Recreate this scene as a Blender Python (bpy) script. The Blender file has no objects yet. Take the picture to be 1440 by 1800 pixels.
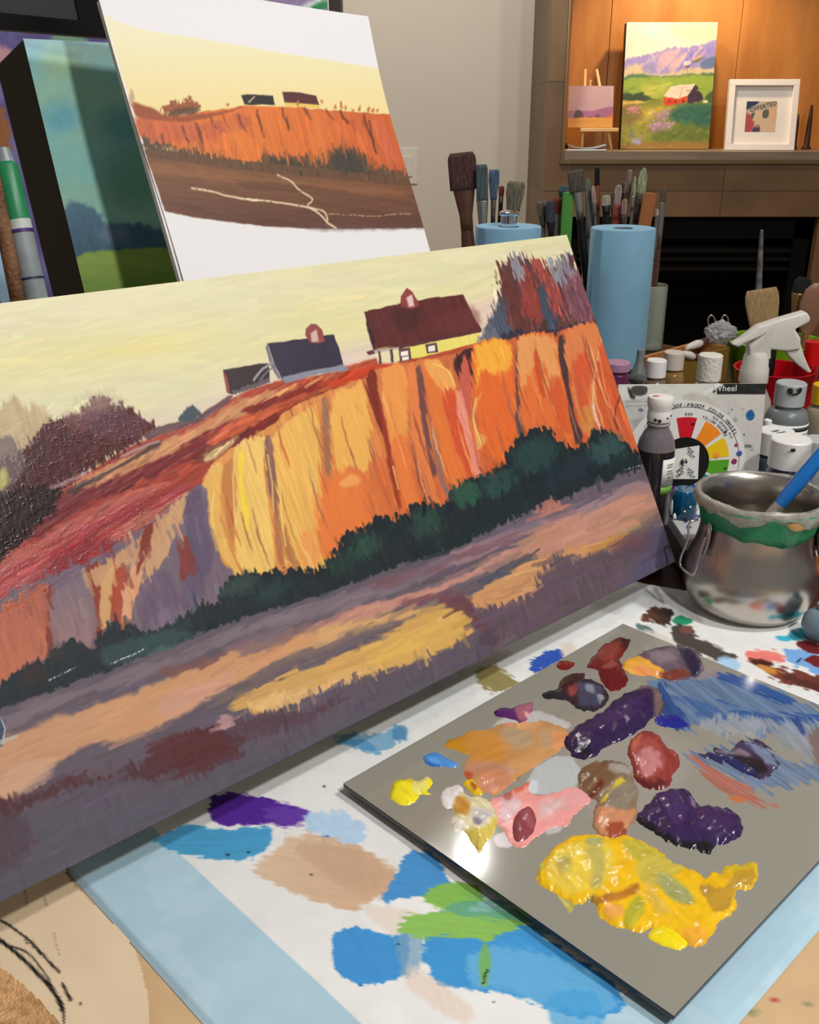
import bpy, bmesh, math, random
import numpy as np
from mathutils import Vector, Matrix

scene = bpy.context.scene
COL = scene.collection
random.seed(7)
rng = np.random.default_rng(11)

# ------------------------------------------------------------------ camera
CAM_H = 0.51                      # eye height above the table top (table top is z = 0)
FLOOR = -0.74
F = 1730.0
PITCH = math.radians(22.0)
cam_data = bpy.data.cameras.new('camera')
cam_data.sensor_fit = 'HORIZONTAL'
cam_data.sensor_width = 36.0
cam_data.lens = F / 1440.0 * 36.0
cam_data.clip_start = 0.02
cam = bpy.data.objects.new('camera', cam_data)
COL.objects.link(cam)
cam.location = (0, 0, CAM_H)
cam.rotation_euler = (math.radians(90) - PITCH, 0, 0)
scene.camera = cam

# ------------------------------------------------------------------ light
world = bpy.data.worlds.new('room_ambient')
scene.world = world
world.use_nodes = True
bg = world.node_tree.nodes['Background']
bg.inputs[0].default_value = (1.0, 0.95, 0.88, 1)
bg.inputs[1].default_value = 0.17

def area_light(name, loc, target, size, power, color):
    d = bpy.data.lights.new(name, 'AREA')
    d.shape = 'DISK'
    d.size = size
    d.energy = power
    d.color = color
    o = bpy.data.objects.new(name, d)
    COL.objects.link(o)
    o.location = loc
    v = Vector(target) - Vector(loc)
    o.rotation_euler = v.to_track_quat('-Z', 'Y').to_euler()
    return o

area_light('ceiling_lamp_far', (0.205, 2.57, 1.76), (0.1, 0.8, 0.0), 0.06, 2.4, (1.0, 0.97, 0.92))
area_light('ceiling_lamp_right', (1.08, 0.50, 1.76), (0.4, 0.9, 0.0), 0.14, 16.5, (1.0, 0.98, 0.94))
area_light('ceiling_lamp_front', (0.74, -0.26, 1.62), (0.0, 0.8, 0.15), 0.12, 17.0, (1.0, 0.98, 0.94))
fl = area_light('carpet_fill_left', (-1.55, 1.25, -0.08), (-0.72, 1.12, -0.74), 0.16, 5.0, (1.0, 0.94, 0.86))  # added fill below table height to brighten the carpet, not an actual lamp
fl.data.spread = math.radians(90)
area_light('ceiling_lamp_wall', (0.0, 2.5, 1.76), (-0.1, 3.6, 0.3), 0.25, 15.0, (1.0, 0.95, 0.87))

def spot_light(name, loc, target, size, power, color, angle, blend):
    d = bpy.data.lights.new(name, 'SPOT')
    d.energy = power
    d.color = color
    d.spot_size = math.radians(angle)
    d.spot_blend = blend
    d.shadow_soft_size = size
    o = bpy.data.objects.new(name, d)
    COL.objects.link(o)
    o.location = loc
    o.rotation_euler = (Vector(target) - Vector(loc)).to_track_quat('-Z', 'Y').to_euler()
    return o

spot_light('niche_downlight', (0.87, 3.222, 1.10), (0.88, 3.42, 0.4), 0.025, 17.0, (1.0, 0.74, 0.42), 130, 0.7)

vs = scene.view_settings
vs.view_transform = 'Standard'
vs.look = 'None'
vs.gamma = 1.0
vs.exposure = 0.08
vs.use_curve_mapping = False

# ------------------------------------------------------------------ geometry of sight lines
cs, sn = math.cos(PITCH), math.sin(PITCH)
EYE = np.array([0.0, 0.0, CAM_H])

def ray(x, y):
    r = (x - 720.0) / F
    u = -(y - 900.0) / F
    return np.array([r, cs + u * sn, -sn + u * cs])

def at_z(x, y, z=0.0):
    d = ray(x, y)
    return EYE + d * ((z - CAM_H) / d[2])

def at_Y(x, y, Y):
    d = ray(x, y)
    return EYE + d * (Y / d[1])

def at_plane(x, y, P, n):
    d = ray(x, y)
    return EYE + d * (np.dot(P - EYE, n) / np.dot(d, n))

def to_px(P):
    P = np.asarray(P, float)
    fw = P[..., 1] * cs - (P[..., 2] - CAM_H) * sn
    up = P[..., 1] * sn + (P[..., 2] - CAM_H) * cs
    return 720 + F * P[..., 0] / fw, 900 - F * up / fw

def depth(P):
    return P[1] * cs - (P[2] - CAM_H) * sn

def lean_frame(az, tau):
    az, tau = math.radians(az), math.radians(tau)
    u = np.array([math.sin(az), math.cos(az), 0.0])
    back = np.array([-u[1], u[0], 0.0])
    v = math.sin(tau) * back + math.cos(tau) * np.array([0, 0, 1.0])
    return u, v, np.cross(u, v), back

# table axes: the table stands turned about 46 degrees to the view
TA = np.array([0.7216, 0.6923, 0.0])
TB = np.array([0.6923, -0.7216, 0.0])

def tab(a, b, z=0.0):
    return TA * a + TB * b + np.array([0, 0, z])

# ------------------------------------------------------------------ materials
def lin(c):
    out = []
    for v in c[:3]:
        v = v / 255.0
        out.append(v / 12.92 if v <= 0.04045 else ((v + 0.055) / 1.055) ** 2.4)
    return out

MATS = {}

def mat(name, c, rough=0.5, metal=0.0, spec=0.5, trans=0.0, coat=0.0, alpha=1.0, bump=0.0, bscale=60.0,
        var=0.0, vscale=8.0, c2=None, ior=1.45, stretch=(1, 1, 1), sheen=0.0):
    if name in MATS:
        return MATS[name]
    m = bpy.data.materials.new(name)
    m.use_nodes = True
    nt = m.node_tree
    b = nt.nodes['Principled BSDF']
    b.inputs['Base Color'].default_value = (*lin(c), 1)
    b.inputs['Roughness'].default_value = rough
    b.inputs['Metallic'].default_value = metal
    b.inputs['Specular IOR Level'].default_value = spec
    b.inputs['Transmission Weight'].default_value = trans
    b.inputs['Coat Weight'].default_value = coat
    b.inputs['Coat Roughness'].default_value = 0.08
    b.inputs['Sheen Weight'].default_value = sheen
    b.inputs['IOR'].default_value = ior
    b.inputs['Alpha'].default_value = alpha
    if var or bump or c2:
        tc = nt.nodes.new('ShaderNodeTexCoord')
        mp = nt.nodes.new('ShaderNodeMapping')
        mp.inputs['Scale'].default_value = stretch
        nt.links.new(tc.outputs['Object'], mp.inputs['Vector'])
    if var or c2:
        n = nt.nodes.new('ShaderNodeTexNoise')
        n.inputs['Scale'].default_value = vscale
        n.inputs['Detail'].default_value = 6
        nt.links.new(mp.outputs[0], n.inputs['Vector'])
        r = nt.nodes.new('ShaderNodeValToRGB')
        r.color_ramp.elements[0].position = 0.34
        r.color_ramp.elements[1].position = 0.66
        l0 = lin(c)
        if c2:
            l1 = lin(c2)
        else:
            l1 = [min(1, k * (1 + var)) for k in l0]
            l0 = [k * (1 - var) for k in l0]
        r.color_ramp.elements[0].color = (*l0, 1)
        r.color_ramp.elements[1].color = (*l1, 1)
        nt.links.new(n.outputs['Fac'], r.inputs['Fac'])
        nt.links.new(r.outputs['Color'], b.inputs['Base Color'])
    if bump:
        n2 = nt.nodes.new('ShaderNodeTexNoise')
        n2.inputs['Scale'].default_value = bscale
        n2.inputs['Detail'].default_value = 5
        nt.links.new(mp.outputs[0], n2.inputs['Vector'])
        bp = nt.nodes.new('ShaderNodeBump')
        bp.inputs['Strength'].default_value = bump
        bp.inputs['Distance'].default_value = 0.002
        nt.links.new(n2.outputs['Fac'], bp.inputs['Height'])
        nt.links.new(bp.outputs[0], b.inputs['Normal'])
    MATS[name] = m
    return m

def paint_mat(name, r_dry=0.6, r_wet=0.2, spec=0.5, bump=0.15, bscale=900.0, coat=0.0):
    """pigment comes from the surface's own painted colours; alpha holds how wet the paint is"""
    if name in MATS:
        return MATS[name]
    m = bpy.data.materials.new(name)
    m.use_nodes = True
    nt = m.node_tree
    b = nt.nodes['Principled BSDF']
    a = nt.nodes.new('ShaderNodeAttribute')
    a.attribute_name = 'Pigment'
    nt.links.new(a.outputs['Color'], b.inputs['Base Color'])
    mr = nt.nodes.new('ShaderNodeMapRange')
    mr.inputs['To Min'].default_value = r_dry
    mr.inputs['To Max'].default_value = r_wet
    nt.links.new(a.outputs['Alpha'], mr.inputs['Value'])
    nt.links.new(mr.outputs[0], b.inputs['Roughness'])
    b.inputs['Specular IOR Level'].default_value = spec
    b.inputs['Coat Weight'].default_value = coat
    if bump:
        tc = nt.nodes.new('ShaderNodeTexCoord')
        n2 = nt.nodes.new('ShaderNodeTexNoise')
        n2.inputs['Scale'].default_value = bscale
        n2.inputs['Detail'].default_value = 3
        nt.links.new(tc.outputs['Object'], n2.inputs['Vector'])
        bp = nt.nodes.new('ShaderNodeBump')
        bp.inputs['Strength'].default_value = bump
        bp.inputs['Distance'].default_value = 0.0006
        nt.links.new(n2.outputs['Fac'], bp.inputs['Height'])
        nt.links.new(bp.outputs[0], b.inputs['Normal'])
    MATS[name] = m
    return m

# ------------------------------------------------------------------ objects
def mesh_obj(name, verts, faces, m=None, parent=None, smooth=True, loc=None):
    me = bpy.data.meshes.new(name)
    verts = [tuple(map(float, v)) for v in verts]
    me.from_pydata(verts, [], faces)
    me.validate()
    if smooth:
        me.polygons.foreach_set('use_smooth', np.ones(len(me.polygons), bool))
    if m:
        me.materials.append(m)
    o = bpy.data.objects.new(name, me)
    COL.objects.link(o)
    if parent:
        o.parent = parent
    if loc is not None:
        o.location = loc
    return o

def tag(o, label=None, cat=None, group=None, kind=None):
    if label:
        o['label'] = label
    if cat:
        o['category'] = cat
    if group:
        o['group'] = group
    if kind:
        o['kind'] = kind
    return o

def thing(name, label, cat, loc=(0, 0, 0), group=None):
    o = bpy.data.objects.new(name, None)
    o.empty_display_size = 0.02
    COL.objects.link(o)
    o.location = tuple(float(v) for v in loc)
    return tag(o, label, cat, group)

def place_in(o, root):
    """parent o, whose mesh is in world coordinates, under root"""
    o.parent = root
    o.matrix_parent_inverse = Matrix.Translation(-root.location)
    return o

def auto_sharp(o, deg=35):
    me = o.data
    bm = bmesh.new()
    bm.from_mesh(me)
    for e in bm.edges:
        if len(e.link_faces) == 2 and e.calc_face_angle(0) > math.radians(deg):
            e.smooth = False
    bm.to_mesh(me)
    bm.free()
    return o

def box(name, c, s, m, parent=None, rz=0.0, bevel=0.002, rx=0.0):
    bm = bmesh.new()
    bmesh.ops.create_cube(bm, size=1.0)
    bmesh.ops.scale(bm, vec=s, verts=bm.verts)
    if bevel:
        bmesh.ops.bevel(bm, geom=bm.edges[:], offset=min(bevel, min(s) * 0.45), segments=2, affect='EDGES', profile=0.6)
    R = Matrix.Rotation(rz, 4, 'Z') @ Matrix.Rotation(rx, 4, 'X')
    bmesh.ops.transform(bm, matrix=Matrix.Translation(Vector([float(k) for k in c])) @ R, verts=bm.verts)
    me = bpy.data.meshes.new(name)
    bm.to_mesh(me)
    bm.free()
    me.materials.append(m)
    o = bpy.data.objects.new(name, me)
    COL.objects.link(o)
    if parent:
        place_in(o, parent)
    return o

def slab(name, P, u, v, n, w, h, t, m, parent=None, bevel=0.001):
    """a board: lower-left front corner P, axes u (width), v (height), thickness t behind the front"""
    bm = bmesh.new()
    bmesh.ops.create_cube(bm, size=1.0)
    bmesh.ops.scale(bm, vec=(w, h, t), verts=bm.verts)
    if bevel:
        bmesh.ops.bevel(bm, geom=bm.edges[:], offset=min(bevel, t * 0.4), segments=2, affect='EDGES', profile=0.6)
    M = Matrix(((u[0], v[0], n[0], 0), (u[1], v[1], n[1], 0), (u[2], v[2], n[2], 0), (0, 0, 0, 1)))
    c = np.asarray(P) + np.asarray(u) * w / 2 + np.asarray(v) * h / 2 - np.asarray(n) * t / 2
    bmesh.ops.transform(bm, matrix=Matrix.Translation(Vector(c.tolist())) @ M, verts=bm.verts)
    me = bpy.data.meshes.new(name)
    bm.to_mesh(me)
    bm.free()
    me.materials.append(m)
    o = bpy.data.objects.new(name, me)
    COL.objects.link(o)
    if parent:
        place_in(o, parent)
    return o

def lathe(name, prof, m, parent=None, loc=(0, 0, 0), seg=40, axis=None, sharp=True, sx=1.0, sy=1.0, rz=0.0, ribs=0, rib=0.0, ribz=None):
    """prof: (radius, height) pairs; axis: unit direction the height runs along"""
    V, Fc = [], []
    n = len(prof)
    if axis is None:
        X, Yv, Z = Vector((1, 0, 0)), Vector((0, 1, 0)), Vector((0, 0, 1))
    else:
        Z = Vector([float(k) for k in axis]).normalized()
        X = Z.cross(Vector((0, 1, 0))) * -1
        if X.length < 1e-3:
            X = Vector((1, 0, 0))
        X.normalize()
        X = Yx = Vector((0, 1, 0)).cross(Z).normalized()
        Yv = Z.cross(X)
    L = Vector([float(k) for k in loc])
    for i in range(seg):
        a = 2 * math.pi * i / seg + rz
        for (r, h) in prof:
            rr = r
            if ribs and (ribz is None or ribz[0] <= h <= ribz[1]):
                rr = r + rib * (1 if (i * ribs // seg * 2 + (i * ribs * 2 // seg)) % 2 else -1)
            V.append(L + X * (rr * math.cos(a) * sx) + Yv * (rr * math.sin(a) * sy) + Z * h)
    for i in range(seg):
        j = (i + 1) % seg
        for k in range(n - 1):
            a, b, c, d = i * n + k, j * n + k, j * n + k + 1, i * n + k + 1
            Fc.append((a, b, c, d))
    bm = bmesh.new()
    bv = [bm.verts.new(v) for v in V]
    for f in Fc:
        try:
            bm.faces.new([bv[q] for q in f])
        except ValueError:
            pass
    bmesh.ops.remove_doubles(bm, verts=bm.verts, dist=1e-6)
    bmesh.ops.dissolve_degenerate(bm, edges=bm.edges, dist=1e-7)
    bmesh.ops.recalc_face_normals(bm, faces=bm.faces)
    for f in bm.faces:
        f.smooth = True
    if sharp:
        for e in bm.edges:
            if len(e.link_faces) == 2 and e.calc_face_angle(0) > math.radians(38):
                e.smooth = False
    me = bpy.data.meshes.new(name)
    bm.to_mesh(me)
    bm.free()
    me.materials.append(m)
    o = bpy.data.objects.new(name, me)
    COL.objects.link(o)
    if parent:
        place_in(o, parent)
    return o

def tube(name, pts, rad, m, parent=None, seg=10, flat=None, closed=False, cap=True):
    pts = [Vector([float(k) for k in p]) for p in pts]
    n = len(pts)
    rads = rad if hasattr(rad, '__len__') else [rad] * n
    V, Fc = [], []
    ref = None
    for i, p in enumerate(pts):
        if closed:
            t = pts[(i + 1) % n] - pts[i - 1]
        else:
            t = pts[min(i + 1, n - 1)] - pts[max(i - 1, 0)]
        t.normalize()
        if ref is None:
            ref = Vector((0, 0, 1)) if abs(t.z) < 0.9 else Vector((1, 0, 0))
        x = t.cross(ref)
        x.normalize()
        y = t.cross(x)
        ref = -y if False else x.cross(t)
        for k in range(seg):
            a = 2 * math.pi * k / seg
            V.append(p + (x * math.cos(a) + y * math.sin(a) * (flat or 1.0)) * rads[i])
    m_ = n if closed else n - 1
    for i in range(m_):
        j = (i + 1) % n
        for k in range(seg):
            l = (k + 1) % seg
            Fc.append((i * seg + k, i * seg + l, j * seg + l, j * seg + k))
    if cap and not closed:
        Fc.append(tuple(range(seg - 1, -1, -1)))
        Fc.append(tuple((n - 1) * seg + k for k in range(seg)))
    o = mesh_obj(name, V, Fc, m)
    bm = bmesh.new()
    bm.from_mesh(o.data)
    bmesh.ops.recalc_face_normals(bm, faces=bm.faces)
    bm.to_mesh(o.data)
    bm.free()
    if parent:
        place_in(o, parent)
    return o

def smooth_path(pts, n=8):
    pts = [np.asarray(p, float) for p in pts]
    out = []
    for i in range(len(pts) - 1):
        p0 = pts[max(i - 1, 0)]; p1 = pts[i]; p2 = pts[i + 1]; p3 = pts[min(i + 2, len(pts) - 1)]
        for k in range(n):
            t = k / n
            out.append(0.5 * ((2 * p1) + (-p0 + p2) * t + (2 * p0 - 5 * p1 + 4 * p2 - p3) * t * t + (-p0 + 3 * p1 - 3 * p2 + p3) * t ** 3))
    out.append(pts[-1])
    return out

def text(name, body, size, P, u, v, m, parent=None, align='CENTER', bold=0.0, depth_=0.00015):
    cu = bpy.data.curves.new(name, 'FONT')
    cu.body = body
    cu.size = size
    cu.align_x = align
    cu.align_y = 'CENTER'
    cu.offset = bold
    cu.extrude = depth_
    cu.resolution_u = 3
    tmp = bpy.data.objects.new(name + '_curve', cu)
    COL.objects.link(tmp)
    dg = bpy.context.evaluated_depsgraph_get()
    me = bpy.data.meshes.new_from_object(tmp.evaluated_get(dg))
    bpy.data.objects.remove(tmp)
    bpy.data.curves.remove(cu)
    me.materials.clear()
    me.materials.append(m)
    u = np.asarray(u, float); v = np.asarray(v, float)
    n = np.cross(u, v)
    M = Matrix(((u[0], v[0], n[0], P[0]), (u[1], v[1], n[1], P[1]), (u[2], v[2], n[2], P[2]), (0, 0, 0, 1)))
    me.transform(M)
    me.name = name
    o = bpy.data.objects.new(name, me)
    COL.objects.link(o)
    if parent:
        place_in(o, parent)
    return o

# ------------------------------------------------------------------ noise and hand-painted surfaces
_tab = rng.random((512, 512))

def vnoise(x, y, seed=0):
    x = x + seed * 37.17
    y = y + seed * 91.73
    xi = np.floor(x).astype(np.int64)
    yi = np.floor(y).astype(np.int64)
    fx = x - xi
    fy = y - yi
    fx = fx * fx * (3 - 2 * fx)
    fy = fy * fy * (3 - 2 * fy)
    a = _tab[xi & 511, yi & 511]
    b = _tab[(xi + 1) & 511, yi & 511]
    c = _tab[xi & 511, (yi + 1) & 511]
    d = _tab[(xi + 1) & 511, (yi + 1) & 511]
    return (a * (1 - fx) + b * fx) * (1 - fy) + (c * (1 - fx) + d * fx) * fy

def fbm(x, y, seed=0, oct=3):
    s = 0
    a = 0.5
    t = 0
    for k in range(oct):
        s = s + a * vnoise(x * 2 ** k, y * 2 ** k, seed + k * 5)
        t += a
        a *= 0.5
    return s / t

def sdist(X, Y, pts):
    """signed distance to a closed polygon, positive inside"""
    n = len(pts)
    best = np.full(X.shape, 1e18)
    inside = np.zeros(X.shape, bool)
    for i in range(n):
        x0, y0 = pts[i]
        x1, y1 = pts[(i + 1) % n]
        dx, dy = x1 - x0, y1 - y0
        L = dx * dx + dy * dy + 1e-9
        t = np.clip(((X - x0) * dx + (Y - y0) * dy) / L, 0, 1)
        best = np.minimum(best, (X - x0 - t * dx) ** 2 + (Y - y0 - t * dy) ** 2)
        if y0 != y1:
            c = ((y0 > Y) != (y1 > Y)) & (X < (x1 - x0) * (Y - y0) / (y1 - y0) + x0)
            inside ^= c
    d = np.sqrt(best)
    return np.where(inside, d, -d)

def round_poly(pts, n=4):
    p = [np.asarray(q, float) for q in pts]
    out = []
    k = len(p)
    for i in range(k):
        p0, p1, p2, p3 = p[i - 1], p[i], p[(i + 1) % k], p[(i + 2) % k]
        for j in range(n):
            t = j / n
            q = 0.5 * ((2 * p1) + (-p0 + p2) * t + (2 * p0 - 5 * p1 + 4 * p2 - p3) * t * t + (-p0 + 3 * p1 - 3 * p2 + p3) * t ** 3)
            out.append((q[0], q[1]))
    return out

class Paint:
    """colour, wetness and paint thickness for a set of surface points; shapes are drawn in drawing coordinates X, Y"""
    def __init__(self, X, Y, c):
        self.X, self.Y = X, Y
        self.c = np.tile(np.array(c, float) / 255.0, (len(X), 1))
        self.w = np.zeros(len(X))
        self.h = np.zeros(len(X))
        self.seed = 1

    def _apply(self, idx, al, c, c2, g, streak, ang, sl, sw, grain, h, wet, hs):
        X, Y = self.X[idx], self.Y[idx]
        s = self.seed
        col = np.tile(np.array(c, float) / 255.0, (len(idx), 1))
        if c2 is not None:
            gx, gy, ga, gb = g            # blend along direction (gx, gy) from ga to gb
            t = np.clip((X * gx + Y * gy - ga) / (gb - ga), 0, 1)[:, None]
            col = col * (1 - t) + np.array(c2, float) / 255.0 * t
        ca, sa = math.cos(math.radians(ang)), math.sin(math.radians(ang))
        al_ = X * ca + Y * sa
        ac_ = -X * sa + Y * ca
        st = vnoise(al_ / sl, ac_ / sw, s + 3) * 0.65 + vnoise(al_ / sl * 2.1, ac_ / sw * 2.3, s + 9) * 0.35
        if streak:
            col = col * (1 + streak * 0.6 * (st[:, None] - 0.5) * 2)
        if grain:
            col = col * (1 + grain * (rng.random(len(idx))[:, None] - 0.5))
        a = al[:, None]
        self.c[idx] = self.c[idx] * (1 - a) + np.clip(col, 0, 1) * a
        if wet is not None:
            self.w[idx] = self.w[idx] * (1 - al) + wet * al
        if h or hs:
            self.h[idx] = self.h[idx] * (1 - 0.6 * al) + al * (h + hs * (st - 0.5))

    def poly(self, pts, c, soft=2.0, wob=3.0, ws=14.0, c2=None, g=None, streak=0.06, ang=70, sl=60, sw=3.0,
             fray=0.0, grain=0.0, op=1.0, h=0.0, hs=0.0, wet=None, rnd=True):
        self.seed += 1
        s = self.seed
        if rnd:
            pts = round_poly(pts, 3)
        xs = [p[0] for p in pts]; ys = [p[1] for p in pts]
        mg = wob + soft * 2 + abs(fray) + 2
        idx = np.nonzero((self.X > min(xs) - mg) & (self.X < max(xs) + mg) & (self.Y > min(ys) - mg) & (self.Y < max(ys) + mg))[0]
        if not len(idx):
            return
        X, Y = self.X[idx], self.Y[idx]
        if wob:
            Xw = X + wob * 2 * (fbm(X / ws, Y / ws, s, 2) - 0.5)
            Yw = Y + wob * 2 * (fbm(X / ws, Y / ws, s + 50, 2) - 0.5)
        else:
            Xw, Yw = X, Y
        d = sdist(Xw, Yw, pts)
        if fray:
            ca, sa = math.cos(math.radians(ang)), math.sin(math.radians(ang))
            al_ = X * ca + Y * sa
            ac_ = -X * sa + Y * ca
            d = d + fray * 2 * (vnoise(al_ / (sl * 0.6), ac_ / sw, s + 3) - 0.5)
        al = np.clip(0.5 + d / (2 * soft), 0, 1)
        al = al * al * (3 - 2 * al) * op
        k = al > 0.003
        self._apply(idx[k], al[k], c, c2, g, streak, ang, sl, sw, grain, h, wet, hs)

    def line(self, pts, width, c, soft=1.2, wob=1.5, ws=12, streak=0.05, op=1.0, taper=0.0, h=0.0, hs=0.0, wet=None, ang=70, sl=60, sw=3, grain=0.0, dry=0.0):
        self.seed += 1
        s = self.seed
        pts = [tuple(p) for p in smooth_path(pts, 4)] if len(pts) > 2 else pts
        xs = [p[0] for p in pts]; ys = [p[1] for p in pts]
        mg = width + wob + soft * 2 + 2
        idx = np.nonzero((self.X > min(xs) - mg) & (self.X < max(xs) + mg) & (self.Y > min(ys) - mg) & (self.Y < max(ys) + mg))[0]
        if not len(idx):
            return
        X, Y = self.X[idx], self.Y[idx]
        Xw = X + wob * 2 * (fbm(X / ws, Y / ws, s, 2) - 0.5)
        Yw = Y + wob * 2 * (fbm(X / ws, Y / ws, s + 50, 2) - 0.5)
        best = np.full(len(idx), -1e9)
        n = len(pts) - 1
        for i in range(n):
            x0, y0 = pts[i]; x1, y1 = pts[i + 1]
            dx, dy = x1 - x0, y1 - y0
            L = dx * dx + dy * dy + 1e-9
            t = np.clip(((Xw - x0) * dx + (Yw - y0) * dy) / L, 0, 1)
            f = (i + t) / n
            wd = width / 2 * (1 - taper * np.abs(2 * f - 1) ** 2)
            best = np.maximum(best, wd - np.sqrt((Xw - x0 - t * dx) ** 2 + (Yw - y0 - t * dy) ** 2))
        al = np.clip(0.5 + best / (2 * soft), 0, 1) * op
        if dry:
            al = al * np.clip((vnoise(X / 2.2, Y / 2.2, s) - dry) * 5 + 0.5, 0, 1)
        k = al > 0.003
        self._apply(idx[k], al[k], c, None, None, streak, ang, sl, sw, grain, h, wet, hs)

    def blob(self, x, y, rx, ry, c, rot=0, **kw):
        r = math.radians(rot)
        pts = []
        for k in range(12):
            a = 2 * math.pi * k / 12
            px, py = rx * math.cos(a), ry * math.sin(a)
            pts.append((x + px * math.cos(r) - py * math.sin(r), y + px * math.sin(r) + py * math.cos(r)))
        kw.setdefault('rnd', False)
        self.poly(pts, c, **kw)

    def tint(self, fn, c):
        t = fn(self.X, self.Y)[:, None]
        self.c = self.c * (1 - t) + np.array(c, float) / 255.0 * t

    def daub(self, poly, n, ang, ln, wd, jit=0.08, hue=0.02, h=0.00015, spread=8):
        """many short brush strokes, each a little off the colour it is laid on"""
        xs = [p[0] for p in poly]; ys = [p[1] for p in poly]
        idx = np.nonzero((self.X > min(xs)) & (self.X < max(xs)) & (self.Y > min(ys)) & (self.Y < max(ys)))[0]
        idx = idx[sdist(self.X[idx], self.Y[idx], poly) > 0]
        if not len(idx):
            return
        o = np.argsort(self.X[idx])
        idx = idx[o]
        Xs, Ys = self.X[idx], self.Y[idx]
        for k in range(n):
            i = rng.integers(len(idx))
            c = self.c[idx[i]] * (1 + jit * (rng.random() - 0.5) * 2) + hue * (rng.random(3) - 0.5) * 2
            a = math.radians(ang + spread * (rng.random() - 0.5) * 2)
            L = ln * (0.5 + rng.random()); W = wd * (0.5 + rng.random())
            x0, y0 = Xs[i], Ys[i]
            r = L + W
            a0, a1 = np.searchsorted(Xs, (x0 - r, x0 + r))
            dx, dy = Xs[a0:a1] - x0, Ys[a0:a1] - y0
            al = dx * math.cos(a) + dy * math.sin(a)
            ac = -dx * math.sin(a) + dy * math.cos(a)
            d = W / 2 - np.sqrt(np.clip(np.abs(al) - L / 2, 0, None) ** 2 + ac * ac)
            d = d + 1.2 * (vnoise(ac * 0.9 + k, al * 0.06, k) - 0.5) * 2
            m = np.clip(d * 0.7 + 0.3, 0, 1) * (0.45 + 0.45 * rng.random())
            q = np.nonzero(m > 0.01)[0]
            m = m[q]
            j = idx[a0 + q]
            self.c[j] = self.c[j] * (1 - m[:, None]) + np.clip(c, 0, 1)[None] * m[:, None]
            self.h[j] += m * h * (0.3 + vnoise(ac[q] * 0.9, al[q] * 0.05, k))

    def flecks(self, pts, n, c, size=1.3, var=0.6, wet=0.9, h=0.0003):
        """small specks of raised wet paint inside a polygon"""
        xs = [p[0] for p in pts]; ys = [p[1] for p in pts]
        idx = np.nonzero((self.X > min(xs)) & (self.X < max(xs)) & (self.Y > min(ys)) & (self.Y < max(ys)))[0]
        if not len(idx):
            return
        ins = sdist(self.X[idx], self.Y[idx], pts) > 0
        idx = idx[ins]
        pick = rng.choice(idx, min(n, len(idx)), replace=False)
        self.h[pick] += h * (0.4 + rng.random(len(pick)))
        self.w[pick] = wet
        if c is not None:
            t = (0.3 + 0.7 * rng.random(len(pick)))[:, None]
            self.c[pick] = self.c[pick] * (1 - t) + np.array(c, float) / 255 * t

def to_lin(c):
    c = np.clip(c, 0, 1)
    return np.where(c <= 0.04045, c / 12.92, ((c + 0.055) / 1.055) ** 2.4)

def grid_mesh(name, P, nu, nv, paint, m, parent=None, keep=None, nrm=None, thick=None):
    """P: (nu*nv, 3) points, u fastest; paint: Paint over the same points"""
    P = P.copy()
    if nrm is not None and paint is not None:
        P += paint.h[:, None] * nrm
    iu = np.arange(nu - 1)
    iv = np.arange(nv - 1)
    A, B = np.meshgrid(iu, iv)
    a = (B * nu + A).ravel()
    q = np.stack([a, a + 1, a + 1 + nu, a + nu], 1)
    if keep is not None:
        q = q[keep[q].any(1)]
    used = np.unique(q)
    remap = np.full(len(P), -1)
    remap[used] = np.arange(len(used))
    q = remap[q]
    me = bpy.data.meshes.new(name)
    me.vertices.add(len(used))
    me.vertices.foreach_set('co', P[used].astype(np.float32).ravel())
    me.loops.add(q.size)
    me.loops.foreach_set('vertex_index', q.astype(np.int32).ravel())
    me.polygons.add(len(q))
    me.polygons.foreach_set('loop_start', (np.arange(len(q)) * 4).astype(np.int32))
    me.polygons.foreach_set('loop_total', np.full(len(q), 4, np.int32))
    me.polygons.foreach_set('use_smooth', np.ones(len(q), bool))
    me.update(calc_edges=True)
    if paint is not None:
        at = me.color_attributes.new('Pigment', 'FLOAT_COLOR', 'POINT')
        c = np.concatenate([to_lin(paint.c), np.clip(paint.w, 0, 1)[:, None]], 1)[used]
        at.data.foreach_set('color', c.astype(np.float32).ravel())
    me.materials.append(m)
    o = bpy.data.objects.new(name, me)
    COL.objects.link(o)
    if parent:
        place_in(o, parent)
    return o

def plane_points(P, u, v, w, h, nu, nv):
    s = np.linspace(0, w, nu)
    t = np.linspace(0, h, nv)
    S, T = np.meshgrid(s, t)
    S = S.ravel(); T = T.ravel()
    return np.asarray(P)[None] + S[:, None] * np.asarray(u)[None] + T[:, None] * np.asarray(v)[None], S, T
# ------------------------------------------------------------------ room
carpet = mat('carpet_pile', (196, 156, 112), 0.95, spec=0.1, c2=(160, 122, 82), vscale=90, bump=1.0, bscale=260)
wallpaint = mat('wall_paint', (208, 199, 184), 0.85, spec=0.2, var=0.02, vscale=3, bump=0.08, bscale=300)
WALL_Y, BREAST_Y, BREAST_X = 3.65, 3.2, 0.415
tag(box('floor', (0, 1.6, FLOOR - 0.05), (7, 6, 0.1), carpet, bevel=0), kind='structure')
tag(box('wall_back', (0, WALL_Y + 0.05, 0.5), (7, 0.1, 2.6), wallpaint, bevel=0), kind='structure')
tag(box('wall_left', (-3.45, 1.6, 0.5), (0.1, 6, 2.6), wallpaint, bevel=0), kind='structure')

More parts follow.
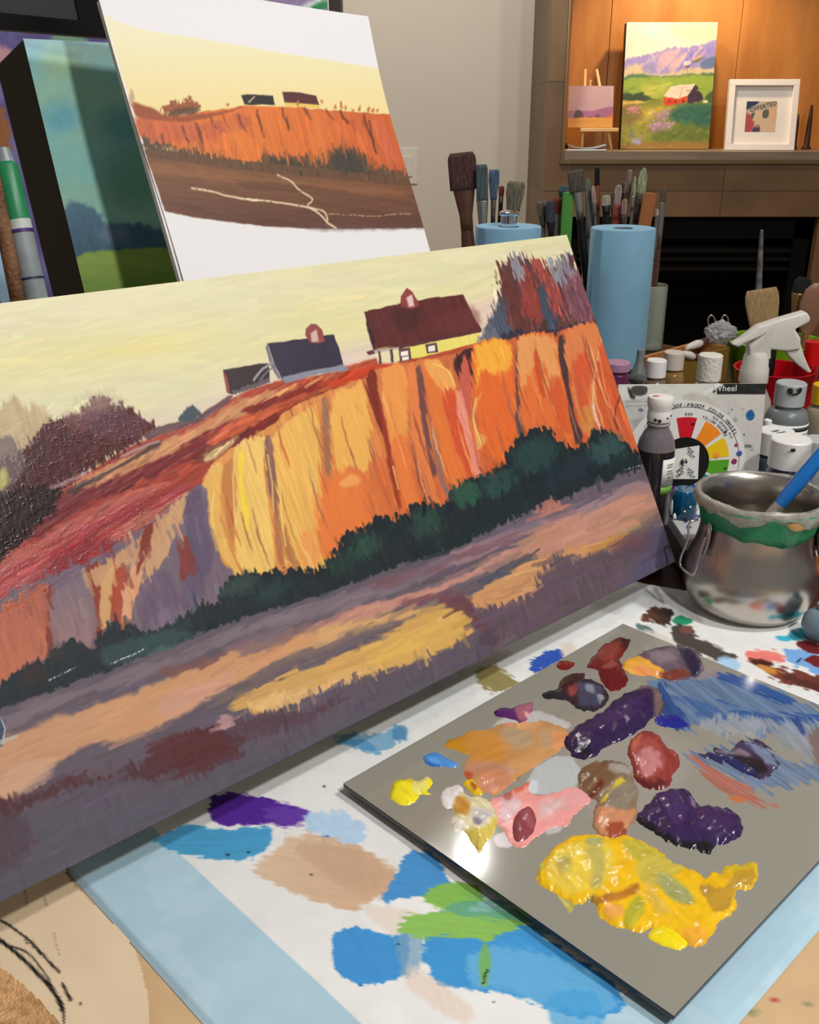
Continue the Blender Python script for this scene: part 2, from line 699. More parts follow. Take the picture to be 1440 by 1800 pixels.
# switch plate on the wall
sp = at_Y(716, 292, WALL_Y)
plate_m = mat('switch_plastic', (216, 208, 196), 0.4)
t = thing('wall_switch', 'pale rocker switch plate on the grey wall beside the curled printout', 'light switch', (sp[0], WALL_Y, sp[2]))
pl_ = box('plate', (sp[0], WALL_Y - 0.003, sp[2]), (0.072, 0.006, 0.118), plate_m, t, bevel=0.002)
box('rocker', (sp[0], WALL_Y - 0.008, sp[2]), (0.034, 0.006, 0.068), plate_m, pl_, bevel=0.002)

# fireplace: a tiled breast with a lit niche above and a black firebox below
def tile_mat(name, c1, c2, ca, w, h, off=(0, 0, 0)):
    m = bpy.data.materials.new(name)
    m.use_nodes = True
    nt = m.node_tree
    b = nt.nodes['Principled BSDF']
    tc = nt.nodes.new('ShaderNodeTexCoord')
    sx = nt.nodes.new('ShaderNodeSeparateXYZ')
    cx = nt.nodes.new('ShaderNodeCombineXYZ')
    nt.links.new(tc.outputs['Object'], sx.inputs[0])
    ad = nt.nodes.new('ShaderNodeMath')
    ad.operation = 'ADD'
    nt.links.new(sx.outputs[0], ad.inputs[0])
    nt.links.new(sx.outputs[1], ad.inputs[1])
    nt.links.new(ad.outputs[0], cx.inputs[0])
    nt.links.new(sx.outputs[2], cx.inputs[1])
    mp = nt.nodes.new('ShaderNodeMapping')
    mp.inputs['Location'].default_value = off
    nt.links.new(cx.outputs[0], mp.inputs['Vector'])
    br = nt.nodes.new('ShaderNodeTexBrick')
    br.offset = 0.0
    br.inputs['Scale'].default_value = 1
    br.inputs['Brick Width'].default_value = w
    br.inputs['Row Height'].default_value = h
    br.inputs['Mortar Size'].default_value = 0.0016
    br.inputs['Color1'].default_value = (*lin(c1), 1)
    br.inputs['Color2'].default_value = (*lin(c2), 1)
    br.inputs['Mortar'].default_value = (*lin(ca), 1)
    nt.links.new(mp.outputs[0], br.inputs['Vector'])
    ns = nt.nodes.new('ShaderNodeTexNoise')
    ns.inputs['Scale'].default_value = 5
    ns.inputs['Detail'].default_value = 8
    nt.links.new(tc.outputs['Object'], ns.inputs['Vector'])
    mx = nt.nodes.new('ShaderNodeMix')
    mx.data_type = 'RGBA'
    mx.blend_type = 'OVERLAY'
    mx.inputs[0].default_value = 0.7
    nt.links.new(br.outputs['Color'], mx.inputs[6])
    nt.links.new(ns.outputs['Fac'], mx.inputs[7])
    nt.links.new(mx.outputs[2], b.inputs['Base Color'])
    b.inputs['Roughness'].default_value = 0.45
    return m

slate = tile_mat('slate_tile', (126, 96, 62), (104, 76, 48), (70, 50, 32), 0.47, 0.31, (-0.41, 0.02, 0))
wood_niche = mat('niche_wood', (196, 132, 66), 0.5, c2=(172, 108, 46), vscale=3.0, stretch=(6, 6, 1.2))
metal_trim = mat('niche_trim_metal', (136, 114, 86), 0.35, metal=0.8)
black_metal = mat('firebox_black', (7, 6, 6), 0.7, spec=0.15)
black_soot = mat('firebox_inside', (14, 10, 7), 0.9, spec=0.1)

nz = at_Y(1200, 280.5, BREAST_Y)[2]           # niche floor
nx = at_Y(994, 140, BREAST_Y)[0]              # niche left side
ntop, nright, nback = 1.17, 1.62, 3.53
oz = at_Y(1300, 381, BREAST_Y)[2]             # firebox opening top
ox0 = at_Y(985, 430, BREAST_Y)[0]
ox1 = at_Y(1426, 480, BREAST_Y)[0]
XR = 2.3
fire = thing('fireplace', 'brown tiled fireplace with a lit wooden niche above a black firebox', 'fireplace', (BREAST_X, BREAST_Y, FLOOR))

def boxes(name, lst, m, parent, bevel=0):
    bm = bmesh.new()
    for (x0, x1, y0, y1, z0, z1) in lst:
        r = bmesh.ops.create_cube(bm, size=1.0)
        bmesh.ops.scale(bm, vec=(x1 - x0, y1 - y0, z1 - z0), verts=r['verts'])
        bmesh.ops.translate(bm, vec=((x0 + x1) / 2, (y0 + y1) / 2, (z0 + z1) / 2), verts=r['verts'])
    me = bpy.data.meshes.new(name)
    bm.to_mesh(me)
    bm.free()
    me.materials.append(m)
    o = bpy.data.objects.new(name, me)
    COL.objects.link(o)
    return place_in(o, parent)

boxes('tile_surround', [
    (BREAST_X, nx, BREAST_Y, WALL_Y, oz, 1.8),
    (BREAST_X, ox0, BREAST_Y, WALL_Y, FLOOR, oz),
    (nx, XR, BREAST_Y, WALL_Y, oz, nz),
    (ox1, XR, BREAST_Y, WALL_Y, FLOOR, oz),
    (nx, XR, BREAST_Y, WALL_Y, ntop, 1.8),
    (nright, XR, BREAST_Y, WALL_Y, nz, ntop)], slate, fire)
seams = [nx, at_Y(1070, 100, nback)[0], at_Y(1297, 100, nback)[0], nright]
for i in range(3):
    box('niche_panel', ((seams[i] + seams[i + 1]) / 2, nback + 0.01, (nz + ntop) / 2),
        (seams[i + 1] - seams[i] - 0.0015, 0.02, ntop - nz), wood_niche, fire, bevel=0.002)
boxes('niche_side', [(nx, nx + 0.012, BREAST_Y + 0.012, nback, nz, ntop), (nright - 0.012, nright, BREAST_Y + 0.012, nback, nz, ntop),
                     (nx, nright, BREAST_Y + 0.012, nback, ntop - 0.012, ntop)], wood_niche, fire)
shelf_m = mat('shelf_wood', (134, 116, 96), 0.4, var=0.12, vscale=6, stretch=(1, 8, 8))
boxes('niche_shelf', [(nx, nright, BREAST_Y + 0.004, nback, nz - 0.012, nz + 0.023)], shelf_m, fire)
boxes('niche_trim', [(nx - 0.002, nx + 0.003, BREAST_Y - 0.008, BREAST_Y + 0.012, nz - 0.01, ntop),
                     (nx - 0.004, nright, BREAST_Y - 0.010, BREAST_Y + 0.006, nz - 0.012, nz - 0.002)], metal_trim, fire)
SHELF = nz + 0.023
fb = boxes('firebox', [(ox0, ox1, WALL_Y - 0.03, WALL_Y, FLOOR, oz), (ox0, ox0 + 0.01, BREAST_Y + 0.03, WALL_Y, FLOOR, oz),
                       (ox1 - 0.01, ox1, BREAST_Y + 0.03, WALL_Y, FLOOR, oz)], black_soot, fire)
yl = BREAST_Y + 0.03
boxes('firebox_frame', [(ox0, ox1, yl, yl + 0.02, oz - 0.07, oz), (ox1 - 0.06, ox1, yl, yl + 0.02, FLOOR, oz), (ox0, ox0 + 0.06, yl, yl + 0.02, FLOOR, oz)], black_metal, fire)
lv_m = mat('louver_black', (16, 15, 14), 0.5, spec=0.25)
for yy in (440, 454, 471):
    z = at_Y(1300, yy, yl)[2]
    box('louver', ((ox0 + ox1) / 2, yl + 0.012, z), (ox1 - ox0 - 0.12, 0.03, 0.006), lv_m, fire, rx=0.5, bevel=0.001)

# ------------------------------------------------------------------ table
dark_wood = mat('dark_table_wood', (70, 34, 18), 0.4, c2=(44, 20, 10), vscale=9, stretch=(1, 10, 10))
Ta0, Ta1, Tb0, Tb1 = 0.163, 2.07, -1.75, 0.06
tc_ = tab((Ta0 + Ta1) / 2, (Tb0 + Tb1) / 2)
table = thing('work_table', 'dark wooden work table carrying the whole painting set-up', 'table', (tc_[0], tc_[1], FLOOR))
RZ = math.atan2(TA[1], TA[0])
box('tabletop', (tc_[0], tc_[1], -0.0185), (Ta1 - Ta0, Tb1 - Tb0, 0.032), dark_wood, table, rz=RZ, bevel=0.003)
for a in (Ta0 + 0.12, Ta1 - 0.12):
    for b in (Tb0 + 0.12, Tb1 - 0.12):
        p = tab(a, b)
        box('leg', (p[0], p[1], (FLOOR - 0.035) / 2), (0.06, 0.06, -0.035 - FLOOR), dark_wood, table, rz=RZ, bevel=0.003)

# tan kraft paper over the near part of the table
def surface_ab(name, a0, a1, b0, b1, step, zf, painter, m, base, parent=None, keepf=None, two=None):
    nu = int((a1 - a0) / step) + 1
    nv = int((b1 - b0) / step) + 1
    A = np.linspace(a0, a1, nu)
    B = np.linspace(b0, b1, nv)
    AA, BB = np.meshgrid(A, B)
    AA = AA.ravel(); BB = BB.ravel()
    P = AA[:, None] * TA[None] + BB[:, None] * TB[None]
    P[:, 2] = zf(AA, BB)
    X, Y = to_px(P)
    pt = Paint(X, Y, base)
    painter(pt, AA, BB)
    keep = keepf(AA, BB, X, Y) if keepf else None
    P2 = P.copy()
    o = grid_mesh(name, P2, nu, nv, pt, m, parent, keep=keep, nrm=np.array([0, 0, 1.0]))
    # normals up: a runs along u, b along v; TA x TB points down, so flip
    o.data.flip_normals()
    return o

paper_m = paint_mat('paper_pigment', 0.75, 0.3, spec=0.25, bump=0.12, bscale=700)

def kraft_paint(p, a, b):
    X, Y = p.X, p.Y
    p.tint(lambda x, y: 0.5 * fbm(x / 40, y / 40, 3), (186, 152, 112))
    for k in range(60):
        q = rng.random(2)
        x, y = 1230 + q[0] * 210, 1600 + q[1] * 200
        p.blob(x, y, 1 + rng.random() * 2.5, 0.8 + rng.random() * 1.5, random.choice([(120, 84, 60), (150, 60, 50), (110, 120, 90), (90, 70, 60)]), wob=1, soft=0.8)
    p.blob(1358, 1757, 8, 5, (176, 44, 60), rot=20, wob=2, soft=1)
    p.blob(1328, 1780, 14, 4, (120, 140, 96), rot=-20, wob=2, soft=2, op=0.6)
tag(surface_ab('kraft_paper', 0.166, 0.9, -0.62, 0.05, 0.004, lambda a, b: -0.0019 + 0.0008 * fbm(a * 9, b * 9, 4), kraft_paint, paper_m, (214, 181, 140)),
    'tan kraft paper protecting the near corner of the table', 'paper')

# cream sketch paper hanging over the table edge at lower left
def cream_z(a, b):
    d = np.clip(Ta0 + 0.004 - a, 0, 1)
    return 0.0016 + 0.0008 * fbm(a * 14, b * 14, 8) - 2.2 * d * d + 0.004 * np.exp(-((a - 0.196) / 0.02) ** 2) * fbm(a * 5, b * 8, 2)

def cream_paint(p, a, b):
    p.tint(lambda x, y: 0.35 * fbm(x / 50, y / 50, 6), (214, 190, 158))
    ink = (34, 30, 30)
    kw = dict(soft=1.4, wob=1.5)
    p.line([(-10, 1610), (30, 1636), (60, 1662), (84, 1688), (104, 1710)], 4.5, ink, **kw)
    p.line([(-10, 1645), (25, 1672), (55, 1700), (80, 1726), (100, 1752), (110, 1776)], 7, ink, **kw)
    p.line([(20, 1664), (50, 1676), (68, 1696), (84, 1720), (106, 1762)], 3, ink, **kw)
    p.line([(40, 1650), (72, 1678), (98, 1706)], 2, ink, dry=0.4, **kw)
    p.line([(110, 1730), (118, 1746), (124, 1758)], 6, ink, **kw)
    p.line([(104, 1752), (112, 1772), (112, 1800)], 3.5, ink, **kw)
    p.line([(44, 1566), (48, 1590)], 2.5, (110, 95, 85), op=0.5, **kw)
    p.line([(78, 1578), (82, 1592)], 3, (110, 95, 85), op=0.5, **kw)
    p.line([(95, 1640), (104, 1680)], 2, (120, 100, 90), op=0.5, **kw)
    p.blob(142, 1764, 2.5, 4, (70, 60, 56), soft=1, wob=1)

def cream_keep(a, b, X, Y):
    edge = [(-400, 1400), (114, 1400), (114, 1538), (160, 1588), (205, 1630), (232, 1662), (248, 1710), (258, 1760), (262, 1830), (262, 2200), (105, 2200),
            (116, 1812), (98, 1786), (70, 1756), (40, 1728), (14, 1706), (-20, 1686), (-120, 1650), (-400, 1560)]
    Xw = X + 5 * (fbm(X / 9, Y / 9, 3) - 0.5)
    return sdist(Xw, Y, edge) > 0
tag(surface_ab('sketch_paper', 0.02, 0.30, -0.86, -0.30, 0.0011, cream_z, cream_paint, paper_m, (232, 208, 176), keepf=cream_keep),
    'cream torn sheet with black ink strokes hanging over the table edge', 'paper')

# ------------------------------------------------------------------ absorbent pad with paint swatches
def pad_z(a, b):
    e = np.clip(np.minimum(a - 0.2122, -0.1775 - b) / 0.004, 0, 1)
    w = 0.0016 + 0.0022 * (fbm(a * 11, b * 11, 21) - 0.5) + 0.0012 * (fbm(a * 35, b * 20, 22) - 0.5)
    return w * e - 0.0010 * (1 - e)

def pad_paint(p, a, b):
    WHITE = (236, 236, 235)
    BLUE = (176, 207, 224)
    wob = 0.0015 * (fbm(a * 40, b * 40, 5) - 0.5)
    bl = (a + wob < 0.280) | (b + wob > -0.236)
    p.c[bl] = np.array(BLUE) / 255.0
    crease = fbm(a * 60, b * 60, 13, 3)
    p.c *= (0.965 + 0.05 * crease)[:, None]
    k = bl & (fbm(a * 22, b * 22, 31) > 0.55)
    p.c[k] = p.c[k] * 0.7 + np.array((196, 220, 232)) / 255 * 0.3
    S = dict(soft=2.5, wob=4, ws=11, fray=4, ang=15, sl=26, sw=4, streak=0.05, hs=0.0002)
    # grey wash beyond the palette and by the painting
    p.poly([(560, 1300), (700, 1220), (860, 1150), (1000, 1090), (1110, 1040), (1160, 1060), (1000, 1130), (800, 1240), (660, 1320)], (214, 216, 218), op=0.5, **S)
    p.poly([(372, 1400), (410, 1392), (455, 1402), (500, 1412), (540, 1424), (528, 1446), (500, 1456), (470, 1447), (420, 1452), (374, 1444)], (84, 36, 150), **S)
    p.poly([(470, 1418), (540, 1424), (530, 1448), (505, 1456), (478, 1444)], (120, 80, 180), op=0.5, soft=2, wob=3, fray=9, ang=0, sl=20, sw=2)
    p.poly([(282, 1470), (330, 1452), (400, 1456), (470, 1454), (478, 1480), (462, 1498), (430, 1510), (370, 1508), (310, 1498), (270, 1480)], (74, 158, 206), hs=0.0004, soft=2, wob=4, ws=10, fray=3, ang=0, sl=30, sw=4)
    p.poly([(540, 1432), (600, 1428), (640, 1452), (640, 1478), (600, 1490), (560, 1470), (536, 1450)], (176, 208, 240), op=0.85, hs=0.0006, soft=4, wob=7, ws=6, fray=6, ang=40, sl=12, sw=4)
    p.blob(572, 1474, 8, 5, (70, 130, 200), wob=2, soft=1)
    p.poly([(445, 1520), (520, 1470), (560, 1470), (630, 1490), (690, 1520), (696, 1560), (640, 1592), (580, 1594), (500, 1560), (450, 1540)], (222, 192, 164), c2=(205, 170, 140), g=(1, 0, 450, 690), soft=5, wob=7, ws=14, fray=6, ang=10, sl=50, sw=4)
    p.poly([(520, 1490), (560, 1480), (640, 1500), (680, 1540), (640, 1570), (560, 1530)], (196, 160, 132), op=0.5, soft=6, wob=5)
    p.poly([(640, 1590), (720, 1600), (740, 1620), (700, 1650), (660, 1620)], (224, 206, 190), op=0.6, soft=6, wob=6)
    p.poly([(672, 1582), (700, 1530), (716, 1500), (760, 1500), (784, 1540), (800, 1560), (760, 1574), (720, 1578)], (72, 146, 208), **S)
    p.poly([(588, 1640), (620, 1630), (660, 1638), (700, 1646), (716, 1640), (716, 1690), (704, 1718), (660, 1730), (622, 1728), (588, 1700), (586, 1664)], (66, 148, 214), soft=1.5, wob=4, ws=9, fray=2, ang=60, sl=20, sw=3, hs=0.0003)
    p.poly([(700, 1640), (740, 1640), (742, 1690), (716, 1720), (704, 1700)], (120, 160, 190), op=0.75, soft=3, wob=4, fray=8, ang=90, sl=18, sw=2)
    p.poly([(748, 1640), (840, 1610), (930, 1622), (960, 1650), (1010, 1680), (1076, 1726), (1096, 1770), (1040, 1790), (960, 1770), (900, 1752), (820, 1738), (760, 1718)], (64, 150, 214), soft=2.5, wob=6, ws=12, fray=5, ang=20, sl=30, sw=4, hs=0.0003)
    p.poly([(820, 1690), (860, 1664), (930, 1670), (1020, 1700), (1070, 1740), (1080, 1774), (1000, 1778), (900, 1745), (830, 1730)], (112, 182, 226), op=0.7, soft=6, wob=6, fray=6, ang=35, sl=26, sw=4)
    p.poly([(960, 1760), (1040, 1740), (1060, 1800), (1000, 1840)], (70, 160, 220), op=0.7, soft=5, wob=6)
    p.poly([(744, 1580), (770, 1556), (820, 1550), (850, 1570), (838, 1592), (780, 1596)], (132, 184, 84), **S)
    p.poly([(704, 1636), (720, 1606), (790, 1600), (870, 1600), (930, 1614), (920, 1630), (860, 1648), (790, 1648), (740, 1650)], (140, 190, 92), soft=3, wob=5, fray=8, ang=5, sl=40, sw=3)
    p.poly([(780, 1596), (850, 1580), (930, 1600), (990, 1640), (960, 1644), (900, 1618), (800, 1606)], (88, 160, 150), op=0.7, soft=4, wob=5, fray=8, ang=10, sl=40, sw=3)
    p.poly([(846, 1662), (858, 1660), (862, 1720), (850, 1736), (842, 1716)], (120, 176, 92), op=0.9, soft=3, wob=3, ang=90, fray=3)
    p.line([(858, 1704), (854, 1712), (850, 1728)], 4, (22, 26, 40), soft=0.8, wob=1.5)
    p.poly([(720, 1700), (760, 1720), (830, 1770), (820, 1800), (760, 1770), (716, 1730)], (226, 202, 186), op=0.6, soft=7, wob=6)
    for (x, y) in ((570, 1382), (868, 1760), (634, 1732), (700, 1660), (400, 1502), (437, 1498), (548, 1538)):
        p.blob(x, y, 2 + rng.random() * 1.5, 1.5 + rng.random(), (36, 40, 60), wob=1, soft=0.8)
    p.poly([(585, 1304), (610, 1288), (660, 1290), (700, 1276), (716, 1296), (690, 1310), (660, 1326), (620, 1312)], (130, 176, 206), soft=2, wob=5, ws=7, fray=4, ang=40, sl=15, sw=3)
    p.poly([(690, 1282), (712, 1276), (716, 1294), (696, 1302)], (70, 130, 180), op=0.7, soft=2, wob=3)
    p.poly([(600, 1302), (640, 1300), (662, 1322), (620, 1314)], (70, 140, 200), op=0.6, soft=2, wob=3)
    # olive and blue dabs near the painting's foot
    p.poly([(836, 1180), (870, 1172), (900, 1190), (912, 1200), (880, 1214), (852, 1210)], (150, 136, 88), soft=3, wob=5, fray=5, ang=30, sl=14, sw=3)
    p.poly([(934, 1164), (960, 1146), (990, 1142), (990, 1162), (965, 1176), (936, 1180)], (44, 84, 180), soft=2, wob=4, fray=5, ang=10, sl=14, sw=2)
    p.poly([(986, 1136), (1010, 1134), (1014, 1154), (990, 1158)], (222, 196, 186), op=0.6, soft=4, wob=4)
    # smears between palette and pail
    p.poly([(1128, 1084), (1146, 1070), (1172, 1068), (1184, 1082), (1170, 1100), (1140, 1092)], (108, 66, 48), c2=(50, 40, 38), g=(1, 0, 1128, 1184), soft=2.5, wob=5, ws=8, fray=4, ang=30, sl=14, sw=3)
    p.poly([(1182, 1092), (1194, 1082), (1212, 1086), (1216, 1096), (1196, 1100)], (40, 150, 104), soft=2, wob=3)
    p.poly([(1184, 1102), (1214, 1104), (1226, 1124), (1270, 1140), (1294, 1154), (1270, 1158), (1240, 1154), (1200, 1138), (1184, 1122)], (76, 68, 62), soft=3, wob=5, fray=4, ang=25, sl=20, sw=3)
    p.poly([(1196, 1104), (1214, 1100), (1216, 1112), (1200, 1114)], (120, 80, 66), soft=2, wob=3)
    p.poly([(1122, 1096), (1150, 1108), (1150, 1116), (1120, 1106)], (60, 96, 90), op=0.8, soft=2, wob=3)
    p.poly([(1140, 1106), (1190, 1130), (1250, 1158), (1240, 1166), (1180, 1140), (1136, 1114)], (220, 214, 200), op=0.7, soft=3, wob=4)
    p.poly([(1260, 1156), (1280, 1152), (1300, 1166), (1296, 1178), (1270, 1170)], (160, 204, 240), op=0.8, soft=3, wob=3)
    # swatches right of the palette
    p.poly([(1315, 1146), (1345, 1142), (1376, 1152), (1380, 1166), (1350, 1164), (1318, 1160)], (240, 132, 124), **S)
    p.poly([(1378, 1140), (1400, 1140), (1450, 1156), (1450, 1190), (1420, 1180), (1392, 1166)], (122, 172, 230), **S)
    p.poly([(1314, 1160), (1345, 1162), (1372, 1176), (1420, 1184), (1470, 1200), (1470, 1224), (1420, 1212), (1370, 1196), (1330, 1172)], (134, 72, 58), c2=(110, 52, 44), g=(1, 0, 1314, 1440), soft=2.5, wob=5, ws=10, fray=5, ang=18, sl=30, sw=2.5)
    p.poly([(1318, 1162), (1350, 1162), (1360, 1170), (1330, 1170)], (70, 30, 26), soft=3, wob=3)
    p.poly([(1332, 1168), (1356, 1172), (1380, 1184), (1350, 1182)], (206, 140, 62), soft=3, wob=4, fray=4, ang=20)
    p.poly([(1364, 1178), (1400, 1190), (1470, 1208), (1470, 1216), (1400, 1204)], (78, 38, 34), op=0.7, soft=3, wob=4)
    p.poly([(1400, 1134), (1414, 1128), (1460, 1140), (1460, 1152), (1420, 1146)], (108, 28, 34), soft=1.5, wob=3)
    p.poly([(1414, 1158), (1440, 1152), (1470, 1162), (1470, 1178), (1434, 1172)], (112, 28, 34), soft=1.5, wob=3)
    p.line([(1408, 1158), (1402, 1164)], 3, (24, 36, 60), soft=0.8)
    p.poly([(1364, 1122), (1400, 1110), (1420, 1088), (1436, 1098), (1450, 1120), (1400, 1124)], (64, 178, 206), **S)
    # grimy band at the far edge
    p.poly([(1040, 1060), (1130, 1034), (1215, 1066), (1236, 1096), (1180, 1066), (1130, 1050), (1080, 1080)], (176, 176, 174), op=0.6, soft=4, wob=5)

def pad_keep(a, b, X, Y):
    far = 0.917 + (b + 0.553) * 0.40 + 0.004 * (fbm(b * 60, a * 3, 7) - 0.5)
    near, right = 0.2122, -0.1775
    return (a < far) & (a > near) & (b < right)
tag(surface_ab('absorbent_pad', 0.205, 1.02, -0.80, -0.17, 0.0014, pad_z, pad_paint, paper_m, (236, 236, 235), keepf=pad_keep),
    'white absorbent pad with pale blue borders, covered in dried paint swatches', 'pad')
# ------------------------------------------------------------------ the big landscape painting on its easel
uM, vM, nM, backM = lean_frame(47.37, 28.0)
R0 = at_z(1187, 987, 0.045)        # lower right corner of the painted face
L_M, H_M = 0.862, 0.3852
easel_wood = mat('easel_walnut', (66, 38, 24), 0.45, c2=(46, 26, 16), vscale=12, stretch=(8, 8, 1))
panel_edge = mat('raw_panel_edge', (206, 192, 160), 0.7, var=0.06)
big = thing('landscape_painting', 'large wet landscape painting of orange cliffs and farm buildings, leaning on the easel', 'painting',
            R0 - uM * L_M / 2)
wet_paint = paint_mat('wet_oil_paint', 0.5, 0.13, spec=0.32, bump=0.10, bscale=800)
STEP = 0.00062
nuM, nvM = int(L_M / STEP), int(H_M / STEP)
PM, SM, TM_ = plane_points(R0 - uM * L_M, uM, vM, L_M, H_M, nuM, nvM)
XM, YM = to_px(PM)

def paint_landscape(p):
    X, Y = p.X, p.Y
    VA = 71.0                                   # brush direction up the panel
    # sky
    p.c[:] = np.array((219, 213, 172)) / 255
    n1 = fbm(X / 160, (Y + 0.15 * X) / 45, 2)
    p.tint(lambda x, y: np.clip((520 - x) / 520, 0, 1) * np.clip((600 - y) / 120, 0, 1) * 0.8, (233, 224, 188))
    p.tint(lambda x, y: 0.75 * np.clip(1 - np.abs(y + 0.12 * x - 640) / 70, 0, 1) * n1, (230, 214, 130))
    p.tint(lambda x, y: 0.5 * np.clip(1 - np.abs(y + 0.1 * x - 575) / 40, 0, 1) * fbm(x / 120, y / 20, 4), (222, 210, 176))
    p.tint(lambda x, y: 0.55 * np.clip(1 - np.abs(y + 0.35 * x - 840) / 36, 0, 1), (216, 192, 190))
    p.tint(lambda x, y: 0.5 * np.exp(-(((x - 860) / 40) ** 2 + ((y - 565) / 40) ** 2)), (222, 186, 184))
    p.tint(lambda x, y: 0.5 * np.exp(-(((x - 620) / 50) ** 2 + ((y - 640) / 22) ** 2)), (224, 190, 190))
    st = vnoise((X * 0.95 - Y * 0.3) / 40, (X * 0.3 + Y * 0.95) / 3.0, 6)
    p.c *= (0.975 + 0.05 * st)[:, None]
    p.w[:] = 0.1
    p.h += 0.00008 * st

    p.daub([(-40, 500), (1010, 420), (1030, 460), (880, 480), (640, 530), (400, 640), (250, 740), (90, 720), (-40, 720)], 260, -6, 60, 9, jit=0.022, hue=0.01, h=0.00005)
    def Q(pts, c, **k):
        k.setdefault('ang', VA)
        p.poly(pts, c, **k)
    Q([(-60, 1290), (-60, 1000), (330, 860), (640, 670), (1060, 600), (1210, 1000), (1100, 1060), (560, 1330), (-60, 1630)], (84, 82, 88), soft=3, wob=2, rnd=False)
    Q([(-60, 1240), (-60, 1000), (330, 840), (420, 1000), (330, 1090), (100, 1160)], (150, 84, 68), soft=6, wob=2, rnd=False)
    # ---------- slope under the ridge
    Q([(-40, 1010), (-40, 860), (100, 850), (260, 770), (350, 738), (410, 700), (470, 674), (560, 660), (640, 636), (740, 612), (860, 600), (910, 640), (600, 700), (420, 800), (330, 900), (200, 1000), (80, 1040), (-40, 1100)],
      (150, 58, 48), c2=(178, 76, 52), g=(1, 0, 100, 620), soft=3, wob=3, ang=-32, sl=60, sw=4, streak=0.22, hs=0.0004, wet=0.45)
    Q([(120, 850), (200, 815), (280, 778), (350, 748), (410, 708), (470, 688), (560, 672), (640, 648), (620, 662), (520, 690), (440, 722), (360, 768), (270, 812), (180, 856)],
      (198, 138, 96), soft=4, wob=4, ang=-28, sl=50, sw=4, streak=0.1, fray=4)
    Q([(60, 900), (140, 862), (230, 828), (300, 796), (370, 758), (420, 738), (400, 766), (320, 812), (240, 850), (150, 890), (60, 950)],
      (116, 36, 40), soft=4, wob=5, ang=-28, sl=40, sw=4, streak=0.2, fray=5)
    Q([(360, 770), (440, 728), (520, 700), (600, 672), (640, 656), (636, 672), (560, 700), (470, 740), (400, 780)],
      (190, 88, 56), soft=5, wob=4, ang=-28, streak=0.2, sl=40, fray=4)
    Q([(330, 806), (400, 770), (480, 728), (560, 694), (640, 664), (660, 656), (630, 684), (560, 712), (480, 752), (420, 784), (350, 816)],
      (118, 38, 34), soft=3, wob=4, ang=-28, sl=40, streak=0.2, fray=3)
    Q([(430, 716), (520, 684), (590, 664), (575, 678), (510, 700), (440, 728)], (130, 44, 36), soft=3, wob=3, ang=-28, fray=3)
    Q([(560, 676), (640, 646), (700, 640), (660, 660), (600, 678)], (196, 66, 36), soft=4, wob=3, ang=-28)
    Q([(360, 800), (420, 764), (400, 792), (366, 812)], (206, 176, 124), soft=4, wob=3, ang=-28)
    Q([(-40, 1030), (40, 980), (120, 930), (220, 880), (300, 860), (340, 850), (330, 900), (250, 950), (160, 985), (60, 1030), (-40, 1100)],
      (160, 62, 64), soft=6, wob=6, ang=-32, sl=60, sw=5, streak=0.28, fray=6, hs=0.0005, wet=0.5)
    Q([(-40, 1000), (60, 950), (150, 902), (240, 862), (300, 846), (240, 880), (150, 925), (60, 975), (-40, 1040)], (192, 110, 102), op=0.6, soft=5, wob=5, ang=-30, fray=6, streak=0.2)
    Q([(-40, 1070), (60, 1010), (130, 960), (220, 935), (300, 880), (300, 900), (220, 950), (110, 1000), (20, 1060)], (128, 40, 48), op=0.7, soft=5, wob=5, ang=-32, fray=6, streak=0.25)
    Q([(-40, 1060), (30, 1015), (90, 985), (60, 1025), (-20, 1080)], (196, 110, 108), op=0.5, soft=6, wob=5, ang=-32, fray=6)
    Q([(180, 950), (240, 910), (320, 870), (310, 890), (240, 930)], (204, 140, 116), op=0.55, soft=4, wob=4, ang=-30, fray=5)
    p.daub([(-40, 1060), (-40, 720), (190, 700), (290, 760), (400, 700), (640, 640), (650, 660), (500, 720), (360, 820), (320, 880), (200, 970)], 420, -32, 26, 5, jit=0.20, hue=0.03, h=0.00014, spread=14)
    # ---------- left-hand shrubs
    Q([(-40, 780), (0, 712), (30, 702), (70, 722), (90, 740), (90, 800), (40, 830), (-40, 850)], (176, 150, 112), op=0.75, soft=9, wob=9, fray=8, streak=0.18)
    Q([(-40, 990), (-40, 840), (30, 800), (60, 770), (85, 742), (110, 732), (140, 726), (160, 706), (182, 697), (200, 712), (226, 716), (250, 734), (272, 748), (262, 766), (210, 800), (150, 832), (110, 862), (70, 920), (30, 960)],
      (64, 26, 28), c2=(88, 38, 40), g=(1, 0, 0, 260), soft=5, wob=8, ws=9, fray=9, sl=20, sw=3, streak=0.35, hs=0.0005, wet=0.6)
    Q([(110, 735), (140, 724), (160, 706), (184, 696), (190, 720), (150, 760)], (122, 74, 76), op=0.7, soft=6, wob=6, fray=8, sl=18)
    Q([(136, 738), (170, 716), (200, 712), (230, 730), (262, 748), (230, 770), (180, 774)], (96, 62, 74), op=0.6, soft=7, wob=6, fray=8, sl=18)
    Q([(-40, 830), (0, 772), (30, 778), (44, 812), (20, 860), (-40, 880)], (112, 94, 96), op=0.8, soft=6, wob=6, fray=6)
    Q([(-40, 860), (4, 822), (14, 838), (6, 860), (-40, 880)], (190, 186, 100), op=0.8, soft=5, wob=4)
    Q([(-40, 1000), (-40, 900), (30, 860), (100, 856), (90, 900), (40, 950), (0, 985)], (34, 13, 17), op=0.9, soft=7, wob=8, fray=8, sl=20, streak=0.3, wet=0.6)
    Q([(120, 860), (180, 832), (240, 800), (280, 776), (276, 788), (210, 822), (130, 868)], (58, 40, 46), op=0.8, soft=3, wob=3, ang=-30)
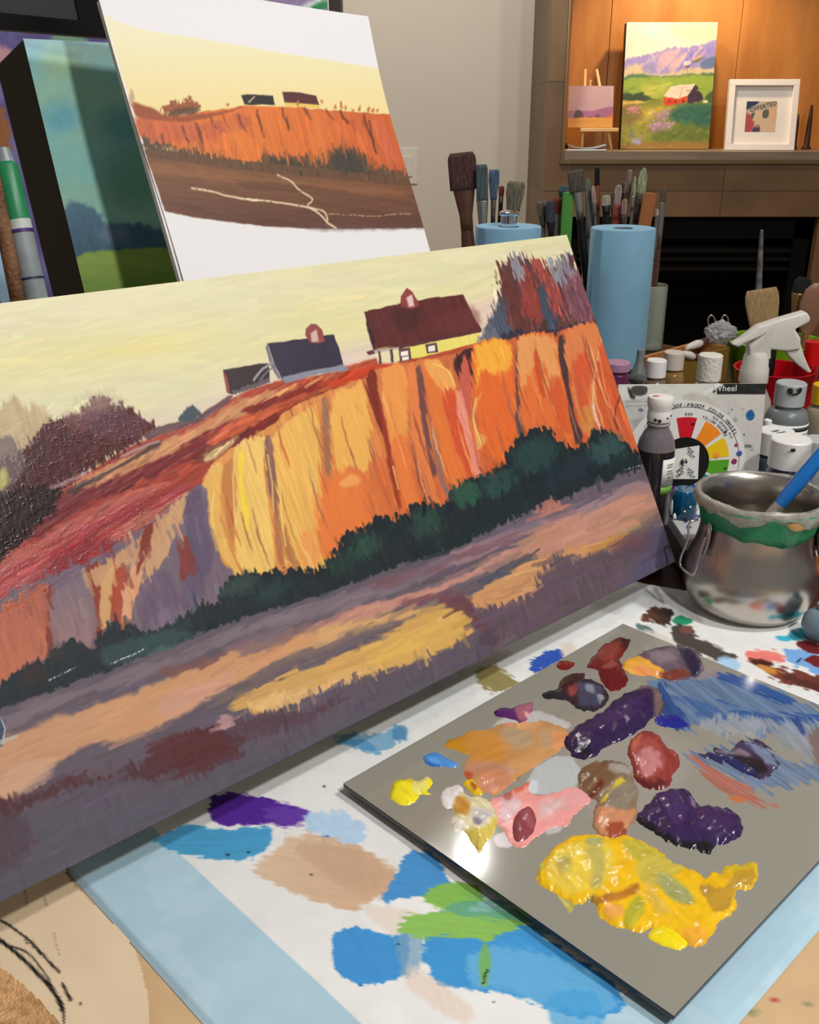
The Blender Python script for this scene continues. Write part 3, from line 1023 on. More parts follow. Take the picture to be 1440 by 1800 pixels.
    p.line([(90, 858), (130, 842), (160, 826)], 5, (186, 168, 170), soft=3, op=0.8)
    p.line([(214, 802), (250, 786), (278, 776)], 4, (180, 176, 184), soft=2, op=0.8)
    Q([(120, 730), (140, 690), (200, 690), (216, 712), (180, 720)], (190, 178, 150), op=0.35, soft=10, wob=8, fray=8)
    # ridge line and little far bush
    Q([(255, 762), (300, 744), (345, 732), (400, 698), (404, 704), (350, 742), (300, 758), (262, 772)], (104, 74, 78), soft=2, wob=2, ang=-28)
    Q([(312, 740), (322, 722), (334, 714), (346, 722), (352, 732), (330, 742)], (62, 74, 84), soft=2.5, wob=3, fray=3)
    # ---------- farm buildings
    Q([(392, 650), (430, 644), (470, 638), (474, 660), (470, 672), (440, 684), (408, 694), (400, 690)], (52, 34, 38), soft=1.2, wob=1.5, rnd=False, streak=0.15)
    Q([(392, 652), (400, 664), (404, 694), (398, 690)], (150, 70, 66), soft=1, wob=1, rnd=False)
    Q([(408, 688), (440, 676), (472, 664), (474, 672), (440, 684), (410, 694)], (96, 84, 90), soft=1.2, wob=1.5, rnd=False, fray=2, sl=8, sw=2)
    Q([(470, 604), (530, 596), (586, 588), (596, 612), (604, 644), (560, 650), (496, 668), (482, 640)], (46, 36, 58), soft=1.2, wob=1.5, rnd=False, streak=0.18)
    Q([(494, 664), (540, 652), (604, 642), (614, 650), (560, 658), (500, 674)], (134, 134, 150), soft=1.5, wob=2, rnd=False)
    Q([(470, 604), (478, 632), (494, 666), (488, 666), (474, 640), (466, 612)], (118, 112, 124), soft=1, wob=1, rnd=False)
    p.line([(446, 668), (458, 652), (476, 638)], 4.5, (150, 146, 156), soft=1)
    p.line([(458, 668), (470, 654), (480, 646)], 3, (112, 106, 118), soft=1)
    Q([(536, 590), (537, 578), (546, 569), (556, 570), (566, 580), (570, 600), (560, 604), (545, 602)], (142, 64, 62), soft=1.2, wob=1, rnd=False)
    Q([(546, 586), (556, 580), (560, 600), (548, 602)], (206, 172, 166), soft=2, wob=1, rnd=False)
    Q([(640, 548), (720, 530), (760, 524), (814, 518), (826, 544), (846, 580), (780, 596), (720, 606), (656, 616), (652, 588)], (92, 42, 42), soft=1.3, wob=1.5, rnd=False, streak=0.16, hs=0.0003, wet=0.4)
    Q([(640, 548), (660, 600), (656, 616), (646, 582)], (58, 28, 36), soft=1.5, wob=1, rnd=False)
    Q([(690, 540), (740, 540), (730, 576), (700, 580)], (66, 34, 38), op=0.6, soft=8, wob=4)
    Q([(760, 560), (830, 540), (842, 574), (780, 588)], (108, 56, 54), op=0.5, soft=8, wob=4)
    Q([(660, 614), (720, 606), (790, 594), (842, 580), (844, 602), (790, 616), (740, 628), (690, 638), (664, 636)], (226, 214, 110), soft=1.3, wob=1.5, rnd=False)
    Q([(644, 618), (720, 603), (846, 578), (846, 584), (720, 610), (648, 624)], (90, 44, 50), soft=1, wob=1, rnd=False)
    Q([(656, 616), (700, 610), (700, 638), (664, 640)], (224, 214, 196), op=0.75, soft=2, wob=1, rnd=False)
    for x0, y0, w, h_ in ((664, 618, 4, 22), (684, 614, 5, 24), (700, 614, 20, 22), (747, 606, 20, 16)):
        Q([(x0, y0), (x0 + w, y0 - w * 0.18), (x0 + w + 3, y0 + h_ - w * 0.18), (x0 + 3, y0 + h_)], (92, 66, 70), soft=1, wob=1, rnd=False)
    for x0, y0, w, h_ in ((704, 619, 13, 8), (706, 628, 12, 6), (752, 609, 12, 10)):
        Q([(x0, y0), (x0 + w, y0 - w * 0.18), (x0 + w + 1, y0 + h_ - w * 0.18), (x0 + 1, y0 + h_)], (236, 232, 214), soft=1, wob=0.5, rnd=False)
    Q([(704, 540), (705, 520), (715, 506), (724, 512), (734, 528), (736, 538), (724, 544)], (136, 60, 58), soft=1.2, wob=1, rnd=False)
    Q([(714, 524), (724, 518), (728, 538), (718, 540)], (222, 190, 184), soft=2.2, wob=1, rnd=False)
    # ---------- tree clump at right
    Q([(872, 580), (876, 520), (886, 478), (904, 452), (922, 456), (944, 470), (960, 462), (978, 470), (996, 452), (1020, 470), (1050, 572), (1000, 590), (930, 598), (880, 606)],
      (96, 60, 62), soft=4, wob=7, ws=9, fray=14, sl=34, sw=3, streak=0.3, hs=0.0006, wet=0.6)
    p.daub([(876, 470), (1000, 450), (1050, 572), (900, 600), (850, 600)], 260, 74, 20, 3, jit=0.30, hue=0.05, h=0.00016)
    Q([(874, 470), (880, 466), (900, 500), (920, 540), (930, 590), (900, 560), (884, 520)], (98, 54, 50), soft=3, wob=4, fray=8, sl=30)
    Q([(910, 480), (918, 468), (940, 490), (960, 530), (970, 560), (930, 560), (916, 520)], (138, 62, 56), soft=4, wob=5, fray=12, sl=30, sw=2.5, streak=0.3)
    Q([(936, 456), (950, 456), (966, 480), (986, 520), (992, 556), (970, 540), (950, 500)], (158, 74, 66), soft=4, wob=5, fray=12, sl=30, sw=2.5, streak=0.3)
    Q([(986, 480), (1004, 470), (1026, 500), (1044, 560), (1010, 566), (992, 530)], (120, 76, 86), soft=4, wob=5, fray=10, sl=28, sw=2.5, streak=0.3)
    Q([(898, 458), (908, 446), (918, 460), (916, 490), (904, 484)], (142, 146, 156), op=0.85, soft=3, wob=3, fray=10, sl=24, sw=2)
    Q([(968, 462), (976, 448), (990, 462), (994, 490), (980, 500)], (136, 140, 152), op=0.9, soft=3, wob=3, fray=12, sl=24, sw=2)
    Q([(990, 448), (1000, 450), (1006, 480), (996, 476)], (142, 146, 156), op=0.7, soft=3, wob=3, fray=10, sl=24, sw=2)
    Q([(944, 500), (956, 506), (976, 560), (980, 590), (964, 586), (950, 540)], (68, 74, 92), soft=3, wob=4, fray=6, sl=24)
    Q([(846, 606), (852, 580), (870, 540), (878, 520), (890, 540), (900, 580), (910, 606), (870, 610)], (76, 82, 98), soft=4, wob=5, fray=9, sl=24, sw=2.5, streak=0.3)
    Q([(838, 600), (856, 578), (872, 580), (880, 604)], (110, 110, 126), op=0.7, soft=5, wob=4, fray=9, sl=20)
    Q([(880, 604), (900, 582), (940, 586), (980, 580), (1040, 566), (1052, 576), (1000, 592), (940, 602)], (52, 46, 60), op=0.9, soft=4, wob=5, fray=6, sl=18)
    # ---------- the cliff
    Q([(352, 866), (366, 826), (410, 786), (470, 752), (512, 716), (570, 690), (640, 664), (660, 650), (720, 636), (800, 622), (836, 604), (892, 600), (906, 592), (940, 585), (976, 592), (990, 580), (1044, 570), (1060, 600), (1090, 700), (1124, 800), (1060, 840), (900, 860), (800, 900), (680, 960), (560, 1020), (400, 1020), (372, 950)],
      (216, 146, 76), c2=(198, 96, 56), g=(1, 0.15, 560, 1010), soft=2, wob=3, sl=90, sw=5, streak=0.16, hs=0.0006, wet=0.25)
    Q([(540, 860), (620, 820), (720, 800), (830, 780), (900, 720), (960, 700), (1080, 720), (1124, 800), (900, 860), (760, 920), (600, 1000)], (206, 94, 48), op=0.45, soft=20, wob=8, fray=16, sl=60, streak=0.15)
    Q([(1040, 580), (1052, 590), (1124, 800), (1112, 800), (1080, 720)], (206, 100, 56), soft=4, wob=3)
    p.daub([(352, 866), (410, 786), (512, 716), (640, 664), (800, 622), (892, 600), (1044, 570), (1124, 800), (900, 850), (680, 940), (400, 1010)], 620, 72, 40, 5, jit=0.09, hue=0.03, h=0.00016, spread=8)
    # pale columns at left
    YE = (232, 190, 104)
    Q([(358, 862), (372, 820), (388, 816), (392, 830), (386, 900), (400, 960), (424, 1010), (410, 1006), (384, 970), (364, 920)], (226, 176, 92), soft=2, wob=2, fray=3, h=0.0004, hs=0.0005)
    Q([(412, 800), (424, 776), (450, 770), (468, 774), (462, 830), (474, 900), (480, 970), (476, 1006), (424, 1000), (412, 940), (416, 860)], YE, soft=2, wob=2, fray=3, h=0.0006, hs=0.0006, streak=0.12)
    Q([(418, 800), (426, 790), (428, 850), (438, 910), (432, 930), (420, 870)], (240, 208, 70), soft=3, wob=2, h=0.0003)
    Q([(390, 830), (410, 810), (410, 900), (412, 950), (402, 940), (394, 890)], (190, 124, 66), op=0.85, soft=3, wob=2)
    Q([(474, 780), (500, 748), (540, 720), (556, 724), (560, 800), (566, 880), (560, 940), (572, 1000), (552, 1004), (500, 990), (490, 900), (474, 830)], (230, 178, 90), soft=3, wob=3, fray=4, h=0.0004, hs=0.0006, streak=0.14)
    Q([(466, 776), (476, 772), (484, 840), (490, 900), (482, 900), (470, 840)], (138, 96, 84), soft=2, wob=2, fray=3)
    Q([(480, 860), (490, 900), (500, 980), (490, 990), (482, 930)], (168, 106, 70), op=0.8, soft=3, wob=2)
    Q([(500, 920), (512, 960), (530, 1000), (520, 1004), (500, 970)], (160, 96, 60), op=0.7, soft=3, wob=2)
    Q([(566, 712), (574, 700), (580, 760), (582, 850), (574, 850), (568, 780)], (150, 106, 80), op=0.9, soft=2.5, wob=2, fray=3)
    Q([(584, 700), (620, 680), (640, 672), (650, 740), (652, 800), (640, 830), (620, 820), (590, 830)], (232, 172, 86), soft=4, wob=3, fray=5, h=0.0003, hs=0.0005)
    Q([(560, 860), (590, 830), (640, 840), (652, 900), (640, 940), (590, 990), (560, 960)], (230, 124, 60), op=0.8, soft=10, wob=5, fray=10, sl=50)
    Q([(520, 950), (540, 930), (560, 975), (552, 1003), (530, 990)], (234, 156, 86), soft=3, wob=2, fray=4, h=0.0004)
    Q([(596, 850), (616, 834), (632, 840), (630, 852), (606, 858)], (240, 180, 104), soft=4, wob=2, h=0.0004, op=0.6)
    # crevices, columns towards the right
    Q([(640, 664), (656, 650), (668, 690), (676, 760), (668, 760), (650, 700)], (122, 42, 28), soft=2.5, wob=2, fray=4)
    Q([(664, 700), (672, 720), (690, 800), (706, 880), (700, 890), (684, 830)], (148, 54, 34), soft=2.5, wob=2)
    Q([(672, 650), (710, 642), (716, 700), (716, 780), (722, 840), (734, 880), (716, 890), (700, 850), (686, 780), (674, 700)], (230, 148, 74), soft=2.5, wob=2, fray=3, h=0.0004, hs=0.0005)
    Q([(690, 780), (716, 770), (726, 850), (736, 890), (710, 900), (698, 850)], (224, 112, 56), op=0.75, soft=6, wob=3, fray=5)
    Q([(726, 656), (738, 646), (748, 700), (756, 780), (766, 830), (758, 840), (744, 790), (730, 720)], (112, 70, 66), soft=2.5, wob=2, fray=3)
    Q([(718, 648), (730, 644), (738, 720), (752, 800), (772, 880), (776, 890), (760, 886), (740, 830), (724, 760)], (222, 124, 68), soft=2, wob=2, h=0.0003)
    Q([(758, 760), (770, 800), (786, 860), (800, 870), (790, 880), (774, 850)], (132, 104, 106), soft=3, wob=2, op=0.9)
    Q([(742, 640), (760, 634), (790, 652), (800, 690), (800, 740), (812, 800), (816, 850), (800, 870), (784, 820), (768, 760), (752, 700)], (220, 116, 54), soft=2, wob=2, fray=3, hs=0.0006, h=0.0003)
    Q([(744, 638), (770, 634), (796, 662), (798, 690), (780, 690), (762, 670)], (232, 162, 84), soft=3, wob=2, fray=3, h=0.0003)
    Q([(780, 700), (800, 690), (826, 800), (840, 844), (826, 846), (806, 800)], (204, 74, 46), op=0.85, soft=4, wob=3, fray=5)
    Q([(796, 640), (806, 624), (836, 612), (836, 660), (826, 690), (812, 680)], (66, 34, 36), soft=2.5, wob=3)
    Q([(806, 680), (812, 634), (818, 622), (826, 650), (826, 720), (820, 750), (812, 730)], (196, 92, 76), soft=2, wob=2, fray=3)
    Q([(804, 690), (812, 700), (826, 760), (850, 840), (840, 846), (824, 800), (806, 730)], (226, 140, 120), soft=3, wob=2, fray=4)
    Q([(834, 606), (890, 600), (900, 640), (910, 700), (908, 760), (892, 790), (886, 820), (870, 816), (846, 760), (836, 720), (830, 660)], (222, 104, 46), soft=2, wob=2, fray=4, h=0.0004, hs=0.0006)
    Q([(836, 608), (886, 600), (896, 640), (880, 660), (850, 650), (838, 680)], (238, 168, 60), soft=5, wob=4, fray=6, h=0.0003)
    Q([(846, 690), (834, 720), (842, 760), (856, 770), (840, 790), (832, 740)], (224, 160, 90), soft=2.5, wob=2)
    Q([(908, 592), (916, 600), (914, 700), (922, 770), (912, 772), (906, 700)], (92, 62, 64), soft=2, wob=2)
    Q([(908, 606), (924, 588), (956, 584), (976, 600), (984, 640), (996, 690), (1006, 760), (1008, 796), (996, 780), (990, 750), (960, 760), (930, 762), (914, 730)], (216, 108, 54), soft=2, wob=2, fray=4, h=0.0004, hs=0.0006)
    Q([(910, 606), (926, 590), (950, 588), (974, 606), (982, 650), (960, 690), (952, 640), (930, 660), (916, 690)], (222, 150, 88), soft=3, wob=3, fray=5)
    Q([(940, 610), (950, 640), (958, 680), (950, 690), (940, 650)], (204, 74, 36), soft=3, wob=2)
    Q([(960, 690), (980, 660), (996, 730), (1000, 760), (980, 750)], (196, 76, 40), op=0.6, soft=6, wob=3, fray=6)
    Q([(980, 600), (988, 590), (996, 620), (1000, 680), (1014, 740), (1024, 766), (1012, 780), (1000, 720), (986, 650)], (74, 50, 52), soft=2, wob=2)
    Q([(990, 592), (1006, 576), (1044, 570), (1054, 600), (1060, 650), (1046, 680), (1040, 720), (1046, 760), (1030, 762), (1016, 730), (1000, 660)], (214, 124, 74), soft=2, wob=2, fray=4, h=0.0004)
    Q([(1004, 640), (1030, 620), (1040, 650), (1036, 700), (1024, 720), (1012, 690)], (206, 88, 50), soft=5, wob=3, fray=5)
    Q([(1016, 720), (1040, 716), (1046, 756), (1034, 764), (1020, 750)], (202, 130, 66), soft=3, wob=3)
    p.line([(1058, 590), (1050, 640), (1042, 690), (1046, 740)], 4, (226, 170, 120), soft=1.5, h=0.0004)
    p.line([(1042, 714), (1050, 740), (1058, 762)], 4, (226, 190, 176), soft=1.5)
    Q([(1056, 600), (1080, 680), (1096, 740), (1084, 760), (1064, 756), (1052, 720), (1048, 680)], (204, 90, 48), soft=2.5, wob=2, fray=3)
    Q([(1088, 730), (1104, 760), (1126, 802), (1108, 800), (1086, 760)], (196, 96, 56), soft=2, wob=2)
    p.line([(1092, 690), (1080, 730), (1086, 756)], 3, (110, 60, 50), soft=1.5)
    # fine seams and pale edges running down the cliff
    for k in range(70):
        x = 380 + 720 * rng.random()
        yt = 640 - (x - 640) * 0.16 if x > 640 else 640 + (640 - x) * 0.58
        yb = 1000 - (x - 560) * 0.40 if x > 560 else 1000
        y0 = yt + (yb - yt) * rng.random() * 0.6
        ln = 40 + 90 * rng.random()
        c = ((126, 62, 48), (236, 190, 130), (150, 96, 84), (236, 160, 96), (186, 70, 44))[rng.integers(5)]
        p.line([(x, y0), (x + ln * 0.10 + 4 * rng.random(), y0 + ln * 0.5), (x + ln * 0.3, min(y0 + ln, yb))], 1.5 + 3 * rng.random(), c, soft=1.4, wob=2, op=0.35 + 0.4 * rng.random(), taper=0.8, h=0.0002)
    # ---------- left low cliff in violet shade
    Q([(-40, 1110), (20, 1040), (110, 1004), (200, 960), (290, 900), (340, 856), (362, 860), (370, 930), (392, 990), (410, 1010), (390, 1060), (330, 1096), (240, 1120), (120, 1150), (-40, 1230)],
      (116, 98, 112), soft=3, wob=4, sl=60, streak=0.1)
    Q([(-40, 1120), (10, 1062), (60, 1036), (90, 1026), (92, 1090), (94, 1140), (60, 1166), (20, 1190), (-40, 1220)], (176, 96, 74), soft=4, wob=4, fray=5, streak=0.14, c2=(190, 112, 84), g=(0, 1, 1050, 1190))
    Q([(84, 1040), (96, 1036), (98, 1100), (92, 1146), (82, 1146)], (128, 58, 50), soft=3, wob=3)
    Q([(90, 1050), (130, 1016), (160, 1010), (166, 1080), (160, 1136), (110, 1128), (94, 1140)], (124, 104, 116), soft=3, wob=3, c2=(150, 116, 116), g=(0, 1, 1030, 1130))
    Q([(152, 1004), (178, 994), (180, 1080), (180, 1130), (170, 1136), (168, 1070)], (140, 56, 40), soft=2, wob=2)
    Q([(148, 1012), (200, 980), (250, 940), (330, 866), (320, 900), (290, 970), (262, 1014), (248, 1020), (262, 960), (236, 1010), (220, 1030), (230, 990), (190, 1030)], (196, 150, 112), soft=3, wob=3, fray=4, hs=0.0004)
    Q([(176, 1040), (196, 1000), (206, 990), (200, 1050), (190, 1096), (178, 1104)], (206, 158, 106), soft=2, wob=2, h=0.0004)
    Q([(200, 1010), (226, 1000), (216, 1050), (212, 1100), (196, 1104)], (168, 72, 48), soft=2, wob=2)
    Q([(218, 1040), (236, 1000), (256, 970), (250, 1010), (236, 1060), (226, 1098), (214, 1100)], (218, 158, 118), soft=2, wob=2, h=0.0005)
    Q([(250, 940), (268, 920), (262, 960), (246, 1000), (238, 1010)], (130, 54, 44), soft=3, wob=2)
    Q([(290, 920), (330, 866), (322, 900), (300, 960), (284, 990), (274, 1000)], (198, 156, 116), soft=2, wob=2, h=0.0003)
    Q([(326, 880), (340, 862), (356, 866), (362, 920), (376, 980), (350, 1040), (320, 1070), (330, 980)], (92, 78, 106), op=0.8, soft=5, wob=3)
    Q([(312, 960), (328, 944), (342, 980), (330, 1010), (320, 1030), (316, 1000)], (124, 56, 54), soft=3, wob=3)
    Q([(250, 1050), (290, 1000), (320, 1060), (290, 1096), (250, 1110)], (104, 86, 106), soft=6, wob=4)
    Q([(264, 1090), (300, 1070), (320, 1090), (280, 1114)], (136, 116, 134), op=0.6, soft=6, wob=4)
    # ---------- dark hedge band
    HD = (34, 42, 48)
    Q([(-40, 1230), (10, 1196), (50, 1164), (80, 1160), (100, 1134), (130, 1122), (160, 1140), (180, 1112), (204, 1096), (232, 1098), (256, 1112), (300, 1096), (330, 1076), (352, 1064), (380, 1060), (400, 1020), (440, 1004), (520, 1000), (560, 1000), (590, 968), (606, 940), (640, 930), (660, 905), (690, 912), (720, 892), (752, 884), (780, 890), (806, 850), (840, 838), (870, 826), (900, 782), (930, 756), (960, 752), (990, 780), (1016, 790), (1036, 764), (1064, 754), (1090, 772), (1126, 800), (1150, 830), (1010, 872), (900, 916), (800, 962), (680, 1004), (560, 1050), (440, 1084), (310, 1134), (200, 1176), (100, 1214), (-40, 1290)],
      HD, soft=2.5, wob=6, ws=9, fray=7, sl=22, sw=4, streak=0.22, c2=(28, 39, 44), g=(1, 0, 100, 1000))
    for (x, y, rx, ry, c) in ((750, 920, 30, 26, (46, 76, 66)), (820, 870, 24, 22, (50, 96, 72)), (1066, 790, 34, 22, (56, 86, 86)), (420, 1030, 34, 16, (58, 76, 72)), (640, 960, 30, 20, (48, 82, 68)),
                              (940, 800, 40, 30, (42, 72, 68)), (300, 1110, 40, 16, (44, 58, 66)), (60, 1186, 24, 18, (56, 40, 36)), (100, 1150, 18, 14, (52, 48, 46)), (880, 850, 30, 22, (44, 78, 76)), (600, 990, 30, 18, (36, 60, 52)), (480, 1040, 36, 16, (40, 64, 64)), (1000, 830, 50, 20, (34, 48, 58))):
        p.blob(x, y, rx, ry, c, rot=-25, soft=10, wob=7, ws=9, fray=6, op=0.75, sl=18)
    Q([(180, 1140), (300, 1108), (340, 1120), (300, 1136), (200, 1172)], (60, 88, 88), op=0.6, soft=6, wob=5, ang=-22)
    Q([(270, 1142), (330, 1130), (360, 1138), (300, 1160), (250, 1176)], (96, 122, 112), op=0.6, soft=6, wob=5, ang=-22)
    p.line([(86, 1196), (110, 1184), (134, 1172)], 2.2, (200, 206, 204), soft=0.8, dry=0.45)
    p.line([(196, 1166), (230, 1152), (252, 1142)], 2.2, (206, 212, 208), soft=0.8, dry=0.45)
    p.line([(1096, 826), (1130, 818)], 1.6, (190, 200, 200), soft=0.8, dry=0.4)
    # ---------- the field
    Q([(-40, 1290), (100, 1214), (200, 1176), (310, 1134), (440, 1084), (560, 1050), (680, 1004), (800, 962), (900, 916), (1010, 872), (1150, 828), (1210, 1000), (1100, 1060), (560, 1330), (-40, 1620)],
      (100, 88, 100), soft=2.5, wob=5, ang=-24, sl=70, sw=6, streak=0.1, fray=4)
    PE = (200, 150, 118)
    def FQ(pts, c, **k):
        k.setdefault('soft', 5); k.setdefault('wob', 5); k.setdefault('fray', 5)
        k.setdefault('sl', 50); k.setdefault('sw', 5); k.setdefault('ang', -22); k.setdefault('streak', 0.06)
        p.poly(pts, c, **k)
    FQ([(-40, 1300), (60, 1232), (160, 1204), (300, 1150), (440, 1096), (540, 1064), (520, 1080), (400, 1130), (240, 1196), (100, 1240), (10, 1290)], (122, 108, 116), op=0.9)
    FQ([(-40, 1440), (-40, 1330), (40, 1284), (140, 1250), (240, 1214), (340, 1170), (440, 1130), (540, 1104), (600, 1096), (590, 1120), (500, 1160), (430, 1196), (370, 1222), (300, 1270), (220, 1300), (140, 1316), (90, 1350), (40, 1390)], PE, c2=(206, 152, 108), g=(1, 0, 0, 500), soft=7)
    FQ([(-40, 1440), (20, 1350), (90, 1330), (80, 1380), (20, 1400)], (206, 164, 136), op=0.7, soft=8)
    FQ([(280, 1230), (360, 1196), (420, 1180), (380, 1216), (300, 1256)], (206, 152, 150), op=0.5, soft=10)
    FQ([(390, 1140), (470, 1112), (560, 1092), (600, 1080), (700, 1056), (640, 1090), (560, 1104), (450, 1150)], (124, 100, 108), op=0.8)
    FQ([(280, 1180), (330, 1162), (400, 1148), (380, 1162), (310, 1190)], (120, 82, 84), op=0.85, soft=3)
    FQ([(440, 1100), (560, 1060), (680, 1020), (780, 984), (800, 996), (700, 1036), (600, 1072), (480, 1104)], (128, 112, 124), op=0.8)
    FQ([(540, 1110), (640, 1064), (740, 1036), (830, 1000), (900, 960), (930, 952), (880, 990), (800, 1030), (720, 1064), (620, 1096)], (198, 138, 122), c2=(190, 140, 128), g=(1, 0, 560, 900), soft=5)
    FQ([(780, 980), (860, 946), (960, 912), (1080, 868), (1150, 846), (1160, 860), (1080, 884), (960, 930), (880, 960), (800, 1000)], (150, 120, 130), soft=5)
    FQ([(640, 1030), (760, 990), (870, 950), (940, 920), (900, 948), (800, 990), (680, 1036)], (120, 86, 94), op=0.8, soft=4)
    FQ([(940, 900), (960, 880), (990, 884), (1010, 890), (960, 906)], (190, 124, 104), op=0.8, soft=3)
    FQ([(950, 930), (1060, 886), (1150, 864), (1160, 900), (1166, 920), (1090, 950), (1010, 968), (930, 980), (880, 990), (920, 956)], (188, 136, 116), soft=5)
    FQ([(820, 1050), (880, 1016), (940, 980), (1010, 960), (1070, 950), (1040, 980), (990, 1000), (950, 1030), (930, 1060), (900, 1066), (850, 1076), (830, 1068)], (204, 148, 100), soft=5)
    FQ([(1030, 960), (1100, 926), (1150, 910), (1160, 930), (1120, 950), (1080, 970), (1040, 976)], (200, 144, 84), op=0.8, soft=6, fray=10, ang=71, sl=18, sw=3)
    FQ([(1100, 940), (1140, 910), (1150, 930), (1120, 970), (1090, 980)], (86, 86, 106), op=0.7, soft=7, fray=8, ang=71)
    FQ([(820, 1080), (920, 1056), (950, 1010), (980, 980), (1020, 984), (1060, 970), (1100, 980), (1160, 930), (1180, 960), (1190, 1000), (1080, 1056), (900, 1150), (850, 1140)], (98, 80, 92), soft=6, fray=12, ang=71, sl=24, sw=3)
    FQ([(1070, 950), (1150, 930), (1130, 960), (1090, 970)], (112, 64, 70), op=0.6, soft=6)
    # long yellow band
    FQ([(400, 1240), (440, 1210), (520, 1180), (600, 1150), (680, 1110), (740, 1076), (800, 1064), (826, 1086), (824, 1120), (790, 1140), (740, 1160), (680, 1176), (600, 1200), (530, 1224), (450, 1250)], (206, 160, 98), soft=6, fray=8, c2=(210, 166, 92), g=(1, 0, 400, 800))
    FQ([(430, 1244), (480, 1222), (560, 1204), (640, 1176), (620, 1196), (540, 1226), (470, 1250)], (230, 184, 124), op=0.9, soft=4, fray=7, ang=71, sl=16, sw=3)
    FQ([(640, 1150), (720, 1110), (800, 1080), (810, 1110), (750, 1140), (670, 1170)], (216, 172, 92), op=0.8, soft=8)
    FQ([(380, 1230), (440, 1190), (560, 1140), (680, 1090), (700, 1100), (600, 1140), (500, 1176), (420, 1226)], (112, 96, 98), soft=6, op=0.95)
    FQ([(460, 1176), (560, 1130), (640, 1100), (700, 1076), (680, 1096), (600, 1130), (520, 1164)], (132, 112, 104), op=0.7, soft=6)
    FQ([(560, 1110), (640, 1086), (720, 1070), (760, 1066), (700, 1090), (620, 1110), (570, 1130)], (208, 162, 110), soft=6)
    FQ([(770, 1060), (800, 1040), (822, 1046), (830, 1070), (856, 1100), (850, 1116), (830, 1090), (810, 1076)], (104, 66, 72), soft=4, op=0.9)
    FQ([(700, 1060), (760, 1042), (820, 1030), (800, 1046), (740, 1062)], (120, 76, 86), op=0.8, soft=4)
    FQ([(840, 1020), (880, 1000), (900, 990), (890, 1006), (850, 1026)], (70, 76, 92), op=0.75, soft=4, fray=6, ang=71)
    # lower violet shade with maroon shrubs
    FQ([(-40, 1460), (60, 1420), (140, 1376), (250, 1340), (330, 1296), (400, 1270), (480, 1262), (560, 1246), (600, 1210), (680, 1184), (800, 1142), (850, 1110), (870, 1140), (700, 1240), (500, 1340), (200, 1480), (-40, 1600)], (94, 84, 97), soft=6, ang=71, fray=8, sl=24)
    FQ([(90, 1380), (130, 1366), (200, 1360), (250, 1340), (300, 1300), (340, 1282), (400, 1290), (430, 1300), (400, 1340), (340, 1360), (240, 1368), (150, 1380), (90, 1398), (40, 1420), (-40, 1450), (-40, 1410), (50, 1398)], (84, 52, 58), soft=8, fray=9, ang=71, sl=18)
    FQ([(260, 1320), (310, 1290), (400, 1300), (380, 1340), (320, 1350)], (92, 46, 48), op=0.8, soft=10)
    FQ([(400, 1268), (470, 1256), (540, 1256), (600, 1214), (580, 1250), (500, 1284), (420, 1296)], (90, 62, 72), op=0.8, soft=7, fray=8, ang=71)
    FQ([(380, 1262), (400, 1256), (410, 1270), (390, 1284)], (196, 150, 150), op=0.8, soft=4, fray=5)
    FQ([(-40, 1600), (-40, 1480), (100, 1430), (300, 1390), (430, 1330), (600, 1270), (800, 1170), (1000, 1090), (1195, 990), (1195, 1020), (560, 1340)], (90, 86, 98), op=0.75, soft=14, wob=8, streak=0.1)
    FQ([(-40, 1420), (40, 1440), (60, 1480), (20, 1520), (-40, 1540)], (80, 58, 68), op=0.6, soft=14)
    FQ([(840, 1130), (860, 1110), (880, 1130), (850, 1180)], (80, 62, 72), op=0.7, soft=6)
    FQ([(1130, 960), (1156, 900), (1190, 1000), (1150, 1020), (1100, 1040)], (86, 80, 104), op=0.9, soft=8)
    FQ([(-10, 1266), (6, 1268), (8, 1296), (2, 1310), (-10, 1300)], (70, 80, 100), soft=2)
    p.line([(2, 1262), (8, 1282), (4, 1306)], 2.5, (190, 190, 196), soft=1, dry=0.2)
    # bare grey strip at the right-hand foot
    Q([(1161, 892), (1196, 1000), (1180, 1010), (1174, 960), (1166, 920)], (66, 62, 68), soft=1.2, wob=1, rnd=False)
    # thicker light ridges
    for pts in ([(376, 866), (372, 900), (378, 940)], [(412, 800), (410, 850), (414, 930)], [(470, 800), (478, 850), (480, 900)], [(448, 776), (456, 800), (468, 880)],
                [(492, 850), (494, 900), (502, 960)], [(518, 924), (530, 960), (552, 1000)], [(690, 820), (700, 860)], [(836, 700), (832, 740), (846, 780)], [(762, 640), (786, 652), (800, 680)]):
        p.line(pts, 2.4, (240, 206, 124), soft=1, wob=1, h=0.0006, op=0.8)
    # working brush marks over everything
    p.daub([(352, 866), (410, 786), (512, 716), (640, 664), (800, 622), (892, 600), (1044, 570), (1124, 800), (900, 850), (680, 940), (400, 1010)], 420, 73, 14, 3, jit=0.10, hue=0.03, h=0.0002, spread=6)
    p.daub([(-40, 990), (-40, 840), (85, 742), (182, 697), (272, 748), (150, 832), (70, 920)], 420, 70, 7, 3.5, jit=0.2, hue=0.03, h=0.0001, spread=40)
    p.daub([(885, 480), (1000, 460), (1046, 560), (900, 596)], 300, 74, 9, 2.2, jit=0.3, hue=0.04, h=0.0002)
    p.daub([(-40, 1200), (-40, 1060), (330, 870), (360, 870), (400, 1010), (330, 1090), (100, 1140)], 200, 74, 34, 6, jit=0.08, hue=0.02, h=0.0001)
    p.daub([(-40, 1250), (100, 1130), (400, 1020), (640, 930), (900, 790), (1126, 800), (1150, 830), (800, 960), (440, 1080)], 380, 74, 16, 5, jit=0.16, hue=0.02, h=0.00012, spread=20)
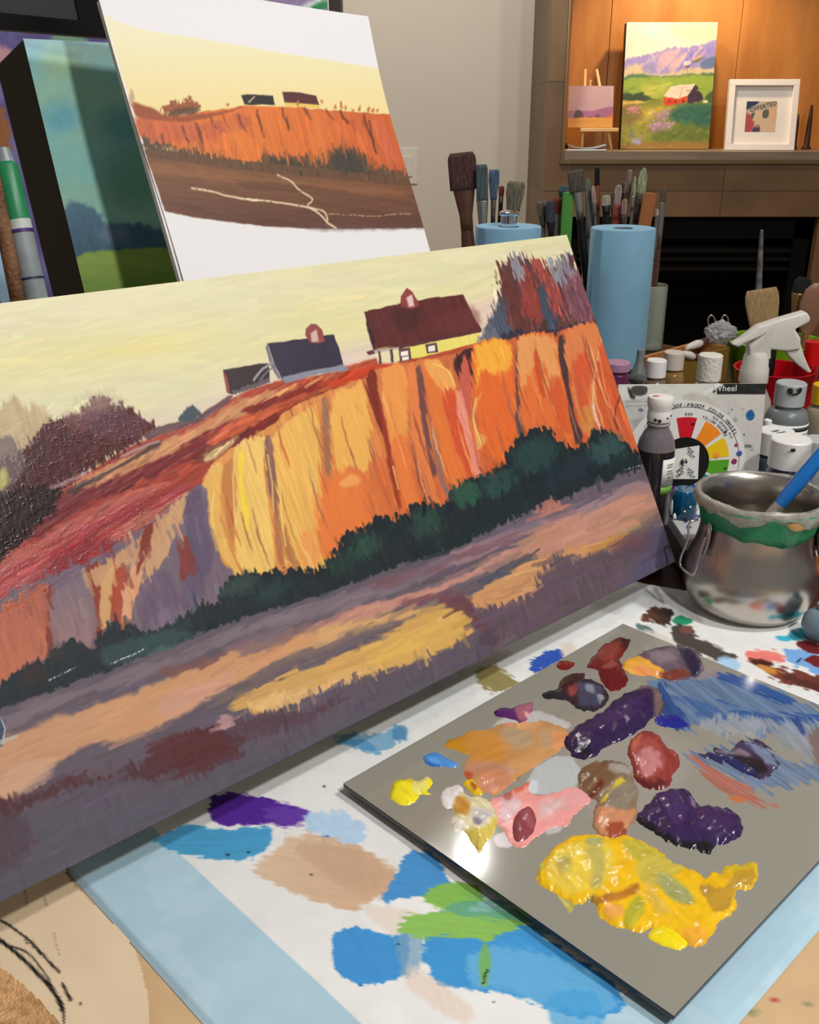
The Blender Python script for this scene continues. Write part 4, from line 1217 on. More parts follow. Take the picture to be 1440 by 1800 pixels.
    p.daub([(-40, 1600), (-40, 1280), (310, 1134), (680, 1004), (1150, 828), (1190, 1000), (560, 1330)], 620, -24, 44, 7, jit=0.07, hue=0.018, h=0.00008, spread=12)
    p.daub([(-40, 1600), (-40, 1420), (400, 1260), (850, 1100), (1100, 960), (1190, 1000), (560, 1330)], 300, 70, 26, 5, jit=0.08, hue=0.018, h=0.00008, spread=14)
    p.h = p.h * 0.4 + (0.00003 * (rng.random(len(X)) - 0.5)) * p.w + 0.00002 * vnoise((X * 0.32 + Y * 0.95) / 30, (X * 0.95 - Y * 0.32) / 2.2, 70)
    # raised specks of wet paint
    p.flecks([(-40, 700), (80, 740), (190, 700), (290, 760), (120, 860), (60, 960), (-40, 1000)], 480, None, h=0.00030)
    p.flecks([(-40, 960), (120, 920), (300, 850), (330, 900), (200, 970), (60, 1060), (-40, 1120)], 900, None, h=0.00030)
    p.flecks([(880, 470), (1010, 460), (1050, 570), (900, 600)], 700, None, h=0.00030)
    p.flecks([(650, 540), (820, 520), (845, 580), (660, 612)], 110, None, h=0.00030)
    p.flecks([(360, 860), (1100, 600), (1110, 790), (420, 1000)], 420, None, h=0.00030)
    p.flecks([(0, 1200), (400, 1060), (1000, 870), (1150, 900), (0, 1400)], 110, None, h=0.00030)

ptM = Paint(XM, YM, (229, 219, 168))
paint_landscape(ptM)
grid_mesh('painted_surface', PM + nM * 0.0004, nuM, nvM, ptM, wet_paint, big, nrm=nM)
slab('panel', R0 - uM * L_M, uM, vM, nM, L_M, H_M, 0.009, panel_edge, big, bevel=0.0008)

# table easel behind it: a ledge, two uprights, a brace
es = thing('table_easel', 'dark walnut table easel holding the large landscape painting', 'easel', tab(0.62, -0.72))
for s in (-0.62, -0.28):
    slab('upright', R0 + uM * s + vM * 0.03 - nM * 0.0105, uM, vM, nM, 0.03, 0.33, 0.016, easel_wood, es)
slab('cross_bar', R0 - uM * 0.62 + vM * 0.10 - nM * 0.0268, uM, vM, nM, 0.37, 0.03, 0.014, easel_wood, es)
for s in (-0.60, -0.27):
    q = R0 + uM * s + vM * 0.11 - nM * 0.043
    f_ = np.array([q[0], q[1], 0.0118]) + backM * 0.10
    tube('brace', [q, f_], 0.008, easel_wood, es, seg=8)
    g_ = R0 + uM * s + vM * 0.05 - nM * 0.034
    tube('foot', [g_, np.array([g_[0], g_[1], 0.0115]) + backM * 0.035], 0.0075, easel_wood, es, seg=8)

# ------------------------------------------------------------------ printed reference photo on a curled white board
uB, vB, nB, backB = lean_frame(47.37, 23.0)
PB = R0 + vM * 0.39 + backM * 0.045
cTR = at_plane(640, 35, PB, nB)
cTL = at_plane(172, -8, PB, nB)
WB = float(np.dot(cTR - cTL, uB))
HB = float((cTR[2] - 0.085) / vB[2])
OB = cTR - uB * WB - vB * HB
nu_, nv_ = int(WB / 0.00085), int(HB / 0.00085)
Pp, Sp, Tp = plane_points(OB, uB, vB, WB, HB, nu_, nv_)
# the sheet is cut a little taller at its left and lifts at its edges
Pp = Pp + vB[None] * (Tp / HB * (1 - Sp / WB) * 0.024)[:, None]
wave = 0.003 * (1 + np.sin((Tp - HB) * 14.0 + 0.6)) * np.clip((Sp - WB * 0.45) / (WB * 0.55), 0, 1) ** 2 + 0.0008 * np.sin(Tp * 30 + Sp * 9)
Pp = Pp + nB[None] * (0.0022 + wave)[:, None] + uB[None] * (0.0022 * np.sin((Tp - HB) * 21))[:, None]
Xp, Yp = to_px(Pp)

def paint_print(p):
    X, Y = p.X, p.Y
    p.c[:] = np.array((228, 226, 228)) / 255
    kw = dict(ang=74, sl=50, sw=4)
    p.poly([(184, 26), (204, 37), (260, 54), (340, 66), (420, 80), (500, 94), (580, 106), (654, 118), (700, 126), (760, 260), (790, 396), (640, 402), (540, 402), (470, 398), (400, 390), (340, 382), (291, 372), (270, 300), (240, 210), (210, 120)],
           (232, 226, 190), c2=(234, 214, 152), g=(0, 1, 60, 190), soft=1.2, wob=0.4, rnd=False, streak=0.01, **kw)
    # hillside
    p.poly([(234, 184), (262, 192), (284, 202), (330, 200), (400, 190), (440, 186), (520, 188), (600, 196), (674, 200), (720, 203), (760, 312), (702, 310), (640, 300), (560, 306), (480, 304), (400, 290), (330, 268), (260, 250)],
           (214, 112, 44), c2=(196, 92, 44), g=(1, 0, 480, 690), soft=1.5, wob=2, rnd=False, streak=0.12, **kw)
    p.poly([(234, 180), (270, 192), (300, 204), (390, 196), (430, 186), (400, 198), (330, 214), (270, 212), (240, 204)], (150, 74, 40), soft=3, wob=2, **kw)
    p.poly([(236, 206), (280, 214), (360, 216), (420, 200), (440, 220), (380, 240), (300, 250), (254, 246)], (196, 96, 56), soft=5, wob=4, streak=0.2, **kw)
    for x, y0, y1, w in ((496, 190, 224, 3), (452, 194, 240, 3), (536, 190, 210, 3), (600, 196, 216, 4), (640, 202, 240, 3), (420, 200, 230, 2), (394, 204, 230, 3), (370, 206, 226, 2), (650, 214, 270, 4), (574, 192, 210, 2), (344, 216, 250, 3), (320, 222, 250, 3)):
        p.line([(x, y0), (x + 4, (y0 + y1) / 2), (x + 12, y1)], w, (84, 40, 24), soft=1.5, wob=2, op=0.8)
    p.line([(400, 214), (430, 260)], 16, (226, 128, 44), soft=8, op=0.6)
    p.line([(556, 204), (566, 280)], 20, (222, 122, 54), soft=8, op=0.6)
    p.line([(664, 220), (690, 280)], 16, (216, 110, 84), soft=8, op=0.6)
    # shrub band
    p.poly([(252, 246), (290, 256), (340, 264), (400, 280), (430, 288), (470, 276), (500, 276), (560, 282), (590, 268), (612, 256), (630, 272), (650, 288), (702, 302), (760, 310), (760, 330), (706, 322), (640, 318), (540, 310), (460, 304), (380, 290), (310, 282), (260, 276)],
           (88, 66, 46), soft=6, wob=6, ws=7, fray=9, sl=14, sw=2, ang=80, streak=0.3)
    p.poly([(470, 280), (500, 276), (540, 290), (560, 306), (480, 304)], (52, 48, 40), op=0.7, soft=6, wob=5)
    p.poly([(580, 280), (612, 258), (640, 290), (660, 314), (600, 314)], (60, 54, 48), op=0.8, soft=6, wob=5, fray=5)
    # field
    p.poly([(254, 262), (320, 270), (420, 282), (560, 296), (704, 312), (770, 318), (770, 340), (560, 330), (400, 312), (262, 290)], (98, 68, 44), soft=1.5, wob=1, rnd=False)
    p.poly([(258, 276), (320, 284), (400, 296), (480, 306), (560, 312), (640, 320), (706, 326), (780, 334), (780, 400), (640, 402), (540, 402), (470, 398), (400, 390), (340, 382), (290, 371)],
           (122, 78, 50), c2=(92, 56, 44), g=(0, 1, 300, 400), soft=1.5, wob=1, rnd=False, streak=0.16, ang=8, sl=60, sw=3)
    p.poly([(270, 290), (400, 304), (560, 320), (700, 334), (700, 346), (560, 332), (400, 318), (280, 304)], (150, 100, 62), op=0.5, soft=6, wob=4, ang=8)
    p.poly([(420, 318), (500, 322), (580, 332), (500, 336), (430, 330)], (90, 56, 38), op=0.6, soft=4, wob=4, ang=8)
    p.poly([(560, 396), (727, 396), (727, 402), (560, 404)], (98, 74, 70), op=0.6, soft=5)
    p.daub([(250, 216), (360, 218), (440, 202), (674, 212), (700, 300), (480, 290), (260, 250)], 260, 76, 26, 3.5, jit=0.10, hue=0.02, h=0)
    p.daub([(255, 250), (440, 280), (612, 256), (704, 304), (704, 322), (480, 306), (260, 276)], 260, 80, 9, 2.5, jit=0.25, hue=0.03, h=0)
    p.daub([(262, 284), (700, 330), (727, 400), (540, 400), (291, 371)], 260, 8, 26, 2.5, jit=0.12, hue=0.02, h=0)
    # chalk tracks
    ck = (222, 204, 168)
    p.line([(338, 331), (370, 336), (400, 344), (430, 350), (460, 352), (505, 358), (545, 366), (566, 380), (576, 392), (590, 400)], 3.2, ck, soft=1, wob=1, dry=0.12)
    p.line([(488, 308), (510, 318), (526, 334), (550, 350), (541, 362), (570, 372), (576, 388)], 2.6, ck, soft=1, wob=1, dry=0.15)
    p.line([(575, 376), (620, 378), (660, 380), (700, 376), (722, 376)], 2, (180, 150, 120), soft=1, wob=1, dry=0.3)
    p.line([(436, 350), (452, 352)], 4, (230, 214, 178), soft=1)
    # buildings, trees on the skyline
    p.poly([(424, 167), (445, 166), (480, 168), (484, 184), (430, 184)], (36, 30, 32), soft=1.2, wob=1, rnd=False)
    p.line([(438, 180), (448, 170)], 3, (210, 196, 150), soft=1, op=0.8)
    p.poly([(496, 161), (530, 163), (556, 168), (562, 186), (500, 180)], (82, 36, 34), soft=1.2, wob=0.8, rnd=False)
    p.poly([(500, 180), (562, 184), (562, 190), (502, 187)], (226, 190, 90), soft=1, wob=0.6, rnd=False)
    p.poly([(284, 194), (290, 176), (296, 182), (306, 176), (318, 180), (330, 170), (340, 176), (346, 182), (352, 190), (320, 200), (290, 202)], (150, 82, 46), soft=2, wob=4, ws=5, fray=5, sl=9, sw=2, ang=85, streak=0.3)
    p.poly([(300, 196), (330, 188), (352, 190), (340, 200), (300, 204)], (80, 58, 42), op=0.8, soft=2, wob=3)
    for x, y, h_ in ((524, 182, 10), (566, 178, 9), (590, 188, 8), (600, 184, 14), (608, 190, 8), (632, 190, 11), (648, 192, 9), (656, 194, 8), (664, 194, 7), (400, 184, 6), (620, 194, 5)):
        p.blob(x, y, 2.6, h_ / 2, (190, 116, 74), soft=1.4, wob=2, ws=4)
    # battered left edge
    p.poly([(228, 158), (234, 162), (234, 190), (226, 180)], (170, 130, 100), op=0.6, soft=2, wob=4)

ptP = Paint(Xp, Yp, (240, 237, 238))
paint_print(ptP)
white_board = mat('white_foam_board', (238, 236, 234), 0.7)
ref = thing('reference_print', 'white board with a curled printed photo of orange cliffs, chalk lines drawn on it', 'printed photo', OB + uB * WB / 2)
satin = paint_mat('print_pigment', 0.55, 0.3, spec=0.35, bump=0.0)
grid_mesh('printed_sheet', Pp, nu_, nv_, ptP, satin, ref)
slab('foam_board', OB, uB, vB, nB, WB - 0.003, HB, 0.006, white_board, ref)
# a hidden rest under the board
rest = slab('board_rest', OB - vB * 0.0125 - nB * 0.012 + uB * 0.03, uB, vB, nB, 0.22, 0.012, 0.02, easel_wood, es)
for s in (0.05, 0.20):
    q = OB + uB * s - vB * 0.014 - nB * 0.016
    tube('rest_leg', [q, np.array([q[0], q[1], 0.004])], 0.006, easel_wood, es, seg=8)

# ------------------------------------------------------------------ deep green-blue canvas behind
uC, vC, nC, backC = lean_frame(47.37, 16.0)
Qc = at_plane(190, 480, PB, nB) + backB * 0.12
cTL = at_plane(40, 68, Qc, nC)
cTRx = at_plane(664, 117, Qc, nC)
WC = float(np.dot(cTRx - cTL, uC))
hC = float((cTL[2] - 0.025) / vC[2])
OC = cTL - vC * hC
dz = float(np.dot(cTRx - cTL, vC))
Pc, Sc, Tc = plane_points(OC, uC, vC, WC, hC, int(WC / 0.0016), int(hC / 0.0016))
Xc, Yc = to_px(Pc)

def paint_teal(p):
    X, Y = p.X, p.Y
    p.c[:] = np.array((146, 204, 198)) / 255
    n = fbm(X / 70, Y / 60, 3)
    p.tint(lambda x, y: np.clip((140 - y) / 80, 0, 1) * 0.8, (140, 172, 190))
    p.tint(lambda x, y: 0.7 * np.clip(n * 2 - 0.7, 0, 1), (164, 202, 170))
    p.blob(108, 206, 34, 26, (104, 178, 200), soft=22, wob=8, op=0.8)
    p.blob(240, 220, 60, 40, (96, 160, 176), soft=26, wob=10, op=0.7)
    p.blob(110, 110, 34, 26, (164, 200, 160), soft=22, wob=8, op=0.8)
    p.blob(240, 310, 60, 50, (110, 168, 150), soft=26, wob=10, op=0.7)
    p.poly([(100, 400), (112, 366), (126, 356), (150, 362), (176, 376), (190, 394), (230, 392), (270, 400), (300, 420), (330, 452), (120, 456)], (92, 126, 150), soft=5, wob=6, ws=10, c2=(70, 104, 128), g=(0, 1, 370, 450), streak=0.14)
    p.blob(200, 412, 26, 16, (124, 140, 168), soft=12, wob=6, op=0.7)
    p.poly([(230, 400), (262, 396), (300, 420), (310, 446), (240, 446)], (78, 104, 130), soft=5, wob=6, ws=7, fray=4, ang=90, op=0.7)
    p.poly([(110, 448), (350, 444), (350, 460), (110, 460)], (64, 88, 126), soft=4, wob=3)
    p.poly([(100, 458), (360, 450), (380, 600), (100, 600)], (150, 176, 82), soft=3, wob=3, c2=(126, 158, 70), g=(0, 1, 460, 500), streak=0.1, ang=10)
    p.line([(45, 76), (90, 90), (140, 100)], 10, (126, 160, 178), soft=5, op=0.5)
    p.c *= (0.97 + 0.06 * fbm(X / 14, Y / 14, 9))[:, None]

ptC = Paint(Xc, Yc, (138, 190, 178))
paint_teal(ptC)
dark_side = mat('canvas_side_dark', (50, 40, 32), 0.6, c2=(40, 32, 27), vscale=6)
canvas_paint = paint_mat('canvas_pigment', 0.55, 0.3, spec=0.4, bump=0.3, bscale=500)
teal = thing('teal_canvas', 'deep dark-sided canvas with a teal sky and blue trees, standing behind the printout', 'painting', OC + uC * WC / 2)
grid_mesh('painted_front', Pc + nC * 0.0006, int(WC / 0.0016), int(hC / 0.0016), ptC, canvas_paint, teal)
slab('stretcher_box', OC, uC, vC, nC, WC, hC, 0.072, dark_side, teal, bevel=0.002)

# ------------------------------------------------------------------ stack of paintings further back
uD, vD, nD, backD = lean_frame(30.0, 8.0)
QD = at_Y(90, 62, 1.56)
def on_D(x, y, off=0.0):
    return at_plane(x, y, QD + backD * off, nD)
pTL, pTR = on_D(-120, 40), on_D(480, 104)
WD = float(np.dot(pTR - pTL, uD))
ztop = pTL[2] + 0.0
hD = (QD[2] - 0.004) / vD[2]
OD = QD - vD * hD - uD * float(np.dot(QD - pTL, uD))
nuD, nvD = int(WD / 0.004), int(hD / 0.004)
Pd, _, _ = plane_points(OD, uD, vD, WD, hD, nuD, nvD)
Xd, Yd = to_px(Pd)
ptD = Paint(Xd, Yd, (120, 114, 168))
ptD.tint(lambda x, y: np.clip(fbm(x / 30, y / 30, 5) * 2 - 0.6, 0, 1), (96, 84, 140))
ptD.poly([(-60, 76), (10, 82), (16, 110), (-60, 120)], (196, 150, 160), soft=5)
ptD.poly([(-60, 200), (6, 190), (14, 292), (-60, 300)], (150, 96, 56), soft=5, wob=6)
ptD.poly([(-60, 380), (30, 390), (40, 520), (-60, 520)], (166, 200, 226), soft=5, wob=6)
ptD.poly([(96, 60), (150, 66), (150, 80), (96, 76)], (130, 170, 140), soft=3)
pur = thing('violet_canvas', 'violet painting mostly hidden behind the teal canvas at far left', 'painting', OD + uD * WD / 2)
grid_mesh('painted_front', Pd + nD * 0.0006, nuD, nvD, ptD, canvas_paint, pur)
slab('stretcher', OD, uD, vD, nD, WD, hD, 0.02, dark_side, pur)

black_frame = mat('glossy_black_frame', (16, 16, 17), 0.25, spec=0.5)
grey_glass = mat('smoky_panel', (66, 66, 68), 0.35, spec=0.4)
OK_ = OD + vD * (hD + 0.003) + nD * 0.004
fr = thing('framed_dark_panel', 'black-framed dark grey panel resting above the violet canvas at top left', 'picture', OK_ + uD * WD / 2)
fw_, hh = WD, 0.42
bz = 0.02
px1 = float(np.dot(at_plane(140, 30, OK_, nD) - OK_, uD))
slab('frame', OK_, uD, vD, nD, fw_, bz, 0.03, black_frame, fr)
slab('frame', OK_ + vD * (hh - bz), uD, vD, nD, fw_, bz, 0.03, black_frame, fr)
slab('frame', OK_ + vD * bz, uD, vD, nD, bz, hh - 2 * bz, 0.03, black_frame, fr)
slab('frame', OK_ + vD * bz + uD * px1, uD, vD, nD, 0.16, hh - 2 * bz, 0.03, black_frame, fr)
slab('panel', OK_ + vD * bz + uD * bz - nD * 0.004, uD, vD, nD, px1 - bz, hh - 2 * bz, 0.02, grey_glass, fr)

# painting whose lower corner shows above the printout
QE = at_Y(520, 10, 1.62)
uE, vE, nE, backE = lean_frame(62.0, 5.0)
def on_E(x, y):
    return at_plane(x, y, QE, nE)
eBL, eBR = on_E(400, 40), on_E(577, 34)
WE = float(np.dot(eBR - eBL, uE))
hE = 0.35
OE = eBR - uE * WE
Pe, _, _ = plane_points(OE, uE, vE, WE, hE, int(WE / 0.002), int(hE / 0.004))
Xe, Ye = to_px(Pe)
ptE = Paint(Xe, Ye, (150, 128, 170))
ptE.tint(lambda x, y: np.clip(fbm(x / 20, y / 14, 5) * 2 - 0.6, 0, 1), (196, 186, 206))
ptE.line([(520, 20), (550, 8), (590, -14)], 12, (226, 230, 226), soft=3, wob=4)
ptE.line([(540, 22), (562, 12), (590, 0)], 12, (30, 140, 84), soft=2, wob=3)
ab = thing('abstract_canvas', 'violet and green canvas whose lower corner shows above the printout', 'painting', OE + uE * WE / 2)
grid_mesh('painted_front', Pe + nE * 0.0006, int(WE / 0.002), int(hE / 0.004), ptE, canvas_paint, ab)
slab('stretcher', OE, uE, vE, nE, WE, hE, 0.02, dark_side, ab)
# its easel
eg = at_Y(590, 10, 1.66)
steel = mat('grey_easel_metal', (84, 78, 76), 0.4, metal=0.5)
te = thing('tall_easel', 'tall grey easel with one mast, standing behind the printout', 'easel', (eg[0], eg[1], 0))
mast_h = OE[2] + 0.4
box('mast', (eg[0], eg[1] + 0.01, mast_h / 2 + 0.01), (0.020, 0.024, mast_h), steel, te, bevel=0.002)
box('shelf', (eg[0] - 0.09, eg[1] + 0.0, OE[2] - 0.012), (0.22, 0.05, 0.012), steel, te, bevel=0.002, rz=0.5)
box('base', (eg[0], eg[1] + 0.05, 0.008), (0.22, 0.2, 0.012), steel, te, bevel=0.003)
# ------------------------------------------------------------------ grey palette with paint
PAL_Z = 0.0125                       # top of the palette
palL, palB, palT = at_z(603, 1377, PAL_Z), at_z(1180, 1791, PAL_Z), at_z(1097, 1097, PAL_Z)
la, lb = float(np.dot(palT - palL, TA)), float(np.dot(palB - palL, TB))
pc = palL + TA * la / 2 + TB * lb / 2
pal = thing('palette', 'smooth grey palette board with heaps of wet paint, lying on the stained pad', 'palette', (pc[0], pc[1], 0.004))
pal_edge = mat('palette_edge', (40, 38, 40), 0.25, spec=0.6)
pal_top = paint_mat('palette_glaze', 0.10, 0.10, spec=0.45, bump=0.02, bscale=60)
box('board', (pc[0], pc[1], PAL_Z - 0.0021), (la, lb, 0.0036), pal_edge, pal, rz=RZ, bevel=0.0008)
for a in (0.03, la - 0.03):
    for b in (0.03, lb - 0.03):
        q = palL + TA * a + TB * b
        lathe('foot', [(0, 0.0), (0.006, 0.0), (0.006, 0.0056), (0, 0.0056)], pal_edge, pal, loc=(q[0], q[1], 0.0030), seg=16)

def flat_grid(p0, wa, wb, step, z):
    nu, nv = max(8, int(wa / step)), max(8, int(wb / step))
    A, B = np.meshgrid(np.linspace(0, wa, nu), np.linspace(0, wb, nv))
    P = np.asarray(p0)[None] + A.ravel()[:, None] * TA[None] + B.ravel()[:, None] * TB[None]
    P[:, 2] = z
    return P, nu, nv

Pg, nug, nvg = flat_grid(palL, la, lb, 0.0009, PAL_Z)
Xg, Yg = to_px(Pg)
GREY = (146, 143, 132)

def paint_palette(p):
    p.c[:] = np.array(GREY) / 255
    p.tint(lambda x, y: 0.25 * fbm(x / 160, y / 120, 3), (150, 146, 142))
    S = dict(soft=3, wob=5, ws=12)
    # thin films of paint that are only a stain
    p.poly([(1000, 1290), (1060, 1260), (1110, 1280), (1200, 1296), (1230, 1330), (1150, 1420), (1060, 1440), (1000, 1400)], (172, 160, 156), op=0.35, soft=14, wob=8)
    p.poly([(1150, 1186), (1200, 1180), (1260, 1184), (1330, 1200), (1390, 1230), (1450, 1252), (1450, 1290), (1380, 1286), (1320, 1290), (1250, 1282), (1190, 1276), (1160, 1240)], (98, 122, 158), soft=3, wob=6, fray=14, ang=38, sl=70, sw=4, streak=0.32, op=0.92)
    p.poly([(1160, 1200), (1180, 1230), (1210, 1276), (1180, 1280), (1156, 1250)], (44, 70, 130), soft=3, wob=4, fray=8, ang=60, sl=40, sw=3, streak=0.3, op=0.9)
    p.poly([(1250, 1182), (1310, 1190), (1360, 1210), (1396, 1234), (1380, 1240), (1320, 1214), (1270, 1200)], (46, 78, 146), soft=3, wob=4, fray=7, ang=25, sl=50, sw=3, streak=0.3, op=0.85)
    p.poly([(1180, 1220), (1240, 1236), (1300, 1270), (1290, 1276), (1230, 1256)], (60, 92, 150), soft=3, wob=4, fray=6, ang=40, sl=50, sw=3, streak=0.3, op=0.7)
    p.poly([(1260, 1230), (1320, 1252), (1440, 1256), (1440, 1268), (1340, 1270)], (52, 86, 150), soft=3, wob=4, fray=6, ang=15, sl=50, sw=3, streak=0.3, op=0.8)
    p.poly([(1230, 1270), (1290, 1260), (1340, 1270), (1330, 1296), (1260, 1290)], (164, 164, 168), soft=4, wob=5, fray=10, ang=100, sl=26, sw=3, op=0.7)
    p.poly([(1356, 1262), (1400, 1268), (1450, 1276), (1450, 1340), (1420, 1330), (1380, 1310), (1350, 1280)], (140, 146, 156), soft=4, wob=5, fray=12, ang=50, sl=50, sw=3, streak=0.25, op=0.85)
    p.poly([(1390, 1262), (1404, 1264), (1420, 1290), (1408, 1286)], (50, 70, 130), soft=2, wob=3, fray=5, ang=60, op=0.85)
    p.poly([(1420, 1290), (1450, 1280), (1450, 1350), (1430, 1336)], (122, 96, 92), soft=4, wob=4, fray=8, ang=60, op=0.8)
    p.poly([(1212, 1330), (1240, 1316), (1300, 1310), (1330, 1300), (1350, 1320), (1380, 1340), (1450, 1350), (1440, 1370), (1390, 1378), (1340, 1392), (1300, 1376), (1250, 1350)], (104, 122, 152), soft=3, wob=5, fray=14, ang=35, sl=60, sw=3.5, streak=0.35, op=0.92)
    p.poly([(1212, 1332), (1250, 1350), (1300, 1378), (1340, 1400), (1366, 1420), (1320, 1410), (1290, 1404), (1250, 1370)], (176, 106, 92), soft=3, wob=4, fray=9, ang=32, sl=60, sw=3, streak=0.2, op=0.92)
    p.poly([(1280, 1400), (1310, 1402), (1300, 1412)], (196, 110, 70), soft=3, wob=2)
    p.poly([(1220, 1186), (1258, 1170), (1262, 1190), (1230, 1196)], (156, 136, 140), soft=4, wob=4, fray=6, ang=20, op=0.7)
    # milky patches
    p.poly([(866, 1276), (900, 1256), (940, 1250), (990, 1264), (1000, 1280), (940, 1290), (880, 1290)], (190, 190, 188), soft=2.5, wob=3)
    p.poly([(930, 1360), (980, 1330), (1010, 1336), (1020, 1360), (1010, 1384), (960, 1396), (930, 1392)], (184, 188, 190), soft=2.5, wob=4)
    p.poly([(920, 1380), (944, 1372), (946, 1392), (924, 1394)], (204, 210, 218), soft=2, wob=3)
    p.poly([(868, 1470), (896, 1460), (900, 1486), (876, 1488)], (214, 206, 208), soft=2, wob=2)
    p.poly([(960, 1456), (990, 1448), (984, 1462), (964, 1466)], (190, 188, 188), soft=2, wob=2)
    p.w[:] = 0.0
    p.w += 0.35 * (np.abs(p.c - np.array(GREY) / 255).sum(1) > 0.12)
    p.poly([(770, 1450), (800, 1470), (840, 1510), (900, 1540), (870, 1546), (800, 1500)], GREY, op=0.0)

ptG = Paint(Xg, Yg, GREY)
paint_palette(ptG)
go = grid_mesh('glazed_face', Pg, nug, nvg, ptG, pal_top, pal)
go.data.flip_normals()

wet = paint_mat('heaped_wet_paint', 0.34, 0.2, spec=0.5, bump=0.0, bscale=1500, coat=0.1)

def dab(label, pts, base, strokes=(), hmax=0.003, ridge=0.001, ang=40, sl=30, sw=5, wob=3, frag=0.0, edge=9.0, ws=9, streak=0.12, wetness=0.85, step=0.0008, seed=1, base2=None, g=None):
    pts = round_poly(pts, 4)
    W = np.array([at_z(x, y, PAL_Z) for x, y in pts])
    a = W @ TA; b = W @ TB
    m_ = 0.006
    p0 = TA * (a.min() - m_) + TB * (b.min() - m_)
    P, nu, nv = flat_grid(p0, a.max() - a.min() + 2 * m_, b.max() - b.min() + 2 * m_, step, PAL_Z)
    X, Y = to_px(P)
    p = Paint(X, Y, base)
    if base2:
        t = np.clip((X * g[0] + Y * g[1] - g[2]) / (g[3] - g[2]), 0, 1)[:, None]
        p.c = p.c * (1 - t) + np.array(base2) / 255.0 * t
    p.seed = seed * 13
    Xw = X + wob * 2 * (fbm(X / ws, Y / ws, seed, 2) - 0.5)
    Yw = Y + wob * 2 * (fbm(X / ws, Y / ws, seed + 40, 2) - 0.5)
    d = sdist(Xw, Yw, pts)
    ca, sa = math.cos(math.radians(ang)), math.sin(math.radians(ang))
    al, ac = X * ca + Y * sa, -X * sa + Y * ca
    st = vnoise(al / sl, ac / sw, seed + 3) * 0.6 + vnoise(al / sl * 2, ac / sw * 2.2, seed + 8) * 0.4
    if frag:
        d = d + frag * 2 * (vnoise(al / (sl * 0.5), ac / sw, seed + 5) - 0.55)
    p.c *= (1 + streak * (st[:, None] - 0.5) * 2)
    lump = fbm(X / 24, Y / 20, seed + 60, 2)
    prof = 1 - np.exp(-np.clip(d, 0, None) / edge)
    sth = vnoise(al / (sl * 1.8), ac / (sw * 1.9), seed + 3) * 0.75 + vnoise(al / (sl * 1.2), ac / (sw * 0.9), seed + 8) * 0.25
    p.h = prof * hmax * (0.6 + 0.8 * lump) + prof * ridge * (sth - 0.5) * 1.1
    p.w[:] = wetness
    for s in strokes:
        k = dict(soft=2, wob=3, ws=9, fray=2, ang=ang, sl=sl, sw=sw, streak=0.12, hs=0.0)
        k.update(s[2] if len(s) > 2 else {})
        hh_ = k.pop('add', 0.0)
        keep_h = p.h.copy()
        k['h'] = 0.0
        before = p.c.copy()
        p.poly(s[0], s[1], **k)
        p.h = keep_h
        if hh_:
            ch = np.clip(np.abs(p.c - before).sum(1) * 3, 0, 1)
            p.h += ch * hh_ * prof
    p.h = np.where(d > 0, np.maximum(p.h, 0.00012) + 0.0001, -0.0006)
    p.w[d < 1.5] *= 0.7
    o = grid_mesh('paint_heap', P, nu, nv, p, wet, pal, keep=d > -1.5, nrm=np.array([0, 0, 1.0]))
    o.data.flip_normals()
    o['label'] = label
    return o

dab('small round heap of bright yellow paint', [(686, 1390), (696, 1374), (716, 1368), (732, 1372), (752, 1366), (760, 1378), (752, 1392), (760, 1398), (740, 1398), (728, 1412), (706, 1415), (690, 1406)], (240, 222, 34),
    [([(726, 1374), (746, 1368), (752, 1384), (738, 1396), (726, 1394)], (232, 220, 120)), ([(740, 1366), (752, 1366), (750, 1374)], (240, 232, 190))], hmax=0.004, seed=2, ridge=0.0012)
dab('small dab of sky blue paint', [(744, 1334), (752, 1326), (768, 1322), (784, 1332), (804, 1340), (800, 1348), (776, 1348), (754, 1346)], (84, 150, 224), [([(744, 1336), (760, 1344), (776, 1348), (756, 1350)], (50, 110, 190))], hmax=0.0035, seed=3, wob=2)
dab('broad smooth spread of ochre and peach paint', [(780, 1312), (790, 1300), (812, 1294), (826, 1284), (860, 1282), (880, 1272), (920, 1270), (960, 1268), (990, 1280), (1002, 1294), (984, 1320), (960, 1334), (936, 1352), (900, 1376), (876, 1396), (850, 1392), (822, 1372), (814, 1350), (822, 1330), (800, 1320)],
    (200, 146, 90), [([(780, 1312), (800, 1296), (826, 1288), (830, 1320), (806, 1322)], (196, 134, 30), dict(soft=4)), ([(820, 1290), (870, 1290), (890, 1330), (870, 1346), (830, 1336)], (206, 142, 60), dict(soft=10)),
                     ([(880, 1284), (930, 1282), (936, 1310), (900, 1316)], (186, 156, 122), dict(soft=8)), ([(950, 1282), (980, 1286), (976, 1310), (950, 1312)], (188, 154, 116), dict(soft=6)),
                     ([(814, 1346), (850, 1340), (900, 1350), (900, 1366), (850, 1366), (818, 1366)], (196, 138, 108), dict(soft=7)), ([(846, 1360), (880, 1356), (900, 1370), (876, 1394), (850, 1392)], (206, 132, 96), dict(soft=5)),
                     ([(816, 1356), (830, 1358), (830, 1370), (820, 1370)], (196, 88, 56), dict(soft=3)), ([(910, 1270), (950, 1268), (940, 1282), (916, 1284)], (226, 166, 112), dict(soft=3)), ([(886, 1270), (904, 1268), (900, 1280)], (236, 140, 120), dict(soft=3)),
                     ([(908, 1370), (930, 1356), (928, 1362), (912, 1374)], (84, 78, 72), dict(soft=2)), ([(970, 1286), (1000, 1290), (984, 1316), (972, 1310)], (216, 146, 96), dict(soft=4))],
    hmax=0.0012, ridge=0.0003, ang=-20, sl=60, sw=8, seed=4, wetness=0.45, streak=0.05)
